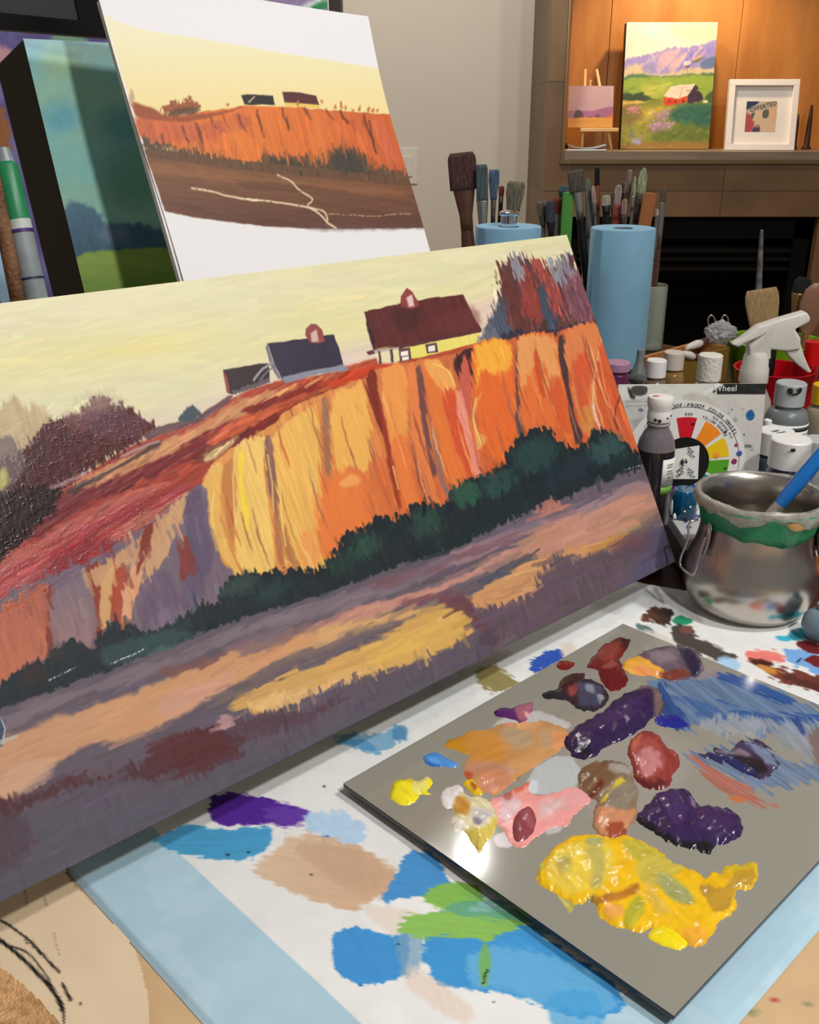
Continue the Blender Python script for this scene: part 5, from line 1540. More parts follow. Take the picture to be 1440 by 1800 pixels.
dab('pink spread of paint with brushed edges', [(860, 1410), (880, 1398), (920, 1380), (932, 1372), (930, 1390), (950, 1398), (980, 1392), (1004, 1384), (1030, 1390), (1038, 1408), (1020, 1424), (1004, 1440), (1000, 1452), (972, 1456), (940, 1474), (920, 1490), (900, 1486), (884, 1456), (866, 1440)],
    (236, 156, 152), [([(1000, 1386), (1034, 1394), (1030, 1412), (1000, 1424), (970, 1420)], (232, 164, 164), dict(soft=5)), ([(950, 1410), (990, 1404), (980, 1426), (950, 1440)], (214, 176, 176), dict(soft=7)),
                      ([(880, 1410), (900, 1400), (916, 1420), (900, 1440), (884, 1450)], (214, 180, 184), dict(soft=5)), ([(900, 1380), (932, 1372), (928, 1384), (906, 1396)], (220, 112, 84), dict(soft=4)), ([(886, 1394), (900, 1390), (900, 1406), (888, 1408)], (186, 96, 88), dict(soft=4))],
    hmax=0.0012, ridge=0.0004, ang=-25, sl=40, sw=6, seed=5, wetness=0.55, streak=0.06)
dab('glossy rose-brown puddle of paint on the pink', [(898, 1462), (902, 1436), (918, 1420), (930, 1416), (942, 1430), (946, 1452), (936, 1470), (920, 1482), (906, 1482)], (142, 66, 76), [([(916, 1424), (936, 1430), (940, 1456), (926, 1456)], (158, 82, 90), dict(soft=5))], hmax=0.0036, ridge=0.0003, seed=6, wob=1.5)
dab('thick white paint with cream and yellow folded in', [(774, 1404), (782, 1386), (800, 1380), (814, 1384), (818, 1396), (830, 1400), (850, 1404), (866, 1414), (878, 1436), (870, 1462), (856, 1480), (842, 1500), (830, 1484), (816, 1462), (796, 1460), (794, 1440), (800, 1424), (784, 1420)],
    (228, 216, 176), [([(774, 1402), (784, 1386), (804, 1380), (814, 1390), (800, 1408), (796, 1424), (780, 1416)], (236, 230, 232), dict(soft=3)), ([(800, 1410), (816, 1406), (828, 1424), (818, 1436), (800, 1430)], (206, 152, 70), dict(soft=4)),
                      ([(830, 1430), (856, 1426), (864, 1440), (844, 1452)], (204, 196, 194), dict(soft=5)), ([(832, 1442), (846, 1446), (848, 1454), (836, 1452)], (150, 136, 160), dict(soft=3)),
                      ([(818, 1462), (850, 1460), (870, 1440), (880, 1446), (866, 1470), (842, 1500)], (214, 192, 92), dict(soft=4, ang=70)), ([(796, 1444), (812, 1440), (820, 1460), (800, 1462)], (228, 220, 206), dict(soft=4))],
    hmax=0.0032, ridge=0.0012, seed=7, sl=16)
dab('loop of yellow paint with a rust centre', [(816, 1374), (830, 1368), (842, 1382), (850, 1396), (836, 1398), (822, 1388)], (232, 190, 30), [([(828, 1376), (840, 1384), (834, 1392)], (176, 84, 40), dict(soft=2))], hmax=0.0022, seed=8, wob=2, edge=5)
dab('curl of deep purple paint fading to pink', [(868, 1256), (876, 1246), (900, 1244), (916, 1238), (936, 1236), (932, 1258), (916, 1270), (900, 1264), (880, 1260)], (76, 26, 96), [([(906, 1244), (936, 1236), (930, 1262), (912, 1268)], (164, 96, 118), dict(soft=4)), ([(922, 1256), (934, 1254), (930, 1264)], (226, 164, 160), dict(soft=3))], hmax=0.0032, seed=9, wob=2, base2=(120, 50, 110), g=(1, 0, 880, 930))
dab('dark red paint pulled upward', [(1032, 1172), (1040, 1158), (1050, 1146), (1064, 1134), (1088, 1122), (1108, 1124), (1106, 1136), (1098, 1148), (1090, 1164), (1100, 1180), (1102, 1200), (1088, 1214), (1068, 1212), (1056, 1194), (1050, 1178)], (108, 28, 28),
    [([(1050, 1150), (1080, 1130), (1090, 1150), (1060, 1166)], (140, 56, 48), dict(soft=6)), ([(1056, 1180), (1096, 1176), (1096, 1206), (1070, 1210)], (104, 12, 18), dict(soft=4)), ([(1090, 1124), (1108, 1126), (1100, 1140)], (60, 24, 26), dict(soft=4)), ([(1058, 1172), (1080, 1164), (1084, 1174), (1062, 1180)], (176, 110, 90), dict(soft=3, op=0.6))], hmax=0.0028, ridge=0.001, ang=-40, seed=10)
dab('tiny spot of dark red paint', [(978, 1168), (988, 1162), (1010, 1164), (1008, 1172), (994, 1178), (982, 1176)], (124, 20, 26), hmax=0.0018, seed=11, wob=1.5)
dab('near-black maroon and blue-grey swirl of paint', [(953, 1222), (962, 1214), (980, 1210), (986, 1196), (1006, 1184), (1026, 1184), (1030, 1194), (1050, 1198), (1070, 1220), (1064, 1240), (1046, 1250), (1020, 1248), (1000, 1234), (976, 1230), (960, 1230)], (44, 34, 44),
    [([(982, 1200), (1006, 1186), (1028, 1186), (1014, 1204), (990, 1216)], (62, 16, 26), dict(soft=4)), ([(996, 1214), (1012, 1204), (1020, 1214), (1004, 1230)], (140, 62, 60), dict(soft=4)), ([(1016, 1204), (1046, 1204), (1062, 1222), (1050, 1244), (1020, 1240)], (64, 66, 92), dict(soft=5)), ([(1030, 1206), (1042, 1206), (1044, 1222), (1034, 1218)], (146, 150, 170), dict(soft=4)), ([(1052, 1226), (1062, 1228), (1056, 1240)], (150, 156, 160), dict(soft=3)), ([(953, 1222), (972, 1214), (978, 1226), (960, 1230)], (26, 28, 32), dict(soft=3))], hmax=0.003, ridge=0.0014, ang=60, sl=14, seed=12)
dab('orange-yellow paint swept into violet', [(1094, 1168), (1104, 1156), (1120, 1154), (1132, 1146), (1160, 1136), (1200, 1136), (1226, 1146), (1238, 1166), (1236, 1184), (1210, 1194), (1180, 1198), (1160, 1192), (1130, 1188), (1104, 1184)], (104, 88, 104),
    [([(1094, 1168), (1106, 1154), (1126, 1156), (1150, 1172), (1168, 1184), (1166, 1194), (1140, 1190), (1106, 1182)], (238, 172, 62), dict(soft=3, ang=30)), ([(1110, 1174), (1140, 1176), (1160, 1188), (1130, 1190)], (236, 150, 84), dict(soft=5, ang=30)),
     ([(1196, 1140), (1222, 1150), (1230, 1176), (1214, 1190), (1206, 1170)], (42, 36, 62), dict(soft=4, ang=60)), ([(1160, 1186), (1200, 1178), (1212, 1190), (1176, 1198)], (120, 56, 44), dict(soft=4)), ([(1140, 1150), (1180, 1144), (1190, 1160), (1160, 1170)], (132, 116, 124), dict(soft=6, ang=30))], hmax=0.0022, ridge=0.0014, ang=35, sl=40, seed=13, frag=2)
dab('long thick mound of dark purple paint', [(992, 1310), (1002, 1286), (1020, 1272), (1040, 1262), (1064, 1246), (1090, 1226), (1110, 1214), (1136, 1204), (1156, 1210), (1166, 1230), (1164, 1252), (1146, 1262), (1136, 1276), (1110, 1292), (1090, 1304), (1066, 1312), (1050, 1326), (1030, 1336), (1010, 1330)], (46, 26, 70),
    [([(1140, 1206), (1162, 1216), (1166, 1248), (1150, 1260), (1150, 1230)], (112, 90, 88), dict(soft=4)), ([(1040, 1270), (1090, 1240), (1130, 1230), (1120, 1262), (1070, 1290)], (58, 34, 88), dict(soft=10)), ([(1010, 1318), (1040, 1322), (1024, 1334)], (30, 20, 40), dict(soft=4)), ([(1110, 1204), (1144, 1200), (1140, 1212), (1116, 1216)], (130, 110, 112), dict(soft=4))], hmax=0.0046, ridge=0.0014, ang=-28, sl=60, sw=7, seed=14, frag=1.5)
dab('streak of pure ultramarine paint under the blue wash', [(1150, 1264), (1176, 1256), (1190, 1258), (1204, 1268), (1216, 1278), (1190, 1280), (1162, 1276)], (28, 34, 140), hmax=0.0014, seed=15, wob=3, frag=2)
dab('brick red paint ringed around pale pink', [(1104, 1324), (1108, 1302), (1126, 1286), (1146, 1286), (1160, 1294), (1172, 1312), (1190, 1326), (1196, 1344), (1182, 1362), (1178, 1380), (1160, 1390), (1138, 1386), (1120, 1376), (1112, 1350)], (142, 56, 50),
    [([(1116, 1310), (1140, 1300), (1166, 1324), (1170, 1350), (1150, 1370), (1126, 1366), (1118, 1340)], (160, 74, 70), dict(soft=5)), ([(1124, 1324), (1140, 1318), (1158, 1330), (1160, 1352), (1148, 1366), (1134, 1370), (1126, 1346)], (196, 128, 128), dict(soft=4)), ([(1108, 1308), (1124, 1290), (1130, 1300), (1114, 1326)], (190, 100, 74), dict(soft=4)), ([(1114, 1366), (1140, 1378), (1172, 1376), (1160, 1390), (1130, 1386)], (96, 32, 34), dict(soft=4))], hmax=0.0036, ridge=0.001, ang=70, sl=24, seed=16)
dab('smooth brown puddle and grey-yellow mixed paint', [(1017, 1368), (1024, 1350), (1044, 1340), (1066, 1338), (1092, 1340), (1112, 1352), (1116, 1376), (1124, 1396), (1118, 1416), (1122, 1436), (1106, 1454), (1090, 1472), (1066, 1474), (1046, 1460), (1042, 1436), (1050, 1410), (1034, 1402), (1020, 1386)], (132, 112, 92),
    [([(1018, 1366), (1040, 1344), (1076, 1340), (1086, 1360), (1060, 1394), (1036, 1402)], (120, 88, 60), dict(soft=4)), ([(1062, 1404), (1090, 1374), (1094, 1384), (1074, 1412), (1058, 1416)], (220, 196, 60), dict(soft=3, ang=-45)), ([(1080, 1390), (1114, 1380), (1120, 1400), (1100, 1426), (1074, 1428), (1066, 1412)], (140, 126, 108), dict(soft=4, ang=-50)),
     ([(1044, 1424), (1070, 1424), (1100, 1430), (1120, 1424), (1106, 1456), (1084, 1474), (1056, 1470), (1044, 1450)], (204, 140, 100), dict(soft=5)), ([(1066, 1456), (1094, 1450), (1090, 1470), (1072, 1474)], (160, 74, 46), dict(soft=4)), ([(1070, 1346), (1108, 1350), (1104, 1364), (1076, 1362)], (164, 156, 148), dict(soft=4)), ([(1036, 1396), (1056, 1378), (1060, 1390), (1044, 1404)], (104, 40, 30), dict(soft=4))], hmax=0.0034, ridge=0.001, ang=-40, sl=20, seed=17)
dab('heart-shaped mound of dark purple paint with black edge', [(1116, 1440), (1128, 1424), (1144, 1410), (1154, 1396), (1176, 1388), (1200, 1386), (1216, 1396), (1226, 1414), (1250, 1416), (1276, 1420), (1298, 1436), (1304, 1456), (1296, 1474), (1276, 1484), (1256, 1490), (1248, 1504), (1226, 1494), (1200, 1490), (1170, 1480), (1150, 1462), (1130, 1452)], (52, 32, 78),
    [([(1116, 1440), (1140, 1450), (1170, 1470), (1200, 1484), (1250, 1486), (1248, 1508), (1196, 1496), (1150, 1470)], (24, 22, 28), dict(soft=4)), ([(1160, 1400), (1190, 1392), (1210, 1410), (1206, 1440), (1190, 1460), (1170, 1430)], (66, 42, 92), dict(soft=5, ang=75, streak=0.3)), ([(1222, 1424), (1270, 1424), (1294, 1446), (1270, 1470), (1230, 1460)], (64, 38, 86), dict(soft=8)), ([(1212, 1400), (1222, 1412), (1220, 1426), (1214, 1420)], (150, 130, 156), dict(soft=3, op=0.8)), ([(1250, 1408), (1300, 1420), (1310, 1430), (1280, 1424)], (40, 46, 50), dict(soft=4))], hmax=0.0044, ridge=0.0018, ang=65, sl=50, sw=6, seed=18, frag=2)
dab('dark navy and maroon streaks of wet paint at right', [(1230, 1330), (1250, 1320), (1280, 1322), (1300, 1306), (1320, 1300), (1344, 1312), (1366, 1330), (1372, 1348), (1350, 1362), (1330, 1372), (1300, 1356), (1270, 1342)], (62, 50, 78),
    [([(1280, 1324), (1320, 1330), (1350, 1350), (1330, 1368), (1300, 1350)], (40, 26, 36), dict(soft=4, ang=35)), ([(1240, 1326), (1290, 1334), (1330, 1362), (1316, 1366), (1260, 1340)], (38, 40, 92), dict(soft=4, ang=30)), ([(1310, 1304), (1350, 1320), (1366, 1346), (1350, 1346), (1330, 1324)], (120, 132, 162), dict(soft=4, ang=40)), ([(1260, 1320), (1300, 1318), (1320, 1330), (1290, 1330)], (150, 134, 144), dict(soft=4, ang=30, op=0.7))], hmax=0.0022, ridge=0.0022, ang=32, sl=50, sw=5, seed=19, frag=6, streak=0.35, wob=4)
dab('large ridged heap of golden yellow paint', [(944, 1540), (956, 1512), (976, 1488), (1008, 1470), (1040, 1466), (1070, 1472), (1100, 1468), (1126, 1478), (1160, 1496), (1184, 1514), (1204, 1524), (1226, 1532), (1240, 1546), (1252, 1532), (1268, 1536), (1274, 1524), (1300, 1520), (1330, 1517), (1328, 1550), (1316, 1564), (1292, 1566), (1296, 1590), (1286, 1608), (1266, 1618), (1254, 1640), (1238, 1660), (1216, 1664), (1200, 1650), (1170, 1640), (1146, 1632), (1120, 1640), (1096, 1632), (1066, 1624), (1052, 1604), (1044, 1586), (1016, 1590), (990, 1580), (966, 1564), (950, 1556)], (240, 190, 22),
    [([(960, 1520), (1000, 1490), (1060, 1484), (1080, 1510), (1060, 1560), (1010, 1574), (970, 1560)], (232, 202, 70), dict(soft=8)), ([(978, 1516), (1000, 1510), (1000, 1540), (984, 1536)], (190, 176, 96), dict(soft=8)), ([(1030, 1480), (1060, 1474), (1056, 1490), (1036, 1492)], (176, 176, 104), dict(soft=4)), ([(1030, 1500), (1060, 1500), (1056, 1560), (1040, 1566), (1040, 1530)], (190, 176, 92), dict(soft=7)),
     ([(1100, 1480), (1130, 1482), (1170, 1510), (1150, 1526), (1120, 1524), (1100, 1500)], (196, 180, 62), dict(soft=5, ang=50)), ([(1120, 1524), (1180, 1508), (1200, 1530), (1160, 1560), (1130, 1560)], (206, 186, 76), dict(soft=5, ang=-15)), ([(1160, 1540), (1200, 1560), (1220, 1590), (1190, 1590), (1160, 1566)], (166, 168, 104), dict(soft=6, ang=45)), ([(1130, 1556), (1160, 1580), (1176, 1610), (1150, 1604)], (226, 186, 70), dict(soft=5)),
     ([(1232, 1560), (1270, 1566), (1290, 1540), (1326, 1530), (1322, 1556), (1292, 1566), (1280, 1600), (1254, 1606), (1236, 1580)], (190, 148, 46), dict(soft=4, ang=-30)), ([(1270, 1526), (1330, 1518), (1322, 1528), (1276, 1536)], (216, 186, 40), dict(soft=3)), ([(1044, 1584), (1080, 1576), (1120, 1560), (1110, 1580), (1060, 1594)], (184, 120, 36), dict(soft=4, ang=-20)), ([(1060, 1600), (1090, 1596), (1094, 1616), (1070, 1618)], (236, 168, 86), dict(soft=5)),
     ([(1100, 1600), (1124, 1580), (1132, 1610), (1110, 1632), (1096, 1630)], (190, 182, 50), dict(soft=3, ang=-60)), ([(940, 1510), (956, 1500), (950, 1540)], (200, 196, 90), dict(soft=4)), ([(1200, 1640), (1240, 1640), (1240, 1664), (1210, 1664)], (236, 170, 50), dict(soft=6)), ([(1030, 1586), (1044, 1578), (1040, 1594)], (120, 110, 40), dict(soft=3))],
    hmax=0.0032, ridge=0.0013, ang=48, sl=50, sw=9, seed=20, ws=8, wob=4, streak=0.05)
dab('lemon yellow streak below the golden heap', [(1138, 1646), (1160, 1622), (1180, 1626), (1206, 1650), (1204, 1668), (1180, 1668), (1156, 1658)], (244, 220, 24), hmax=0.0022, ridge=0.0006, ang=30, seed=21, wob=2, streak=0.04)
dab('thin olive-yellow smear left of the golden heap', [(978, 1570), (1000, 1576), (1012, 1590), (1000, 1606), (990, 1590)], (186, 172, 74), hmax=0.0006, ridge=0.0003, seed=22, wob=2, wetness=0.4)
dab('orange-brown paint trailing from the mixed heap to the golden one', [(1066, 1460), (1092, 1450), (1102, 1462), (1090, 1474), (1070, 1474)], (150, 70, 44), hmax=0.002, seed=23, wob=2)
# ------------------------------------------------------------------ shared materials for the clutter
white_cap = mat('white_cap_plastic', (232, 230, 226), 0.4, var=0.02, vscale=60)
clear = mat('clear_plastic', (240, 240, 238), 0.12, trans=0.92, ior=1.35)
steel_b = mat('brushed_steel', (196, 190, 182), 0.27, metal=1.0, bump=0.05, bscale=400, stretch=(1, 1, 0.06))
wire_m = mat('steel_wire', (206, 200, 192), 0.16, metal=1.0)
chrome = mat('chrome', (225, 225, 225), 0.08, metal=1.0)
ferrule_s = mat('silver_ferrule', (176, 172, 164), 0.28, metal=0.9)
ferrule_d = mat('stained_ferrule', (110, 102, 94), 0.45, metal=0.6, c2=(84, 72, 66), vscale=80)
ferrule_g = mat('gold_ferrule', (214, 176, 110), 0.22, metal=0.95)
black_p = mat('black_plastic', (18, 17, 18), 0.35)

def upright_xy(px, py, Y):
    p = at_Y(px, py, Y)
    return p

def px_r(w, P):
    """radius in metres of something w pixels wide at point P"""
    return w / 2.0 / F * depth(P)

def zat(py, Y, px=720):
    return at_Y(px, py, Y)[2]

# ------------------------------------------------------------------ steel brush-washing pail
PX, PY_ = 0.376, 0.982
ph = 0.133
pail = thing('brush_pail', 'round-bellied brushed steel pail with green tape and film around its rim', 'pail', (PX, PY_, 0.0026))
zb = 0.0026
prof = [(0, 0.0), (0.050, 0.0), (0.0585, 0.003), (0.0655, 0.012), (0.0700, 0.026), (0.0713, 0.040), (0.0700, 0.052), (0.0660, 0.064), (0.0622, 0.074), (0.0598, 0.086), (0.0585, 0.100), (0.0580, 0.114),
        (0.0592, 0.122), (0.0630, 0.128), (0.0655, 0.1305), (0.0664, 0.1325), (0.0655, 0.1345), (0.0635, 0.1340), (0.0600, 0.1290), (0.0570, 0.122), (0.0562, 0.100), (0.0600, 0.072), (0.0680, 0.05), (0.0680, 0.03), (0.058, 0.012), (0, 0.008)]
lathe('body', prof, steel_b, pail, loc=(PX, PY_, zb), seg=96, sharp=False)
tape_m = mat('green_tape', (20, 146, 92), 0.35, c2=(12, 118, 76), vscale=30, bump=0.5, bscale=180, coat=0.2)
film_m = mat('wrinkled_film', (206, 204, 196), 0.12, spec=0.8, coat=0.6, alpha=0.5, bump=0.6, bscale=260, c2=(176, 168, 158), vscale=60)

def band(name, prof, m, parent, loc, seg, wob_lo, wob_hi, seed):
    """a ring of tape with wavy borders: prof lists (radius, height) from bottom to top"""
    V, Fc = [], []
    n = len(prof)
    for i in range(seg):
        a = 2 * math.pi * i / seg
        for k, (r, h) in enumerate(prof):
            t = k / (n - 1)
            dzv = (1 - t) * wob_lo * (float(fbm(np.array(math.cos(a) * 2.2 + 5), np.array(math.sin(a) * 2.2), seed)) - 0.5) * 2 + t * wob_hi * (float(fbm(np.array(math.cos(a) * 6 + 9), np.array(math.sin(a) * 6), seed + 3)) - 0.5) * 2
            rr = r + 0.0011 * (float(vnoise(np.array(a * 9.0), np.array(k * 1.7), seed)) - 0.5)
            V.append((loc[0] + rr * math.cos(a), loc[1] + rr * math.sin(a), loc[2] + h + dzv))
    for i in range(seg):
        j = (i + 1) % seg
        for k in range(n - 1):
            Fc.append((i * n + k, j * n + k, j * n + k + 1, i * n + k + 1))
    o = mesh_obj(name, V, Fc, m)
    so = o.modifiers.new('thickness', 'SOLIDIFY')
    so.thickness = 0.0006
    so.offset = 1
    return place_in(o, parent)

band('green_tape', [(0.0596, 0.0985), (0.0604, 0.106), (0.0622, 0.113), (0.0650, 0.120), (0.0678, 0.126), (0.0690, 0.1295)], tape_m, pail, (PX, PY_, zb), 120, 0.007, 0.001, 3)
band('film_wrap', [(0.0680, 0.1215), (0.0694, 0.1270), (0.0684, 0.1325), (0.0664, 0.1348), (0.0642, 0.1346), (0.0622, 0.1325)], film_m, pail, (PX, PY_, zb), 200, 0.008, 0.0008, 7)
# ochre smear on the rim
ocm = mat('ochre_smear', (214, 164, 96), 0.4)
ang = math.radians(-78)
pv = []
for k in range(9):
    a = ang - 0.16 + 0.04 * k
    for h, r in ((0.1195, 0.0672), (0.124, 0.0690), (0.1285, 0.0697)):
        w_ = math.sin(math.pi * (k + 0.5) / 9)
        pv.append((PX + (r + 0.0004) * math.cos(a), PY_ + (r + 0.0004) * math.sin(a), zb + 0.1245 + (h - 0.1245) * w_ - 0.0008 * k))
pf = [(k * 3 + j, k * 3 + 3 + j, k * 3 + 4 + j, k * 3 + 1 + j) for k in range(8) for j in range(2)]
place_in(mesh_obj('paint_smear', pv, pf, ocm), pail)
# side brackets with wire clasps
for sgn, a0 in ((1, math.radians(200)), (1, math.radians(-26))):
    ca, sa = math.cos(a0), math.sin(a0)
    rad = np.array([ca, sa, 0]); tan = np.array([-sa, ca, 0])
    C0 = np.array([PX, PY_, zb])
    up = np.array([0, 0, 1.0])
    br = tube('bracket', [C0 + rad * (0.0606 + 0.0005) + up * 0.106, C0 + rad * 0.0625 + up * 0.095, C0 + rad * 0.0640 + up * 0.083, C0 + rad * 0.0672 + up * 0.072], [0.006, 0.0085, 0.0085, 0.006], steel_b, pail, seg=14, flat=0.22)
    cl = smooth_path([C0 + rad * 0.0700 + up * 0.108 - tan * 0.010, C0 + rad * 0.0800 + up * 0.104 - tan * 0.011, C0 + rad * 0.0790 + up * 0.086 - tan * 0.011, C0 + rad * 0.0840 + up * 0.064 - tan * 0.013, C0 + rad * 0.0850 + up * 0.055 - tan * 0.009,
                      C0 + rad * 0.0850 + up * 0.054 + tan * 0.009, C0 + rad * 0.0830 + up * 0.062 + tan * 0.013, C0 + rad * 0.0750 + up * 0.084 + tan * 0.009, C0 + rad * 0.0700 + up * 0.094 + tan * 0.006], 6)
    tube('wire_clasp', cl, 0.0013, wire_m, br, seg=8)

# brush with a blue handle left standing in the pail
b0 = np.array([PX - 0.028, PY_ + 0.012, zb + 0.030])
b1 = at_Y(1490, 745, 1.0)
dv = b1 - b0
Lb = np.linalg.norm(dv)
dv = dv / Lb
bb = thing('blue_handled_brush', 'brush with a shiny blue handle leaning in the steel pail', 'paintbrush', b0)
blue_h = mat('blue_lacquer', (22, 116, 200), 0.18, coat=0.5)
lathe('handle', [(0, 0.098), (0.0062, 0.098), (0.0078, 0.112), (0.0084, 0.14), (0.0070, 0.19), (0.0045, 0.26), (0.003, 0.30), (0, 0.301)], blue_h, bb, loc=b0, axis=dv, seg=24)
lathe('ferrule', [(0, 0.040), (0.0074, 0.040), (0.0078, 0.056), (0.0070, 0.080), (0.0068, 0.100), (0, 0.100)], mat('clear_ferrule', (190, 186, 180), 0.2, metal=0.7), bb, loc=b0, axis=dv, seg=24)
lathe('bristles', [(0, 0.0), (0.004, 0.003), (0.0078, 0.018), (0.0076, 0.042), (0, 0.042)], mat('brown_bristle', (110, 84, 62), 0.8), bb, loc=b0, axis=dv, seg=24)

# ------------------------------------------------------------------ generic bottle and jar builders
def bottle(name, label, cat, px, Y, ztop, r, capr, caph, body_m, cap_m, z0=0.0, necks=0.6, ribs=0, group=None, shoulder=0.25, liquid=None):
    P = at_Y(px, 900, Y)
    zc = (z0 + ztop) / 2
    # solve x so that the bottle's middle stands on the pixel column
    fwd = Y * cs - (ztop - CAM_H) * sn
    x = (px - 720) / F * fwd
    t = thing(name, label, cat, (x, Y, z0), group)
    H = ztop - z0
    hb = H - caph
    rn = capr * 0.86
    sh = min(hb * 0.4, r * (1 + shoulder))
    pr = [(0, 0), (r * 0.9, 0), (r, 0.003), (r, hb - sh)]
    for k in range(1, 7):
        q = k / 6
        pr.append((rn + (r - rn) * math.cos(q * math.pi / 2) ** 0.9 if q < 1 else rn, hb - sh + (sh - 0.004) * math.sin(q * math.pi / 2)))
    pr += [(rn, hb + 0.002), (0, hb + 0.002)]
    lathe('body', pr, body_m, t, loc=(x, Y, z0), seg=40)
    lathe('cap', [(0, 0), (capr, 0), (capr, caph - 0.0015), (capr - 0.0015, caph), (0, caph)], cap_m, t, loc=(x, Y, z0 + hb + 0.001), seg=48, ribs=ribs, rib=0.0004, ribz=(0.001, caph - 0.002))
    return t, x

def wrap_label(t, x, Y, z0, r, a0, a1, z1, z2, m, name='label', seg=14):
    V, Fc = [], []
    for k in range(seg + 1):
        a = math.radians(a0 + (a1 - a0) * k / seg)
        for z in (z1, z2):
            V.append((x + r * math.cos(a), Y + r * math.sin(a), z0 + z))
    for k in range(seg):
        Fc.append((2 * k, 2 * k + 2, 2 * k + 3, 2 * k + 1))
    o = mesh_obj(name, V, Fc, m)
    so = o.modifiers.new('thickness', 'SOLIDIFY')
    so.thickness = 0.0003
    return place_in(o, t)

label_w = mat('label_white', (224, 224, 218), 0.55)
ink_m = mat('printed_ink', (42, 42, 44), 0.6)

# ------------------------------------------------------------------ dark bottle beside the painting
DX, DY = 0.2875, 1.092
zt = zat(690, DY)
dk = thing('flip_cap_bottle', 'dark purple-brown paint bottle with a paint-splashed white flip cap, beside the large painting', 'bottle', (DX, DY, 0.0))
dark_fluid = mat('dark_bottle', (44, 34, 42), 0.16, coat=0.4, c2=(30, 22, 28), vscale=14)
grey_glaze = mat('bottle_shoulder', (110, 102, 106), 0.15, coat=0.5)
rb = 0.0222
hbt = zt - 0.0
lathe('body', [(0, 0), (rb * 0.92, 0), (rb, 0.003), (rb, hbt - 0.074), (rb * 0.985, hbt - 0.066)], dark_fluid, dk, loc=(DX, DY, 0), seg=40, sharp=False)
lathe('shoulder', [(rb * 0.985, hbt - 0.066), (rb * 0.90, hbt - 0.056), (rb * 0.70, hbt - 0.046), (rb * 0.56, hbt - 0.041), (rb * 0.52, hbt - 0.036), (rb * 0.52, hbt - 0.028), (0, hbt - 0.028)], grey_glaze, dk, loc=(DX, DY, 0), seg=40)
cap_s = mat('stained_cap', (232, 228, 224), 0.4, c2=(226, 222, 218), vscale=40)
lathe('cap', [(0, 0), (0.0130, 0), (0.0136, 0.002), (0.0136, 0.010), (0.0128, 0.012), (0.0130, 0.014), (0.0146, 0.019), (0.0150, 0.026), (0.0140, 0.0285), (0, 0.0300)], cap_s, dk, loc=(DX, DY, hbt - 0.033), seg=40, ribs=0)
lathe('neck_ring', [(0.0118, 0), (0.0134, 0.001), (0.0134, 0.003), (0.0118, 0.004)], mat('grey_neck', (150, 146, 148), 0.3), dk, loc=(DX, DY, hbt - 0.0385), seg=32)
spl = mat('brown_splash', (64, 34, 26), 0.3)
rusty = mat('rust_splash', (176, 92, 66), 0.4)
for (a, h, s, m_) in ((-30, 0.022, 0.0026, spl), (-100, 0.003, 0.0022, spl), (-120, 0.004, 0.002, spl), (-60, 0.006, 0.0012, spl), (-35, 0.008, 0.0014, spl)):
    a = math.radians(a)
    lathe('paint_spot', [(0, -0.0006), (s, -0.0004), (s * 0.7, 0.0004), (0, 0.0007)], m_, dk, loc=(DX + 0.0142 * math.cos(a), DY + 0.0142 * math.sin(a), hbt - 0.033 + h), axis=(math.cos(a), math.sin(a), 0.05), seg=12)
lathe('paint_spot', [(0, 0), (0.0045, 0.0), (0.003, 0.0005), (0, 0.0008)], rusty, dk, loc=(DX - 0.006, DY - 0.002, hbt - 0.0036), axis=(0, 0, 1), seg=14, sy=0.5)
dlb = wrap_label(dk, DX, DY, 0, rb + 0.0006, -80, 0, hbt - 0.108, hbt - 0.074, label_w)
wrap_label(dlb, DX, DY, 0, rb + 0.0007, -80, -28, hbt - 0.117, hbt - 0.108, mat('label_green', (110, 164, 66), 0.5), name='label_band')
for k, (z, w) in enumerate(((0.080, 26), (0.083, 26), (0.088, 20), (0.091, 24), (0.099, 18), (0.102, 18), (0.1045, 18))):
    wrap_label(dlb, DX, DY, 0, rb + 0.0011, -52 - w / 2, -52 + w / 2, hbt - z - 0.0011, hbt - z, mat('label_print', (140, 138, 134), 0.6), name='label_print')
wrap_label(dlb, DX, DY, 0, rb + 0.0012, -58, -48, hbt - 0.0975, hbt - 0.0955, rusty, name='label_print')

# ------------------------------------------------------------------ white box stack with colour wheel leaning behind
bxm = mat('white_box', (226, 226, 226), 0.4, var=0.02)
dkb = mat('black_tray', (20, 19, 20), 0.35)
s1 = at_Y(1215, 985, 1.17)
trx0, trx1 = 0.326, 0.50
tr = box('paint_tray', (0.3755, 1.115, 0.0155), (0.104, 0.106, 0.028), dkb, bevel=0.003)
tag(tr, 'low black tray lying under the white paint box beside the pail', 'tray')
wbx = thing('paint_box', 'white plastic paint box with blue splashes, lying on the black tray', 'box', (0.3755, 1.115, 0.0297))
box('base', (0.3755, 1.115, 0.0370), (0.102, 0.100, 0.0142), mat('pale_grey_plastic', (180, 182, 186), 0.4), wbx, bevel=0.002)
Pw, _, _ = plane_points((0.3255, 1.066, 0.0447), (1, 0, 0), (0, 1, 0), 0.100, 0.098, 90, 130)
Xw_, Yw_ = to_px(Pw)
ptW = Paint(Xw_, Yw_, (228, 228, 228))
for x, y, rx, ry in ((1196, 903, 12, 5), (1216, 900, 6, 3), (1188, 912, 3, 2), (1206, 916, 5, 2), (1228, 908, 5, 2), (1182, 930, 4, 1.5), (1212, 926, 5, 2)):
    ptW.blob(x, y, rx, ry, (62, 60, 130), wob=3, ws=4, soft=1.2, rot=-12)
ptW.poly([(1184, 880), (1220, 876), (1224, 896), (1184, 898)], (40, 104, 140), soft=2, wob=3)
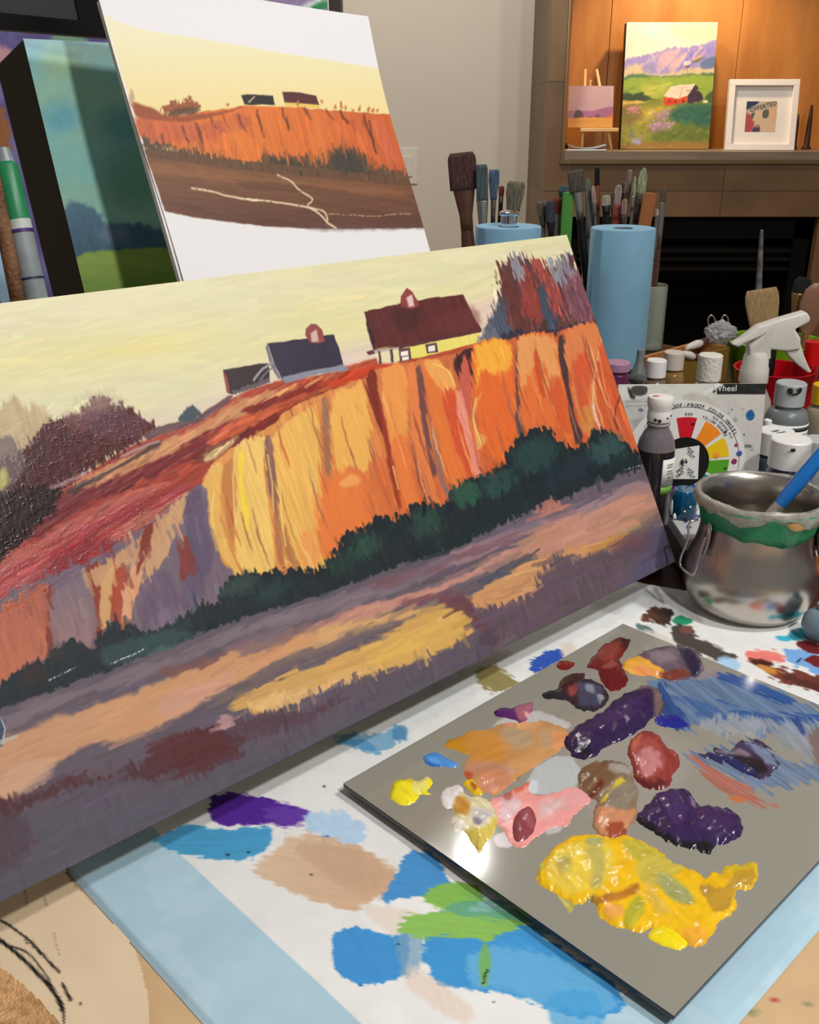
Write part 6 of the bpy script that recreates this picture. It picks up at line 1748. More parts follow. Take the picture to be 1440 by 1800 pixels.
grid_mesh('lid', Pw, 90, 130, ptW, paint_mat('lid_pigment', 0.4, 0.3, bump=0), wbx)
tq = mat('teal_lacquer', (14, 84, 122), 0.12, coat=0.6, c2=(8, 66, 100), vscale=30)
tj = thing('teal_jar', 'small teal-blue jar with white drips, standing under the colour wheel', 'jar', (0.341, 1.138, 0.0449))
lathe('body', [(0, 0), (0.016, 0), (0.017, 0.002), (0.017, 0.030), (0.013, 0.036), (0, 0.036)], tq, tj, loc=(0.341, 1.138, 0.0449), seg=32)
wd = mat('white_drip', (232, 236, 240), 0.25)
for a, h0, h1, s in ((-160, 0.004, 0.024, 0.0026), (-40, 0.012, 0.030, 0.0022), (-100, 0.012, 0.014, 0.0016), (-78, 0.018, 0.020, 0.0018), (-140, 0.001, 0.008, 0.003)):
    a = math.radians(a)
    e = np.array([0.341 + 0.0168 * math.cos(a), 1.138 + 0.0168 * math.sin(a), 0.0449])
    tube('paint_drip', [e + np.array([0, 0, h0]), e + np.array([0, 0, (h0 + h1) / 2]), e + np.array([0, 0, h1])], [s, s * 0.8, s * 0.3], wd, tj, seg=8)

# colour wheel: backing card, round dial, centre square
cwY = 1.175
cz0 = 0.0392
uw = np.array([1.0, 0.03, 0]); uw /= np.linalg.norm(uw)
bw = np.array([-uw[1], uw[0], 0])
tau = math.radians(7)
vw = math.sin(tau) * bw + math.cos(tau) * np.array([0, 0, 1.0])
nw = np.cross(uw, vw)
Wp0 = at_Y(1215, 880, cwY)
def on_W(x, y, off=0.0):
    return at_plane(x, y, Wp0 + nw * off, nw)
cl_, cr_ = on_W(1087, 676), on_W(1347, 674)
wW = float(np.dot(cr_ - cl_, uw))
zlow = 0.0468
hW = float((cl_[2] - zlow) / vw[2])
Ow = cl_ - vw * hW
cwheel = thing('color_wheel', 'paint-spattered colour wheel card with a round dial, leaning behind the dark bottle', 'color wheel', Ow + uw * wW / 2)
nuw, nvw = int(wW / 0.0007), int(hW / 0.0007)
Pw2, _, _ = plane_points(Ow, uw, vw, wW, hW, nuw, nvw)
Xw2, Yw2 = to_px(Pw2)

def paint_card(p):
    X, Y = p.X, p.Y
    p.c[:] = np.array((206, 202, 196)) / 255
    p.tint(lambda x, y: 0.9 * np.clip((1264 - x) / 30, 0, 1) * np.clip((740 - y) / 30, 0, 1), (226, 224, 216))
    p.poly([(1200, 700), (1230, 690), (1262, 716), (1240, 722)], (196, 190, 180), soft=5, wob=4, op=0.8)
    p.poly([(1262, 672), (1350, 672), (1350, 693), (1260, 693)], (26, 27, 26), soft=0.8, wob=0.5, rnd=False)
    p.line([(1240, 692), (1254, 682), (1268, 674)], 7, (232, 230, 224), soft=1.5)
    p.line([(1254, 690), (1260, 684)], 4, (70, 70, 70), soft=1.2)
    p.blob(1319, 730, 8, 10, (18, 92, 150), soft=1.2, wob=1.5, rot=10)
    p.blob(1292, 738, 4, 4, (160, 164, 160), soft=2)
    p.blob(1315, 785, 8, 3, (110, 116, 116), soft=1.6, wob=2)
    p.blob(1322, 791, 3, 1.5, (120, 120, 116), soft=1.2)
    p.blob(1306, 763, 1.5, 2, (60, 60, 60), soft=0.8)
    p.tint(lambda x, y: 0.12 * (fbm(x / 5, y / 5, 3) > 0.62), (150, 150, 146))
    for k in range(12):
        p.blob(1270 + rng.random() * 70, 700 + rng.random() * 150, 0.8 + rng.random(), 0.8 + rng.random(), (110, 110, 108), soft=0.8, wob=0.5)
    # torn clear sleeve at the left
    p.poly([(1088, 690), (1094, 680), (1104, 690), (1098, 702)], (228, 228, 222), soft=1, wob=1)
    p.poly([(1110, 680), (1136, 680), (1134, 694), (1112, 694)], (72, 74, 72), soft=2, wob=2)
    p.poly([(1103, 680), (1110, 690), (1116, 700), (1112, 704), (1104, 692)], (58, 46, 48), soft=1.5, wob=2)
    p.blob(1113, 699, 4, 5, (70, 46, 46), soft=1.2, wob=1)
    p.poly([(1096, 706), (1140, 700), (1136, 730), (1100, 730)], (200, 198, 196), soft=4)
    p.poly([(1110, 738), (1136, 736), (1130, 760), (1116, 760)], (176, 168, 172), soft=6, wob=4)
    for yy in (706, 714):
        for k in range(5):
            p.line([(1100 + k * 8, yy), (1105 + k * 8, yy - 0.6)], 1.6, (150, 148, 146), soft=0.8)
    p.blob(1126, 721, 5, 3, (126, 120, 144), soft=1, wob=1.5)
    p.w[:] = 0.35
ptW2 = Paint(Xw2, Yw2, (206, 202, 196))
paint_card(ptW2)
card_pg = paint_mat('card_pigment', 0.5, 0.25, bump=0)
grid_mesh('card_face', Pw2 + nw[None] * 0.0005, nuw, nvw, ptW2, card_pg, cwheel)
slab('backing_card', Ow, uw, vw, nw, wW, hW, 0.0012, label_w, cwheel, bevel=0)
wc = on_W(1202, 812, 0.0012)
rd = float(np.linalg.norm(on_W(1309, 812, 0.0012) - wc))
sc = rd / 107.0                                 # metres per pixel on the dial

def ring_sector(name, r0, r1, a0, a1, m, off, n=14):
    V, Fc = [], []
    for k in range(n + 1):
        a = math.radians(a0 + (a1 - a0) * k / n)
        for r in (r0, r1):
            V.append(wc + uw * r * math.cos(a) + vw * r * math.sin(a) + nw * off)
    for k in range(n):
        Fc.append((2 * k, 2 * k + 1, 2 * k + 3, 2 * k + 2))
    o = mesh_obj(name, V, Fc, m, smooth=False)
    so = o.modifiers.new('thickness', 'SOLIDIFY')
    so.thickness = 0.0002
    so.offset = -1
    return place_in(o, dial)

dial_m = mat('dial_white', (226, 222, 220), 0.4)
dial = lathe('dial', [(0, 0), (rd, 0), (rd, 0.0008), (0, 0.0008)], dial_m, cwheel, loc=wc, axis=nw, seg=90)
off = 0.0012
segs = [((206, 14, 36), 90), ((246, 140, 30), 52), ((236, 196, 22), 20), ((84, 160, 36), -10), ((30, 130, 110), -42), ((40, 80, 170), -74), ((90, 40, 130), -106), ((150, 40, 110), -138), ((190, 30, 80), 170), ((206, 60, 40), 132)]
for c, a in segs:
    ring_sector('hue_patch', sc * 44, sc * 79, a - 13, a + 13, mat('hue_%d_%d_%d' % c, c, 0.4), off)
ring_sector('inner_disc', 0.0, sc * 44, 0, 359.9, black_p, off + 0.0002, n=60)
ring_sector('print_line', sc * 96.2, sc * 96.8, -60, 140, ink_m, off, n=60)
sq = [(1184, 790), (1230, 783), (1227, 842), (1180, 842)]
sv = [on_W(x, y, 0.0018 + 0.0012) for x, y in sq]
so_ = mesh_obj('center_square', sv + [v - nw * 0.0006 for v in sv], [(3, 2, 1, 0), (0, 1, 5, 4), (1, 2, 6, 5), (2, 3, 7, 6), (3, 0, 4, 7)], label_w, smooth=False)
place_in(so_, dial)
rv = on_W(1202, 811, 0.003)
lathe('rivet', [(0, 0), (sc * 6.5, 0), (sc * 6, sc * 3), (sc * 3, sc * 5), (0, sc * 5.5)], chrome, dial, loc=rv, axis=nw, seg=24)
bl_m = mat('dial_spot', (150, 50, 90), 0.4)
for x, y, c, s in ((1291, 811, (150, 50, 90), 5), (1295, 782, (160, 70, 110), 3.4), (1218, 745, (90, 16, 28), 3), (1275, 823, (52, 104, 40), 3), (1260, 800, (240, 158, 40), 6), (1276, 759, (40, 40, 60), 2.2), (1300, 797, (70, 90, 160), 5)):
    lathe('paint_spot', [(0, 0), (sc * s, 0), (sc * s * 0.8, 0.0003), (0, 0.0004)], mat('spot_%d_%d_%d' % c, c, 0.35), dial, loc=on_W(x, y, 0.0026), axis=nw, seg=14)
def arc_text(body, r, a_mid, size, step):
    n = len(body)
    for k, ch in enumerate(body):
        if ch == ' ':
            continue
        a = math.radians(a_mid - (k - (n - 1) / 2) * step)
        P = wc + uw * r * math.cos(a) + vw * r * math.sin(a) + nw * (off + 0.0003)
        t_ = uw * math.sin(a) - vw * math.cos(a)
        r_ = uw * math.cos(a) + vw * math.sin(a)
        yield ch, P, t_, r_
def arc_lettering(name, body, r, a_mid, size, step):
    """one lettering part following the dial's rim"""
    objs = []
    for ch, P, t_, r_ in arc_text(body, r, a_mid, size, step):
        objs.append(text(name, ch, size, P, t_, r_, ink_m, None, bold=0.0))
    bm = bmesh.new()
    for o in objs:
        bm.from_mesh(o.data)
        me_ = o.data
        bpy.data.objects.remove(o)
        bpy.data.meshes.remove(me_)
    me = bpy.data.meshes.new(name)
    bm.to_mesh(me)
    bm.free()
    me.materials.append(ink_m)
    o = bpy.data.objects.new(name, me)
    COL.objects.link(o)
    return place_in(o, dial)
arc_lettering('rim_lettering', 'GOOF-PROOF COLOR WHEEL', sc * 100, 69, sc * 8.5, 3.7)
arc_lettering('hue_lettering', 'RED', sc * 84, 88, sc * 6, 3.2)
arc_lettering('hue_lettering', 'YELLOW ORANGE', sc * 84, 52, sc * 6, 3.0)
arc_lettering('hue_lettering', 'RED-ORANGE MIX', sc * 91, 44, sc * 5, 2.4)
text('title_lettering', 'Wheel', sc * 15, on_W(1275, 683, 0.0008), uw, vw, label_w, cwheel)
for (x, y, a) in ((1214, 796, -40), (1196, 830, 40), (1214, 832, -35)):
    ca, sa = math.cos(math.radians(a)), math.sin(math.radians(a))
    for j, s in enumerate(('MIX', 'TINT')):
        text('square_lettering', s, sc * 8, on_W(x, y + j * 8 - 4, 0.0034), uw * ca + vw * sa, vw * ca - uw * sa, ink_m, so_)

# ------------------------------------------------------------------ bottles behind the card
brownclear = mat('brown_tinted_bottle', (120, 104, 88), 0.12, coat=0.5, c2=(96, 80, 66), vscale=30)
amber = mat('amber_medium', (150, 118, 70), 0.12, coat=0.5, c2=(128, 98, 58), vscale=20)
whiteb = mat('white_bottle', (220, 216, 206), 0.35, var=0.03)
greyb = mat('grey_plastic_bottle', (112, 118, 118), 0.35)

def z_of(py, Y):
    return at_Y(720, py, Y)[2]

bottle('medium_bottle', 'small brown bottle with a plain white cap, nearest behind the card', 'bottle', 1155, 1.45, z_of(633, 1.45), 0.0185, 0.0150, 0.0255, brownclear, white_cap)
bottle('medium_bottle', 'amber medium bottle with a stained off-white cap, in front of the wooden box', 'bottle', 1186, 1.575, z_of(619, 1.575), 0.0205, 0.0165, 0.028, amber, mat('offwhite_cap', (206, 194, 182), 0.45))
bottle('paint_bottle', 'white bottle with a ribbed, paint-crusted white cap above the colour wheel card', 'bottle', 1250, 1.45, z_of(624, 1.45), 0.0205, 0.0180, 0.038, whiteb, mat('crusted_cap', (224, 220, 210), 0.6, bump=1.0, bscale=200), ribs=24)
# grey nozzle bottle
nb, nxx = bottle('nozzle_bottle', 'grey squeeze bottle with a tapered nozzle beside the blue paper roll', 'bottle', 1122, 1.52, z_of(664, 1.52), 0.0170, 0.0145, 0.004, greyb, greyb)
zz = z_of(664, 1.52)
lathe('nozzle', [(0, 0), (0.0150, 0), (0.0140, 0.004), (0.0098, 0.014), (0.0066, 0.024), (0.0058, 0.026), (0.0052, z_of(615, 1.52) - zz), (0, z_of(615, 1.52) - zz)], greyb, nb, loc=(nxx, 1.52, zz), seg=28)
# purple jar
pj, pjx = bottle('purple_jar', 'small jar of purple paint with a pinkish lid at the painting\'s right edge', 'jar', 1086, 1.42, z_of(637, 1.42), 0.0180, 0.0192, 0.012, mat('purple_paint', (96, 40, 76), 0.2, coat=0.4), mat('mauve_lid', (172, 126, 156), 0.35), shoulder=-0.6)
# jars right of the card
wj, wjx = bottle('wide_cap_bottle', 'bottle of violet-blue paint with a wide ribbed white cap, right of the card', 'bottle', 1392, 1.125, z_of(772, 1.125), 0.0240, 0.0238, 0.034, mat('violet_glass', (72, 66, 116), 0.2, coat=0.4), white_cap, ribs=40, shoulder=-0.6)
text('cap_mark', 'm', 0.004, (wjx - 0.012, 1.125 - 0.0242, z_of(772, 1.125) - 0.008), (1, 0.0, 0), (0, 0, 1), ink_m, wj)
box('cap_mark', (wjx - 0.006, 1.125 - 0.0236, z_of(772, 1.125) - 0.006), (0.005, 0.001, 0.0035), black_p, wj, bevel=0)
w2, w2x = bottle('wide_cap_bottle', 'bottle with a flat white lid marked in black, behind the violet-blue one', 'bottle', 1366, 1.228, z_of(757, 1.228), 0.0225, 0.0228, 0.030, mat('slate_glass', (70, 84, 100), 0.2, coat=0.4), white_cap, shoulder=-0.6)
for k, (s, dx, dy) in enumerate((('KEEP', -0.004, -0.006), ('SHUT', 0.002, -0.012))):
    text('lid_marks', s, 0.006, (w2x + dx, 1.228 + dy, z_of(757, 1.228) + 0.0013), (0.9, 0.43, 0), (-0.43, 0.9, 0), ink_m, w2)
bottle('slim_bottle', 'slim little bottle with a white cap at the card\'s right edge', 'bottle', 1351, 1.275, z_of(738, 1.275), 0.0068, 0.0056, 0.017, whiteb, white_cap)
gl, glx = bottle('labelled_bottle', 'grey paint bottle with a printed white label and black-smeared cap', 'bottle', 1392, 1.285, z_of(673, 1.285), 0.0285, 0.0200, 0.030, greyb, mat('milky_cap', (172, 176, 178), 0.35), shoulder=-0.2)
zt = z_of(673, 1.285)
glb = wrap_label(gl, glx, 1.285, 0, 0.0291, -170, -10, 0.040, zt - 0.052, label_w)
wrap_label(glb, glx, 1.285, 0, 0.0294, -165, -15, zt - 0.060, zt - 0.0545, mat('label_dark', (70, 74, 78), 0.5), name='label_band')
for k, z in enumerate((0.064, 0.069, 0.0775, 0.081, 0.0845)):
    wrap_label(glb, glx, 1.285, 0, 0.0295, -150 + 5 * (k % 2), -25 - 12 * (k % 3), zt - z - 0.0012, zt - z, mat('label_print', (140, 138, 134), 0.6), name='label_print')
lathe('paint_smear', [(0, 0), (0.010, 0.0), (0.008, 0.0016), (0, 0.0022)], black_p, gl, loc=(glx - 0.002, 1.285 - 0.0188, zt - 0.005), axis=(-0.1, -0.85, 0.5), seg=9, sy=0.7)

# ------------------------------------------------------------------ spray bottle
sY = 1.44
sP = at_Y(1328, 640, sY)
sx_ = sP[0]
milky = mat('milky_plastic', (222, 218, 210), 0.4, var=0.03, trans=0.1)
spray = thing('spray_bottle', 'translucent white spray bottle with a paint-stained trigger head', 'spray bottle', (sx_, sY, 0))
zc0, zc1 = z_of(672, sY), z_of(616, sY)
lathe('body', [(0, 0), (0.030, 0), (0.033, 0.003), (0.033, zc0 - 0.05), (0.029, zc0 - 0.025), (0.020, zc0 - 0.008), (0.0165, zc0), (0, zc0)], mat('clear_bottle', (222, 206, 192), 0.15, trans=0.5, coat=0.3), spray, loc=(sx_, sY, 0), seg=40)
lathe('collar', [(0, 0), (0.0205, 0), (0.0215, 0.003), (0.0205, 0.022), (0.0190, 0.026), (0.0180, 0.040), (0.0150, 0.046), (0, 0.047)], milky, spray, loc=(sx_, sY, zc0), seg=40, ribs=0)

def solid_outline(name, pts_px, Y, thick, m, parent, bev=0.003):
    bm = bmesh.new()
    f0 = [bm.verts.new(at_Y(x, y, Y)) for x, y in pts_px]
    f = bm.faces.new(f0)
    r = bmesh.ops.extrude_face_region(bm, geom=[f])
    vv = [g for g in r['geom'] if isinstance(g, bmesh.types.BMVert)]
    bmesh.ops.translate(bm, vec=(0, thick, 0), verts=vv)
    bmesh.ops.translate(bm, vec=(0, -thick / 2, 0), verts=bm.verts)
    bmesh.ops.recalc_face_normals(bm, faces=bm.faces)
    bmesh.ops.bevel(bm, geom=bm.edges[:], offset=bev, segments=3, affect='EDGES', profile=0.5)
    for ff in bm.faces:
        ff.smooth = True
    me = bpy.data.meshes.new(name)
    bm.to_mesh(me)
    bm.free()
    me.materials.append(m)
    o = bpy.data.objects.new(name, me)
    COL.objects.link(o)
    return place_in(o, parent)

solid_outline('trigger_head', [(1284, 604), (1302, 594), (1330, 572), (1366, 560), (1414, 546), (1421, 556), (1420, 564), (1394, 577), (1404, 592), (1404, 612), (1380, 616), (1352, 612), (1352, 630), (1313, 632), (1314, 606), (1330, 592), (1306, 602), (1296, 609)], sY, 0.022, milky, spray, bev=0.0035)
solid_outline('trigger', [(1372, 606), (1404, 598), (1410, 620), (1418, 640), (1425, 653), (1418, 654), (1400, 640), (1386, 626)], sY, 0.014, milky, spray, bev=0.002)
st_m = mat('faint_stain', (214, 190, 160), 0.5)

# ------------------------------------------------------------------ red cup, lime bucket and what stands in them
def cup(name, label, px, Y, ytop, rtop, rbot, m, wall=0.0025):
    zt = z_of(ytop, Y)
    fwd = Y * cs - (zt - CAM_H) * sn
    x = (px - 720) / F * fwd
    t = thing(name, label, 'cup', (x, Y, 0))
    lathe('wall', [(0, 0), (rbot, 0), (rtop, zt - 0.003), (rtop + 0.0015, zt - 0.001), (rtop, zt), (rtop - wall, zt - 0.001), (rbot - wall, 0.006), (0, 0.006)], m, t, loc=(x, Y, 0), seg=56)
    return t, x, zt

red_m = mat('red_plastic', (176, 8, 24), 0.28, coat=0.3)
lime_m = mat('lime_plastic', (134, 196, 20), 0.32, coat=0.2, trans=0.1)
rc, rcx, rcz = cup('red_cup', 'red plastic cup behind the spray bottle', 1362, 1.64, 646, 0.066, 0.050, red_m)
lc, lcx, lcz = cup('lime_bucket', 'lime green plastic bucket behind the red cup', 1362, 1.84, 596, 0.088, 0.064, lime_m)

def stick(name, label, cat, base, top, parts, group=None):
    """something long standing along base->top; parts: (name, profile[(radius, dist)], material, flatten)"""
    base = np.asarray(base, float); top = np.asarray(top, float)
    d = top - base
    L = np.linalg.norm(d)
    d /= L
    t = thing(name, label, cat, base, group)
    for nm, prof, m, fl in parts:
        lathe(nm, [(r, h) for r, h in prof], m, t, loc=base, axis=d, seg=20, sy=fl)
    return t, d, L

# red-capped bottle in the cup, black handle beside it
bp, bpx = bottle('red_capped_bottle', 'bottle with a glossy red cap standing in the red cup', 'bottle', 1432, 1.645, z_of(600, 1.645), 0.013, 0.0145, 0.042, red_m, mat('red_cap', (206, 16, 16), 0.2, coat=0.4), z0=0.0062)
stick('black_handled_tool', 'black-handled tool standing in the red cup behind the trigger', 'tool', (rcx - 0.012, 1.645, 0.007), (rcx - 0.004, 1.66, z_of(612, 1.66)),
      [('handle', [(0, 0), (0.006, 0.0), (0.009, 0.05), (0.012, 0.10), (0.011, z_of(612, 1.66) - 0.008), (0, z_of(612, 1.66) - 0.006)], black_p, 0.6)])
# yellow cap bottle at the frame's edge
bottle('yellow_capped_bottle', 'bottle with a yellow cap at the right edge of the picture', 'bottle', 1452, 1.36, z_of(676, 1.36), 0.024, 0.0170, 0.028, mat('beige_bottle', (150, 138, 118), 0.4), mat('yellow_cap', (236, 180, 20), 0.35))
bottle('clear_jar', 'small milky jar at the right edge, behind the blue brush handle', 'jar', 1440, 1.19, z_of(772, 1.19), 0.020, 0.0185, 0.022, mat('grey_glass', (150, 152, 156), 0.2, coat=0.4), mat('milky_lid', (188, 190, 192), 0.35), shoulder=-0.6)

hair_t = mat('tan_bristle', (196, 166, 116), 0.85, c2=(160, 130, 88), vscale=40, stretch=(14, 14, 1), bump=0.8, bscale=300)
hair_b = mat('black_bristle', (20, 18, 18), 0.9, bump=0.8, bscale=300)

def brush(label, base, top, hair_len, hair_w, hair_m, fer_m, han_m, flat=0.4, fer_len=None, tip=0.75, group='paintbrushes in the jars', tipround=0.25, fer_w=None, hr=None, name='paintbrush', root_w=None):
    """handle at base, bristle tip at top; widths are half widths across the view"""
    base = np.asarray(base, float); top = np.asarray(top, float)
    d = top - base
    L = float(np.linalg.norm(d))
    d /= L
    fl = fer_len or hair_len * 0.7
    fw = fer_w or hair_w * 0.75
    h0 = L - hair_len
    f0 = h0 - fl
    hr = hr or min(fw * 0.7, 0.006)
    t = thing(name, label, 'paintbrush', base, group)
    X = None
    lathe('handle', [(0, 0), (hr * 0.5, 0.002), (hr * 0.75, f0 * 0.4), (hr * 1.15, f0 * 0.82), (hr * 0.95, f0 + 0.003), (0, f0 + 0.003)], han_m, t, loc=base, axis=d, seg=16)
    # ferrule goes from round to flat
    def loft(name, secs, m):
        Z = Vector([float(k) for k in d])
        Xv = Vector((0, 1, 0)).cross(Z).normalized()
        Yv = Z.cross(Xv)
        seg = 20
        V, Fc = [], []
        for (h, a, b) in secs:
            for k in range(seg):
                an = 2 * math.pi * k / seg
                c_, s_ = math.cos(an), math.sin(an)
                pw = 0.75
                V.append(Vector([float(q) for q in base]) + Z * h + Xv * (a * math.copysign(abs(c_) ** pw, c_)) + Yv * (b * math.copysign(abs(s_) ** pw, s_)))
        n = len(secs)
        for i in range(n - 1):
            for k in range(seg):
                l = (k + 1) % seg
                Fc.append((i * seg + k, i * seg + l, (i + 1) * seg + l, (i + 1) * seg + k))
        Fc.append(tuple(range(seg - 1, -1, -1)))
        Fc.append(tuple((n - 1) * seg + k for k in range(seg)))
        return place_in(mesh_obj(name, V, Fc, m), t)
    rw = root_w or fw
    loft('ferrule', [(f0, hr, hr), (f0 + fl * 0.35, hr * 1.02, hr * 1.02), (h0, fw, max(fw * flat, 0.002)), (h0 + 0.001, fw, max(fw * flat, 0.002))], fer_m)
    hs = []
    for k in range(9):
        q = k / 8
        w = rw + (hair_w - rw) * min(1, q * 1.6)
        if q > 1 - tipround:
            e = (q - (1 - tipround)) / tipround
            w = w * (tip + (1 - tip) * math.sqrt(max(0, 1 - e * e)))
        hs.append((h0 - 0.001 + (hair_len + 0.001) * q, max(w, 0.0004), max(w * flat * (1 - 0.6 * q), 0.0004)))
    loft('bristles', hs, hair_m)
    return t

def top_at(px, py, Y):
    return at_Y(px, py, Y)

# wide bristle brush, black mop brush, spatula standing in the bucket
wb_base = (lcx - 0.012, 1.80, 0.010)
brush('wide tan bristle brush standing upright in the lime bucket', wb_base, top_at(1339, 508, 1.82), 0.076, 0.031, hair_t, ferrule_d, mat('varnished_wood', (150, 104, 60), 0.35), flat=0.3, fer_len=0.03, tip=0.86, root_w=0.024, fer_w=0.025, hr=0.008, group=None, name='bristle_brush')
brush('brush with black rounded hair and a gold ferrule in the lime bucket', (lcx + 0.03, 1.865, 0.010), top_at(1414, 487, 1.88), 0.032, 0.017, hair_b, ferrule_g, black_p, flat=0.8, fer_len=0.06, tip=0.55, tipround=0.6, root_w=0.0155, fer_w=0.0160, hr=0.007, group=None, name='mop_brush')
t_, d_, L_ = stick('thin_brush_handle', 'slim paint-spattered handle rising behind the wide tan bristle brush', 'paintbrush', (lcx - 0.008, 1.895, 0.010), top_at(1338, 430, 1.90),
      [('handle', [(0, 0), (0.004, 0.0), (0.0062, 0.18), (0.0045, 0.26), (0.0032, 0.30), (0, 0.302)], mat('spattered_grey', (120, 118, 116), 0.5, c2=(70, 68, 68), vscale=60), 1.0)])
stick('wooden_spoon', 'rounded brown spatula standing in the lime bucket at the right edge', 'spatula', (lcx + 0.045, 1.84, 0.010), top_at(1434, 524, 1.84),
      [('handle', [(0, 0), (0.005, 0.0), (0.006, 0.12), (0, 0.12)], mat('brown_wood', (150, 90, 62), 0.5), 1.0),
       ('blade', [(0, 0.118), (0.010, 0.12), (0.024, 0.150), (0.027, 0.175), (0.022, 0.200), (0.010, 0.212), (0, 0.214)], mat('smoky_plastic', (118, 100, 88), 0.3, c2=(150, 96, 70), vscale=12), 0.25)])

# crumpled clear wrapping beside the bucket
def crumple(name, label, cat, c, r, m, seed, sc_=(1, 1, 1), parent=None):
    bm = bmesh.new()
    bmesh.ops.create_icosphere(bm, subdivisions=4, radius=1.0)
    for v in bm.verts:
        n = v.co.normalized()
        q = 0.75 + 0.9 * abs(float(vnoise(np.array(n.x * 2.6 + 7), np.array(n.y * 2.6 + n.z * 2.1 + 5), seed)) - 0.5) + 0.5 * abs(float(vnoise(np.array(n.x * 6 + n.z * 4), np.array(n.y * 6 + 3), seed + 4)) - 0.5)
        v.co = Vector((n.x * sc_[0], n.y * sc_[1], n.z * sc_[2])) * r * q
        v.co += Vector([float(k) for k in c])
    me = bpy.data.meshes.new(name)
    bm.to_mesh(me)
    bm.free()
    me.materials.append(m)
    o = bpy.data.objects.new(name, me)
    COL.objects.link(o)
    return tag(o, label, cat)

# ------------------------------------------------------------------ narrow wooden brush box
wbox_m = mat('box_wood', (186, 130, 78), 0.45, c2=(160, 104, 58), vscale=10, stretch=(2, 14, 14))
olive_m = mat('box_wood_olive', (120, 92, 34), 0.5)
WBc = np.array([0.405, 1.695, 0])
bh = z_of(625, 1.70)
wbx2 = thing('brush_box', 'narrow open wooden box holding lying brushes, behind the amber bottle', 'box', WBc + TA * 0.09 + TB * 0.03)
def ob(name, a0, a1, b0, b1, z0, z1, m):
    c = WBc + TA * (a0 + a1) / 2 + TB * (b0 + b1) / 2
    box(name, (c[0], c[1], (z0 + z1) / 2), (a1 - a0, b1 - b0, z1 - z0), m, wbx2, rz=RZ, bevel=0.001)
for nm, a0, a1, b0, b1, z0, z1, m in (('side', 0, 0.185, 0, 0.006, 0.0, bh, wbox_m), ('side', 0, 0.185, 0.060, 0.066, 0.0, bh - 0.002, olive_m), ('end', 0.0, 0.006, 0.006, 0.060, 0.0, bh, wbox_m), ('end', 0.179, 0.185, 0.006, 0.060, 0, bh, wbox_m), ('bottom', 0.006, 0.179, 0.006, 0.060, 0, 0.006, wbox_m)):
    ob(nm, a0, a1, b0, b1, z0, z1, m)
wrap_m = mat('crinkled_wrap', (220, 220, 224), 0.08, trans=0.55, spec=0.8, coat=0.5)
cw = at_Y(1264, 606, 1.80)
crumple('plastic_wrap', 'crumpled clear plastic wrapping lying on the end of the wooden box', 'wrapper', (cw[0], 1.80, bh + 0.020), 0.026, wrap_m, 4, (1.0, 0.8, 0.8))

# two brushes with white and maroon handles lying across it
mar = mat('maroon_lacquer', (84, 30, 34), 0.25, coat=0.4)
wht = mat('white_lacquer', (232, 226, 220), 0.3, coat=0.3)
def lying(label, p0, p1):
    p0 = np.asarray(p0, float); p1 = np.asarray(p1, float)
    d = p1 - p0
    L = float(np.linalg.norm(d))
    t = thing('painted_handle_brush', label, 'paintbrush', p0)
    lathe('handle', [(0, 0), (0.004, 0.001), (0.0062, L * 0.12), (0.0078, L * 0.34), (0.0062, L * 0.44), (0, L * 0.445)], wht, t, loc=p0, axis=d / L, seg=18)
    lathe('handle_band', [(0, L * 0.44), (0.0066, L * 0.44), (0.0074, L * 0.55), (0.0070, L * 0.66), (0, L * 0.66)], mar, t, loc=p0, axis=d / L, seg=18)
    lathe('handle_end', [(0, L * 0.66), (0.0070, L * 0.66), (0.0060, L * 0.85), (0.003, L * 0.98), (0, L)], wht, t, loc=p0, axis=d / L, seg=18)
hz = bh + 0.012
lying('white and maroon brush handle lying on the wooden box, upper one', at_Y(1205, 640, 1.70) * np.array([1, 1, 0]) + np.array([0, 0, hz + 0.002]), at_Y(1258, 594, 1.84))
lying('white and maroon brush handle lying lower on the wooden box', at_Y(1196, 652, 1.655) * np.array([1, 1, 0]) + np.array([0, 0, hz + 0.002]), at_Y(1240, 634, 1.74))
# steel clip standing on the box end
sc_ = thing('steel_clip', 'steel spring clip with two looped arms standing up behind the wrapping', 'clip', at_Y(1262, 604, 1.83))
for sx0, lean in ((1253, -4), (1272, 5)):
    lp_ = [at_Y(sx0 + lean * 0.2, 604, 1.83), at_Y(sx0 - 5, 580, 1.83), at_Y(sx0 - 6 + lean * 0.5, 562, 1.83), at_Y(sx0 + lean * 0.5, 554, 1.83), at_Y(sx0 + 6 + lean * 0.5, 562, 1.83), at_Y(sx0 + 5, 580, 1.83), at_Y(sx0 + 3, 604, 1.83)]
    tube('loop_arm', smooth_path(lp_, 5), 0.0016, wire_m, sc_, seg=8)
cb = at_Y(1262, 607, 1.83)
box('jaw', (cb[0], 1.83, cb[2] - 0.006), (0.030, 0.014, 0.020), steel_b, sc_, bevel=0.003)
stp = at_Y(1262, 625, 1.83)
box('clip_stand', (cb[0], 1.83, (cb[2] - 0.016) / 2), (0.03, 0.03, cb[2] - 0.017), black_p, None, bevel=0.003)
tag(bpy.data.objects['clip_stand'], 'small black block under the steel clip', 'block')

# ------------------------------------------------------------------ blue paper towel rolls
towel = mat('blue_towel_paper', (134, 180, 207), 0.9, spec=0.1, var=0.03, vscale=30, bump=0.15, bscale=500, sheen=0.2)
towel_in = mat('towel_core', (112, 120, 126), 0.8)

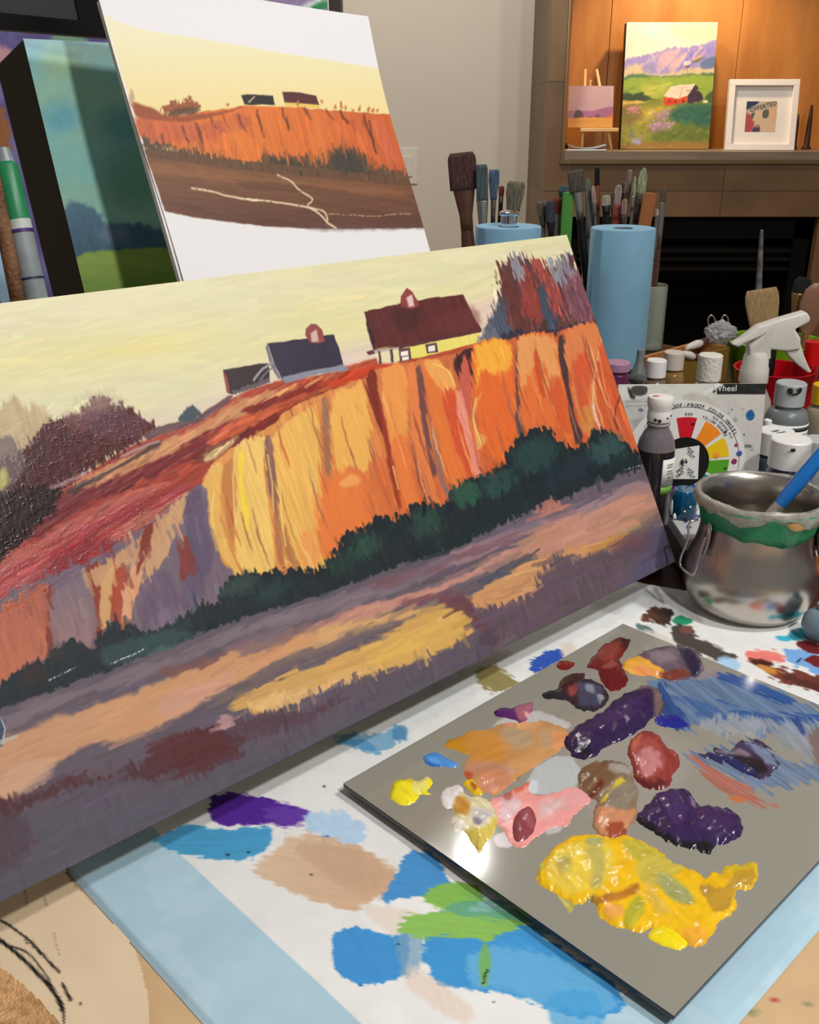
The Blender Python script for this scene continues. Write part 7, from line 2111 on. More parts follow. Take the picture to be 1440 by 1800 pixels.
def roll(label, px, Y, ytop, r, h, knob=False):
    zt = z_of(ytop, Y)
    fwd = Y * cs - (zt - CAM_H) * sn
    x = (px - 720) / F * fwd
    z0 = zt - h
    t = thing('paper_towel_roll', label, 'paper towel roll', (x, Y, z0))
    # slightly spiral outer layer
    seg = 80
    V, Fc = [], []
    def ringr(k, rr):
        a = 2 * math.pi * k / seg
        return rr * (1 + 0.004 * math.sin(3 * a + px)), a
    prof = [(0.021, 0.0), (r - 0.002, 0.0), (r, 0.002), (r, h * 0.5), (r, h - 0.002), (r - 0.0015, h), (r * 0.7, h - 0.0008), (0.021, h - 0.001)]
    lathe('paper', prof + [(0.021, 0.0)], towel, t, loc=(x, Y, z0), seg=72)
    lathe('core', [(0.0205, 0.001), (0.0205, h - 0.0015), (0.0190, h - 0.0015), (0.0190, 0.001), (0.0205, 0.001)], towel_in, t, loc=(x, Y, z0), seg=40)
    a0 = math.radians(205)
    # loose end of the outermost sheet
    Vs, Fs = [], []
    for k in range(10):
        a = a0 + 0.28 * k / 9
        rr = r + 0.0006 + 0.0022 * (1 - k / 9) ** 2
        for z in (0.002, h - 0.002):
            Vs.append((x + rr * math.cos(a), Y + rr * math.sin(a), z0 + z))
    for k in range(9):
        Fs.append((2 * k, 2 * k + 2, 2 * k + 3, 2 * k + 1))
    place_in(mesh_obj('loose_sheet', Vs, Fs, towel), t)
    return t, x, z0, zt

r1, r1x, r1z, r1t = roll('full blue paper towel roll with a chrome knob on top, behind the painting', 894, 2.03, 397, 0.0655, 0.28)
r2, r2x, r2z, r2t = roll('blue paper towel roll standing clear beside the small bottles', 1096, 2.06, 400, 0.0650, 0.28)
hold = thing('roll_holder', 'chrome paper towel holder whose knob rises above the left blue roll', 'holder', (r1x, 2.03, 0))
lathe('base', [(0, 0), (0.075, 0), (0.075, max(0.006, r1z - 0.002)), (0.06, r1z - 0.0005), (0, r1z - 0.0005)], chrome, hold, loc=(r1x, 2.03, 0), seg=56)
lathe('rod', [(0, 0), (0.006, 0), (0.006, r1t - r1z + 0.006), (0, r1t - r1z + 0.006)], chrome, hold, loc=(r1x, 2.03, r1z - 0.001), seg=20)
lathe('knob', [(0, 0), (0.0160, 0), (0.0160, 0.0210), (0.0185, 0.0225), (0.0200, 0.0255), (0.0195, 0.0285), (0.0160, 0.0310), (0.0060, 0.0322), (0, 0.0324)], chrome, hold, loc=(r1x, 2.03, r1t - 0.002), seg=48)
bs2 = lathe('stand_disc', [(0, 0), (0.068, 0), (0.068, r2z - 0.001), (0, r2z - 0.001)], black_p, None, loc=(r2x, 2.06, 0), seg=48) if r2z > 0.003 else None
if bs2:
    tag(bs2, 'black round stand under the free blue towel roll', 'stand')

# ------------------------------------------------------------------ jars of brushes
dark_glass = mat('dark_jar', (34, 28, 34), 0.2, coat=0.3)
tan_jar_m = mat('brown_grey_jar', (96, 80, 76), 0.3, coat=0.3)
vase_m = mat('vase_glass', (186, 200, 182), 0.05, spec=0.8, alpha=0.38, coat=0.5)

def jar(name, label, x, Y, r, h, m):
    t = thing(name, label, 'jar', (x, Y, 0))
    lathe('body', [(0, 0), (r * 0.96, 0), (r, 0.003), (r, h - 0.002), (r - 0.001, h), (r - 0.0035, h - 0.001), (r - 0.0035, 0.006), (0, 0.006)], m, t, loc=(x, Y, 0), seg=44)
    return t

JA = (0.172, 2.235)
JB = (0.341, 2.27)
JC = (0.452, 2.262)
JD = (0.560, 2.30)
jar('brush_jar', 'dark jar of large brushes hidden behind the left blue roll', JA[0], JA[1], 0.055, 0.15, dark_glass)
jar('brush_jar', 'dark jar of brushes just behind the painting\'s top right corner', JB[0], JB[1], 0.044, 0.15, dark_glass)
jar('brush_jar', 'brown-grey jar packed with brushes behind the free blue towel roll', JC[0], JC[1], 0.062, z_of(444, 2.21), tan_jar_m)
jar('glass_vase', 'tall clear glass vase standing right behind the free blue towel roll', JD[0], JD[1], 0.036, z_of(500, 2.30), vase_m)

def hair(name, c, c2=None):
    c = tuple(min(255, int(k * 1.18)) for k in c)
    return mat('hair_' + name, c, 0.85, c2=c2 or tuple(int(k * 0.7) for k in c), vscale=26, stretch=(16, 16, 1.5), bump=0.7, bscale=260)
maroon_h = hair('maroon', (92, 62, 58), (66, 44, 42))
slate_h = hair('slate', (86, 98, 100))
blue_h2 = hair('blue', (96, 116, 140), (48, 60, 84))
khaki_h = hair('khaki', (128, 122, 102), (84, 80, 68))
grey_h = hair('grey', (108, 102, 92))
teal_h = hair('teal', (88, 116, 124))
red_h = hair('red', (128, 56, 54))
pale_h = hair('pale', (178, 168, 150))
pink_h = hair('pink', (170, 148, 138))
green_h = hair('green', (170, 176, 140), (120, 128, 96))
brown_l = mat('brown_lacquer', (92, 60, 50), 0.3, coat=0.4)
grey_l = mat('grey_lacquer', (104, 102, 98), 0.35)
black_l = mat('black_lacquer', (22, 20, 22), 0.3, coat=0.3)
red_l = mat('red_lacquer', (170, 76, 60), 0.3, coat=0.3)
green_l = mat('green_lacquer', (84, 150, 66), 0.35, coat=0.2)
orange_l = mat('orange_wood', (168, 104, 60), 0.4)

k_ = [0]
def jb(J, off, px, py, Y, hl_px, w_px, hm, fm, hmt, label, **kw):
    """brush whose tip shows at pixel (px, py); sizes in pixels at that distance"""
    top = top_at(px, py, Y)
    s = depth(top) / F
    brush(label, (J[0] + off[0], J[1] + off[1], 0.008), top, hl_px * s, w_px / 2 * s, hm, fm, hmt, **kw)

jb(JA, (-0.02, -0.012), 811, 268, 2.24, 62, 50, maroon_h, mat('translucent_brown', (104, 78, 58), 0.25, c2=(90, 56, 46), vscale=14, coat=0.4), brown_l, 'broad maroon-haired brush, tallest of the left cluster', fer_len=0.085, fer_w=0.024, root_w=0.030, tip=0.8, hr=0.014, flat=0.35)
jb(JA, (0.0, -0.025), 847, 289, 2.215, 62, 21, slate_h, ferrule_s, black_l, 'brush with slate green hair beside the broad maroon brush', fer_len=0.07, fer_w=0.0125, root_w=0.0125, tip=0.85, hr=0.009, flat=0.4)
jb(JA, (0.012, 0.0), 869, 298, 2.25, 50, 19, blue_h2, ferrule_d, grey_l, 'blue-stained fan-like brush left of the chrome knob', fer_len=0.05, fer_w=0.006, root_w=0.007, tip=0.9, hr=0.005)
jb(JA, (0.022, 0.018), 882, 327, 2.28, 18, 10, red_h, ferrule_d, black_l, 'small red-tipped brush behind the blue-stained one', fer_w=0.005, hr=0.005)
jb(JA, (0.03, 0.0), 908, 319, 2.25, 50, 32, khaki_h, ferrule_s, mat('cream_lacquer', (206, 200, 176), 0.35), 'khaki-haired brush right above the chrome knob', fer_len=0.03, fer_w=0.011, root_w=0.014, tip=0.85, hr=0.010)
jb(JB, (-0.022, -0.01), 953, 354, 2.26, 26, 19, grey_h, ferrule_d, grey_l, 'stubby grey-brown brush at the left of the middle cluster', fer_w=0.008, tip=0.9)
jb(JB, (-0.008, -0.024), 967, 353, 2.24, 36, 16, hair('charcoal', (66, 70, 76)), black_l, black_l, 'charcoal brush next to the stubby grey one', fer_w=0.010, tip=0.85)
jb(JB, (0.002, 0.02), 992, 326, 2.30, 22, 20, teal_h, ferrule_d, grey_l, 'brush with a rounded teal head in the middle cluster', fer_w=0.009, tip=0.6, tipround=0.5)
jb(JB, (-0.005, 0.0), 981, 348, 2.265, 28, 19, red_h, mat('dirty_ferrule', (130, 118, 112), 0.35, metal=0.4), grey_l, 'red-headed brush with a greyish ferrule, left of the green strip', fer_w=0.0125, root_w=0.0115, tip=0.7, fer_len=0.07, hr=0.009)
gs, _, _ = stick('green_scraper', 'flat bright green plastic strip among the brushes', 'scraper', (JB[0] + 0.004, JB[1] - 0.026, 0.008), top_at(999, 346, 2.235),
                 [('blade', [(0, 0), (0.012, 0.0), (0.0125, 0.30), (0.012, 0.345), (0, 0.347)], green_l, 0.15)])
jb(JC, (-0.030, -0.022), 1012, 299, 2.23, 36, 30, hair('dun', (96, 86, 74)), ferrule_s, black_l, 'broad square dun-haired brush with a bright ferrule', fer_len=0.06, fer_w=0.010, root_w=0.0165, tip=0.88, hr=0.008)
jb(JC, (-0.026, 0.0), 1034, 315, 2.25, 36, 11, hair('sage', (112, 112, 104)), grey_l, grey_l, 'slim sage-grey brush beside the broad square one', fer_w=0.0075, tip=0.35, tipround=0.5, fer_len=0.08, hr=0.008)
jb(JC, (-0.014, 0.02), 1050, 294, 2.28, 32, 9, hair_b, mat('copper_ferrule', (150, 84, 58), 0.3, metal=0.5), brown_l, 'black-haired round brush with a copper ferrule, tallest of the middle cluster', fer_w=0.006, tip=0.7, fer_len=0.05, hr=0.006)
jb(JC, (-0.008, -0.02), 1043, 327, 2.235, 30, 8, pink_h, grey_l, grey_l, 'thin pinkish brush left of the copper-ferruled one', fer_w=0.005, tip=0.4, tipround=0.5)
jb(JC, (-0.002, -0.03), 1066, 343, 2.22, 18, 15, pale_h, black_l, black_l, 'pale-haired flat brush with a black ferrule', fer_w=0.0095, tip=0.6, tipround=0.5, hr=0.008)
jb(JC, (0.004, 0.0), 1088, 325, 2.25, 34, 13, pink_h, red_l, red_l, 'brush with pinkish hair on a reddish handle', fer_w=0.0075, tip=0.45, tipround=0.4, hr=0.007)
jb(JC, (0.010, 0.024), 1080, 336, 2.29, 28, 10, grey_h, ferrule_d, brown_l, 'grey brush half hidden behind the reddish-handled one', fer_w=0.006, tip=0.5)
jb(JC, (0.014, -0.026), 1099, 350, 2.225, 26, 11, hair('dusty', (160, 126, 118)), ferrule_d, grey_l, 'short dusty-rose brush in front of the middle cluster', fer_w=0.006, tip=0.6)
jb(JC, (0.018, 0.026), 1097, 319, 2.29, 20, 8, pink_h, ferrule_d, brown_l, 'small brush with pale pink tip behind the dusty one', fer_w=0.005, tip=0.6)
jb(JC, (0.022, 0.006), 1108, 298, 2.26, 34, 11, hair('rosewood', (138, 118, 110)), ferrule_d, grey_l, 'tall rose-grey brush left of the pointed pair', fer_w=0.006, tip=0.55, tipround=0.4)
jb(JC, (0.030, -0.012), 1117, 310, 2.24, 34, 8, green_h, ferrule_s, grey_l, 'thin pointed pale green brush', fer_w=0.0045, tip=0.1, tipround=0.8)
jb(JC, (0.036, 0.012), 1133, 294, 2.27, 46, 18, green_h, ferrule_d, grey_l, 'large pointed pale green brush, sharpest of the middle cluster', fer_w=0.009, root_w=0.009, tip=0.05, tipround=0.75, fer_len=0.06, hr=0.009)
jb(JC, (0.028, 0.034), 1120, 316, 2.30, 30, 9, grey_h, ferrule_d, black_l, 'grey brush deep in the middle cluster', fer_w=0.005, tip=0.5)
gs2, _, _ = stick('wooden_scraper', 'flat orange-brown wooden tool with a pale paint spot, right of the brushes', 'scraper', (JC[0] + 0.034, JC[1] - 0.022, 0.008), top_at(1142, 349, 2.235),
                  [('blade', [(0, 0), (0.010, 0.0), (0.0125, 0.20), (0.0150, 0.33), (0.0155, 0.345), (0, 0.347)], orange_l, 0.2)])
jb(JD, (0.006, 0.0), 1167, 330, 2.32, 26, 12, hair('faded', (96, 84, 74)), mat('aluminium_tube', (130, 126, 120), 0.3, metal=0.6), brown_l, 'tall slim brush standing in the glass vase', fer_w=0.0075, tip=0.6, fer_len=0.10, hr=0.006)
jb(JD, (-0.004, -0.012), 1156, 368, 2.29, 10, 6, pale_h, mat('aluminium_tube', (130, 126, 120), 0.3, metal=0.6), brown_l, 'shorter thin brush in the glass vase', fer_w=0.004, fer_len=0.10, hr=0.005)

# ------------------------------------------------------------------ things on the niche shelf
def niche_canvas(name, label, px, NYc, tau, thick, painter, cornersz, m_side, step=0.003):
    (x0, y0), (x1, y1) = px                       # top-left and bottom-right pixels
    u = np.array([1.0, 0, 0]); v = np.array([0, math.sin(tau), math.cos(tau)])
    n = np.cross(u, v)
    q = at_Y((x0 + x1) / 2, y1, NYc)
    base = np.array([q[0], NYc, SHELF + cornersz])
    tl = at_plane(x0, y0, base, n); tr = at_plane(x1, y0, base, n)
    w = tr[0] - tl[0]
    h = (tl[2] - base[2]) / v[2]
    O = np.array([tl[0], base[1], base[2]])
    t = thing(name, label, 'painting', O + u * w / 2)
    nu, nv = int(w / step), int(h / step)
    P, S, T = plane_points(O, u, v, w, h, nu, nv)
    p = Paint(S / w * 100, (1 - T / h) * 100, (200, 200, 200))     # 100 x 100 drawing, y down
    painter(p)
    grid_mesh('painted_front', P + n * 0.0006, nu, nv, p, canvas_paint, t)
    slab('stretcher', O, u, v, n, w, h, thick, m_side, t, bevel=0.001)
    return t

def paint_barn(p):
    p.c[:] = np.array((226, 220, 196)) / 255
    D = dict(wob=1.2, ws=4, soft=1.0, sl=12, sw=1.5, ang=10)
    p.poly([(0, 0), (40, 0), (50, 4), (30, 14), (14, 16), (0, 26)], (190, 206, 190), **{**D, 'soft': 5})
    p.poly([(18, 4), (32, 3), (36, 10), (24, 12)], (160, 198, 206), op=0.8, **{**D, 'soft': 4})
    p.poly([(50, 0), (100, 0), (100, 14), (60, 12)], (238, 222, 172), **{**D, 'soft': 6})
    p.poly([(0, 30), (14, 27), (30, 24), (50, 20), (70, 19), (90, 16), (102, 14), (102, 40), (0, 42)], (150, 138, 196), **{**D, 'fray': 1.0, 'ang': 60})
    p.poly([(40, 24), (60, 21), (56, 28), (44, 36), (36, 36)], (206, 166, 180), op=0.8, **{**D, 'soft': 2})
    p.poly([(70, 24), (96, 20), (90, 26), (72, 34), (60, 38)], (120, 112, 200), op=0.8, **{**D, 'soft': 2.5})
    p.poly([(54, 30), (70, 24), (62, 33), (50, 38)], (212, 176, 176), op=0.8, **{**D, 'soft': 2})
    p.poly([(76, 27), (90, 22), (86, 27), (78, 31)], (216, 170, 150), op=0.7, **{**D, 'soft': 2})
    p.poly([(0, 36), (18, 32), (24, 38), (40, 40), (70, 36), (102, 34), (102, 44), (0, 44)], (204, 184, 150), **{**D, 'soft': 2})
    p.poly([(20, 33), (32, 36), (30, 40), (20, 38)], (150, 136, 180), op=0.7, **{**D, 'soft': 2})
    p.poly([(84, 31), (102, 26), (102, 34), (88, 36)], (92, 110, 150), op=0.9, **D)
    p.poly([(72, 32), (82, 28), (88, 27), (80, 31)], (96, 110, 60), **D)
    p.poly([(0, 43), (12, 40), (40, 42), (102, 39), (102, 44), (0, 46)], (86, 120, 80), **D)
    p.poly([(0, 45), (40, 43), (102, 42), (102, 62), (0, 66)], (146, 168, 64), **D)
    p.poly([(20, 50), (50, 47), (44, 56), (30, 60)], (192, 188, 84), op=0.8, **{**D, 'soft': 4})
    p.poly([(0, 55), (12, 56), (22, 55), (32, 59), (40, 62), (0, 63)], (60, 76, 50), **D)
    p.poly([(94, 56), (102, 53), (102, 63), (92, 62)], (70, 96, 60), **D)
    p.poly([(0, 61.5), (46, 62), (48, 66), (0, 67)], (228, 186, 90), **D)
    p.poly([(0, 66), (102, 64), (102, 102), (0, 102)], (138, 138, 54), **D)
    p.poly([(48, 68), (102, 63), (102, 82), (70, 80), (56, 76)], (52, 104, 84), **{**D, 'soft': 4})
    p.poly([(10, 70), (40, 66), (60, 66), (36, 76), (20, 82)], (190, 168, 66), **{**D, 'soft': 4})
    p.poly([(0, 66), (18, 66), (22, 76), (6, 80), (0, 78)], (126, 106, 60), op=0.8, **{**D, 'soft': 3})
    p.poly([(30, 82), (48, 78), (58, 82), (50, 86), (34, 86)], (178, 140, 170), op=0.85, **{**D, 'soft': 2})
    p.poly([(38, 72), (54, 68), (52, 74), (42, 78)], (170, 136, 150), op=0.8, **{**D, 'soft': 2})
    p.poly([(6, 67), (18, 66), (16, 71), (8, 71)], (190, 120, 120), op=0.7, **{**D, 'soft': 2})
    p.poly([(40, 86), (102, 82), (102, 96), (50, 96)], (96, 116, 46), op=0.8, **{**D, 'soft': 5})
    p.poly([(0, 84), (30, 78), (28, 94), (0, 96)], (168, 154, 62), op=0.7, **{**D, 'soft': 5})
    p.poly([(0, 96), (102, 94), (102, 102), (0, 102)], (170, 120, 60), op=0.8, **{**D, 'soft': 2})
    p.blob(18, 94, 6, 2.6, (170, 160, 190), **{**D, 'soft': 1.5})
    p.blob(12, 88, 3, 4, (110, 130, 120), op=0.7, **{**D, 'soft': 1.5})
    p.poly([(46, 58), (54, 49), (64, 49), (80, 48), (72, 58), (60, 60)], (236, 214, 190), rnd=False, **{**D, 'soft': 0.6})
    p.line([(66, 50), (62, 59)], 0.8, (196, 150, 130), soft=0.5)
    p.poly([(45, 58), (60, 59.5), (72, 58), (72, 63), (48, 65)], (222, 70, 40), rnd=False, **{**D, 'soft': 0.6})
    p.poly([(72, 58), (80.5, 48), (90, 59), (89, 62), (72, 63)], (62, 40, 58), rnd=False, **{**D, 'soft': 0.6})
    for x in (51, 58, 67):
        p.poly([(x, 60.5), (x + 2, 60.5), (x + 2, 63), (x, 63)], (90, 30, 40), rnd=False, wob=0.2, soft=0.4)
    p.poly([(90, 61), (95, 61), (95, 63), (90, 63)], (240, 230, 170), rnd=False, wob=0.4, soft=0.6)
    p.poly([(66, 30), (72, 30), (73, 32), (66, 33)], (226, 214, 236), wob=0.6, soft=0.8)
    p.line([(67, 34), (66, 41)], 0.8, (150, 140, 130), soft=0.5)
    p.line([(69, 34), (70.5, 41)], 0.8, (150, 140, 130), soft=0.5)
    p.poly([(64.5, 33.5), (72, 33.5), (71.5, 35), (65, 35)], (90, 70, 90), wob=0.3, soft=0.6, op=0.8)

    p.line([(70, 22), (60, 32), (54, 38)], 2.2, (226, 180, 176), soft=1, op=0.8)
    p.line([(58, 22), (46, 32), (40, 38)], 2.0, (216, 176, 186), soft=1, op=0.8)
    p.line([(84, 20), (76, 27), (66, 34)], 2.0, (222, 182, 170), soft=1, op=0.8)
    p.line([(36, 25), (26, 31), (18, 34)], 1.8, (210, 176, 190), soft=1, op=0.7)
    p.daub([(0, 66), (100, 64), (100, 100), (0, 100)], 220, -15, 4, 1.6, jit=0.2, hue=0.05, h=0, spread=40)
    p.daub([(0, 43), (100, 41), (100, 62), (0, 66)], 70, -8, 8, 1.4, jit=0.12, hue=0.03, h=0)
    p.daub([(0, 28), (100, 15), (100, 40), (0, 42)], 70, 60, 4, 1.2, jit=0.10, hue=0.03, h=0)
    for q in range(26):
        x = 26 + 34 * rng.random(); y = 70 + 16 * rng.random() - (x - 26) * 0.12
        p.blob(x, y, 1.2, 0.7, (196, 160, 196), wob=0.5, ws=2, soft=0.5)
    for q in range(14):
        p.blob(4 + 16 * rng.random(), 66 + 5 * rng.random(), 1.2, 0.7, (206, 140, 160), wob=0.5, ws=2, soft=0.5)

niche_canvas('barn_canvas', 'tall bright canvas of a red barn below violet hills, standing in the lit niche', ((1102, 39), (1262, 261)), 3.395, math.radians(7), 0.035, paint_barn, 0.0015, mat('canvas_edge_black', (24, 20, 20), 0.6), step=0.0022)

def paint_dusk(p):
    p.c[:] = np.array((200, 164, 158)) / 255
    D = dict(wob=1.4, ws=6, soft=1.5, sl=14, sw=2, ang=5)
    p.tint(lambda x, y: 0.7 * fbm(x / 22, y / 22, 9), (186, 142, 158))
    p.poly([(0, 62), (20, 60), (50, 60), (70, 56), (102, 50), (102, 80), (0, 80)], (166, 98, 132), **D)
    p.poly([(0, 64), (20, 62), (30, 78), (0, 80)], (170, 120, 150), op=0.8, **D)
    p.poly([(14, 78), (16, 64), (22, 58), (28, 60), (32, 66), (33, 80)], (92, 70, 72), **D)
    p.poly([(36, 80), (44, 74), (54, 74), (58, 80)], (112, 84, 88), **D)
    p.poly([(60, 78), (64, 68), (72, 72), (78, 80)], (112, 78, 96), **D)
    p.poly([(80, 80), (96, 70), (102, 64), (102, 82)], (216, 112, 62), **{**D, 'soft': 3})
    p.poly([(0, 79), (102, 78), (102, 102), (0, 102)], (220, 150, 64), **D)
    p.poly([(0, 82), (60, 82), (50, 88), (0, 90)], (206, 140, 60), op=0.8, **{**D, 'soft': 3})

pine = mat('pine_stick', (232, 186, 126), 0.5, var=0.05)
mini = thing('mini_easel', 'tiny pine easel at the left end of the lit niche', 'easel', (at_Y(1040, 262, 3.30)[0], 3.34, SHELF))
eY = 3.30
def shelf_pt(px, y):
    q = at_Y(px, 262, y)
    return np.array([q[0], y, SHELF + 0.004])
def easel_leg(ptop, pbot, name='leg'):
    a = at_Y(ptop[0], ptop[1], 3.345); b = shelf_pt(pbot[0], 3.285)
    tube(name, [b, a], 0.0045, pine, mini, seg=8)
    return a, b
easel_leg((1029, 122), (1023, 258))
easel_leg((1049, 122), (1075, 264))
at_ = at_Y(1039, 140, 3.347)
tube('back_leg', [np.array([at_[0], 3.43, SHELF + 0.004]), at_], 0.004, pine, mini, seg=8)
la0 = at_Y(1019, 228, 3.292); la1 = at_Y(1086, 229, 3.292)
box('ledge', ((la0[0] + la1[0]) / 2, 3.286, la0[2]), (la1[0] - la0[0], 0.018, 0.011), pine, mini, bevel=0.002)
# the little painting on it
tu = np.array([1.0, 0, 0]); tv = np.array([0, math.sin(math.radians(12)), math.cos(math.radians(12))]); tn = np.cross(tu, tv)
Ob = np.array([0, 3.2815, la0[2] + 0.0065])
tl_, tr_ = at_plane(998, 151, Ob, tn), at_plane(1077, 153, Ob, tn)
bl_ = at_plane(1004, 224, Ob, tn)
wd_ = tr_[0] - tl_[0]
hd_ = (tl_[2] - Ob[2]) / tv[2]
Od = np.array([tl_[0] + 0.004, Ob[1], Ob[2]])
dusk = thing('dusk_canvas', 'small mauve and orange dusk painting on the tiny pine easel', 'painting', Od)
Pq, Sq, Tq = plane_points(Od, tu, tv, wd_, hd_, 60, 60)
ptq = Paint(Sq / wd_ * 100, (1 - Tq / hd_) * 100, (200, 164, 158))
paint_dusk(ptq)
grid_mesh('painted_front', Pq + tn * 0.0006, 60, 60, ptq, canvas_paint, dusk)
slab('panel', Od, tu, tv, tn, wd_, hd_, 0.004, panel_edge, dusk, bevel=0.0005)

# white framed print leaning slightly
fu = np.array([1.0, -0.05, 0]); fu /= np.linalg.norm(fu)
fb_ = np.array([-fu[1], fu[0], 0])
ft = math.radians(9)
fv = math.sin(ft) * fb_ + math.cos(ft) * np.array([0, 0, 1.0])
fn = np.cross(fu, fv)
fO = at_Y(1330, 267, 3.30)
fO = np.array([fO[0], 3.30, SHELF + 0.001])
f_tl, f_tr = at_plane(1284, 139, fO, fn), at_plane(1408, 134, fO, fn)
fw2 = float(np.dot(f_tr - f_tl, fu))
fh2 = float((f_tl[2] - fO[2]) / fv[2])
fBL = f_tl - fv * fh2
frm_m = mat('white_frame', (236, 228, 222), 0.4)
frt = thing('framed_print', 'white framed print of a sunlit building in a wide mat, right end of the niche', 'picture', fBL + fu * fw2 / 2)
b_ = 0.018
slab('frame', fBL, fu, fv, fn, fw2, b_, 0.022, frm_m, frt)
slab('frame', fBL + fv * (fh2 - b_), fu, fv, fn, fw2, b_, 0.022, frm_m, frt)
slab('frame', fBL + fv * b_, fu, fv, fn, b_, fh2 - 2 * b_, 0.022, frm_m, frt)
slab('frame', fBL + fv * b_ + fu * (fw2 - b_), fu, fv, fn, b_, fh2 - 2 * b_, 0.022, frm_m, frt)
slab('mat_board', fBL + fu * b_ + fv * b_ - fn * 0.014, fu, fv, fn, fw2 - 2 * b_, fh2 - 2 * b_, 0.004, mat('mat_board', (230, 222, 216), 0.8), frt, bevel=0)
iu0, iu1, iv0, iv1 = 0.28, 0.72, 0.27, 0.70
Pi, Si, Ti = plane_points(fBL + fu * fw2 * iu0 + fv * fh2 * iv0 - fn * 0.0135, fu, fv, fw2 * (iu1 - iu0), fh2 * (iv1 - iv0), 60, 60)
pti = Paint(Si / Si.max() * 100, (1 - Ti / Ti.max()) * 100, (206, 176, 146))
pti.poly([(-5, -5), (40, -5), (30, 12), (-5, 34)], (44, 50, 84), soft=2, wob=2)
pti.poly([(-5, 34), (30, 12), (100, -10), (105, 18), (40, 30), (0, 40)], (176, 166, 150), soft=1.5, wob=1)
pti.poly([(56, 30), (74, 28), (72, 52), (56, 53)], (86, 92, 76), soft=1.5, wob=1)
pti.poly([(18, 40), (30, 37), (24, 56), (16, 58)], (90, 92, 80), soft=1.5, wob=1)
pti.poly([(-5, 44), (12, 42), (20, 60), (30, 74), (20, 100), (-5, 105)], (170, 70, 76), soft=4, wob=4)
pti.poly([(28, 84), (48, 82), (47, 105), (27, 105)], (74, 66, 84), soft=2, wob=2)
pti.poly([(80, 16), (105, 10), (105, 60), (84, 60)], (214, 160, 126), soft=6, wob=2, op=0.7)
pti.poly([(26, 84), (44, 76), (46, 84)], (160, 120, 120), soft=2, wob=2)
grid_mesh('print', Pi, 60, 60, pti, satin, frt)
sgn_a = 0.26
su = fu * math.cos(sgn_a) + fv * math.sin(sgn_a); sv_ = fv * math.cos(sgn_a) - fu * math.sin(sgn_a)
text('sign_lettering', 'OFFERTED', fh2 * 0.085, fBL + fu * fw2 * 0.52 + fv * fh2 * 0.625 - fn * 0.0131, su, sv_, ink_m, frt)

# papers stacked flat at the left of the niche
def sheet(label, px0, px1, y0, y1, z, th, m, curl=0.0):
    a = at_Y(px0, 268, y0)[0]; b = at_Y(px1, 268, y0)[0]
    nu, nv = 20, 6
    V, Fc = [], []
    for j in range(nv + 1):
        for i in range(nu + 1):
            s = i / nu
            V.append((a + (b - a) * s, y0 + (y1 - y0) * j / nv, z + curl * (2 * s - 1) ** 2))
    for j in range(nv):
        for i in range(nu):
            q = j * (nu + 1) + i
            Fc.append((q, q + 1, q + nu + 2, q + nu + 1))
    o = mesh_obj('booklet', V, Fc, m)
    so = o.modifiers.new('thickness', 'SOLIDIFY')
    so.thickness = th
    so.offset = 1
    return tag(o, label, 'booklet')
sheet('flat pale booklet at the bottom of the little stack in the niche', 993, 1066, 3.215, 3.27, SHELF + 0.0008, 0.005, mat('pale_paper', (196, 200, 200), 0.7))
sheet('curled blue-grey booklet on top of the pale one in the niche', 999, 1066, 3.218, 3.27, SHELF + 0.0065, 0.003, mat('bluegrey_paper', (150, 160, 176), 0.6), curl=0.010)
dkk = at_Y(995, 262, 3.25)
tag(box('dark_box', (nx + 0.020, 3.295, SHELF + 0.012), (0.02, 0.04, 0.022), black_p, bevel=0.002), 'small dark box in the left corner of the niche', 'box')
# dark candle-like holders at the niche's right
dkw = mat('dark_taper', (58, 26, 14), 0.5)
for (px0, ytop, w, lab) in ((1404, 200, 0.007, 'short dark taper behind the white frame in the niche'), (1428, 184, 0.010, 'tall dark taper at the far right of the niche')):
    q = at_Y(px0, ytop, 3.44)
    tp = lathe('dark_taper', [(0, 0), (w * 1.5, 0), (w * 1.5, 0.004), (w, 0.010), (w * 0.8, 0.08), (w * 0.4, q[2] - SHELF - 0.003), (0, q[2] - SHELF)], dkw, None, loc=(q[0], 3.44, SHELF + 0.0005), seg=20)
    tag(tp, lab, 'candle')

# ------------------------------------------------------------------ left edge: tall markers and a paint-crusted stick
mk_g = mat('marker_green', (16, 112, 68), 0.4, c2=(40, 130, 84), vscale=30)
mk_w = mat('marker_white', (196, 200, 198), 0.4, c2=(176, 182, 180), vscale=40)
mk_s = mat('marker_grey', (146, 152, 156), 0.35, c2=(120, 128, 132), vscale=40)
vio = mat('marker_violet', (70, 40, 110), 0.4)
mY = 0.86
m_top = at_Y(8, 280, mY); m_bot = at_Y(58, 500, mY - 0.02)
dm = m_bot - m_top
dm_l = np.linalg.norm(dm); dm = dm / dm_l
s_len = 0.0
mk = thing('paint_marker', 'fat marker with a green, white and grey paint-stained barrel at the left edge', 'marker', m_bot + dm * 0.05)
rm = 0.0098
base = m_bot + dm * 0.06
ax = -dm
Lm = dm_l + 0.06
def fr_(y):                                 # distance from base for an image row
    return Lm * (1 - (y - 280) / (500 - 280) * dm_l / Lm)
lathe('barrel', [(0, 0), (rm, 0), (rm, fr_(408)), (0, fr_(408))], mk_s, mk, loc=base, axis=ax, seg=28)
lathe('violet_band', [(rm * 0.9, fr_(409)), (rm * 1.05, fr_(409)), (rm * 1.05, fr_(403)), (rm * 0.9, fr_(403))], vio, mk, loc=base, axis=ax, seg=28)
lathe('white_band', [(0, fr_(403)), (rm, fr_(403)), (rm, fr_(386)), (0, fr_(386))], mk_w, mk, loc=base, axis=ax, seg=28)
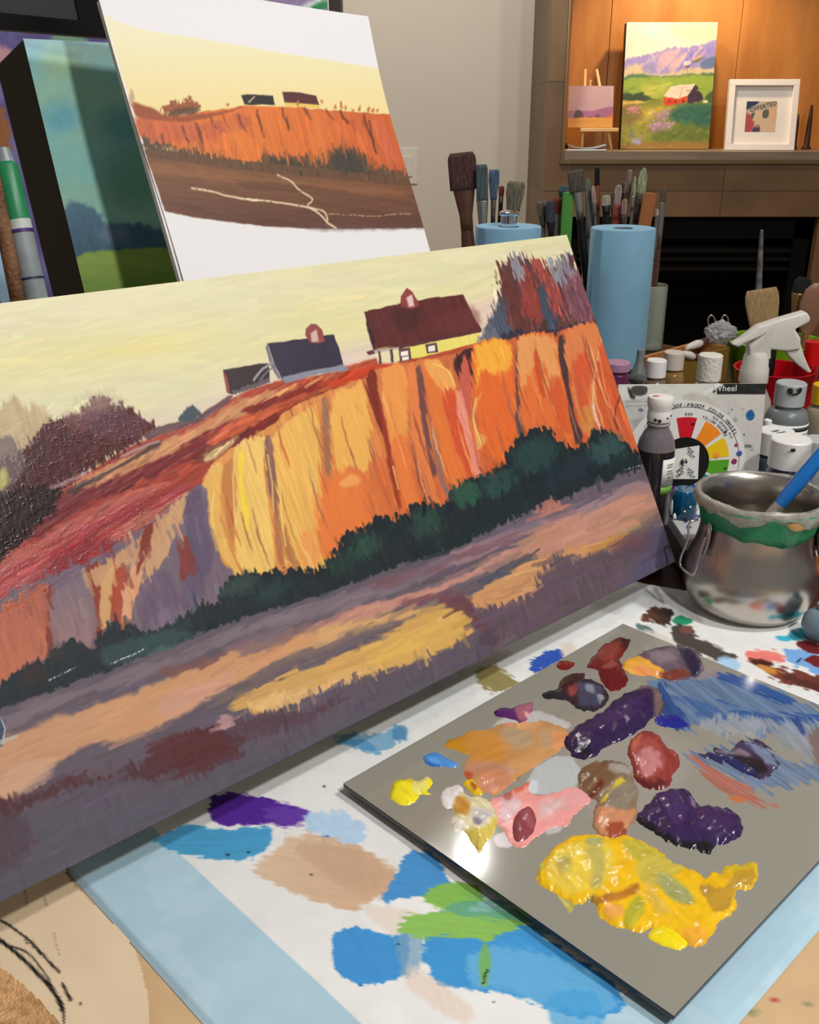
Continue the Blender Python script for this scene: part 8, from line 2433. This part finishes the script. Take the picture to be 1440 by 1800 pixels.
lathe('green_cap', [(0, fr_(386)), (rm * 1.0, fr_(386)), (rm * 0.98, fr_(292)), (rm * 0.8, fr_(286)), (0, fr_(286))], mk_g, mk, loc=base, axis=ax, seg=28)
lathe('grey_tip', [(0, fr_(288)), (rm * 0.8, fr_(288)), (rm * 0.6, fr_(262)), (0, fr_(258))], mk_s, mk, loc=base, axis=ax, seg=28)
lathe('navy_band', [(rm * 0.9, fr_(492)), (rm * 1.04, fr_(492)), (rm * 1.04, fr_(488)), (rm * 0.9, fr_(488))], mat('navy_ring', (34, 44, 74), 0.4), mk, loc=base, axis=ax, seg=28)
st0, st1 = at_Y(-8, 330, 0.845), at_Y(27, 505, 0.83)
ds = st1 - st0
tg = tube('crusted_stick', [st0 - ds * 0.15, st0, (st0 + st1) / 2, st1, st1 + ds * 0.2], [0.0055, 0.006, 0.0062, 0.0062, 0.0062], mat('crusted_brown', (130, 90, 58), 0.6, c2=(100, 64, 40), vscale=60, bump=1.0, bscale=300), None, seg=16)
tag(tg, 'paint-crusted brown wooden stick in front of the marker at the left edge', 'stick')

# rounded pot at the right edge of the pad
q = at_z(1452, 1138, 0.003)
rp = thing('round_pot', 'rounded blue-grey pot at the right edge beside the pail', 'pot', (q[0], q[1] + 0.02, 0.0026))
lathe('body', [(0, 0), (0.010, 0), (0.0165, 0.006), (0.0190, 0.015), (0.0175, 0.025), (0.011, 0.032), (0.008, 0.034), (0, 0.034)], mat('bluegrey_glaze', (118, 140, 152), 0.35, c2=(92, 112, 126), vscale=40), rp, loc=(q[0], q[1] + 0.02, 0.0026), seg=40)
lathe('stopper', [(0, 0.033), (0.007, 0.033), (0.007, 0.040), (0, 0.041)], greyb, rp, loc=(q[0], q[1] + 0.02, 0.0026), seg=24)
# orange tube beyond the pail
ot0 = at_Y(1432, 985, 1.09); ot1 = at_Y(1475, 1004, 1.06)
tb = thing('paint_tube', 'orange paint tube lying beyond the pail at the right edge', 'paint tube', (ot0[0], ot0[1], 0.0))
ot0 = np.array([ot0[0], ot0[1], 0.012]); ot1 = np.array([ot1[0] + 0.05, ot1[1] - 0.02, 0.012])
dt = ot1 - ot0
lt_ = float(np.linalg.norm(dt))
lathe('body', [(0, 0.006), (0.010, 0.006), (0.012, 0.014), (0.012, lt_ * 0.6), (0.011, lt_), (0, lt_)], mat('orange_tube', (226, 110, 56), 0.35), tb, loc=ot0, axis=dt / lt_, seg=28)
lathe('cap', [(0, -0.008), (0.006, -0.008), (0.007, 0.006), (0, 0.006)], white_cap, tb, loc=ot0, axis=dt / lt_, seg=20)
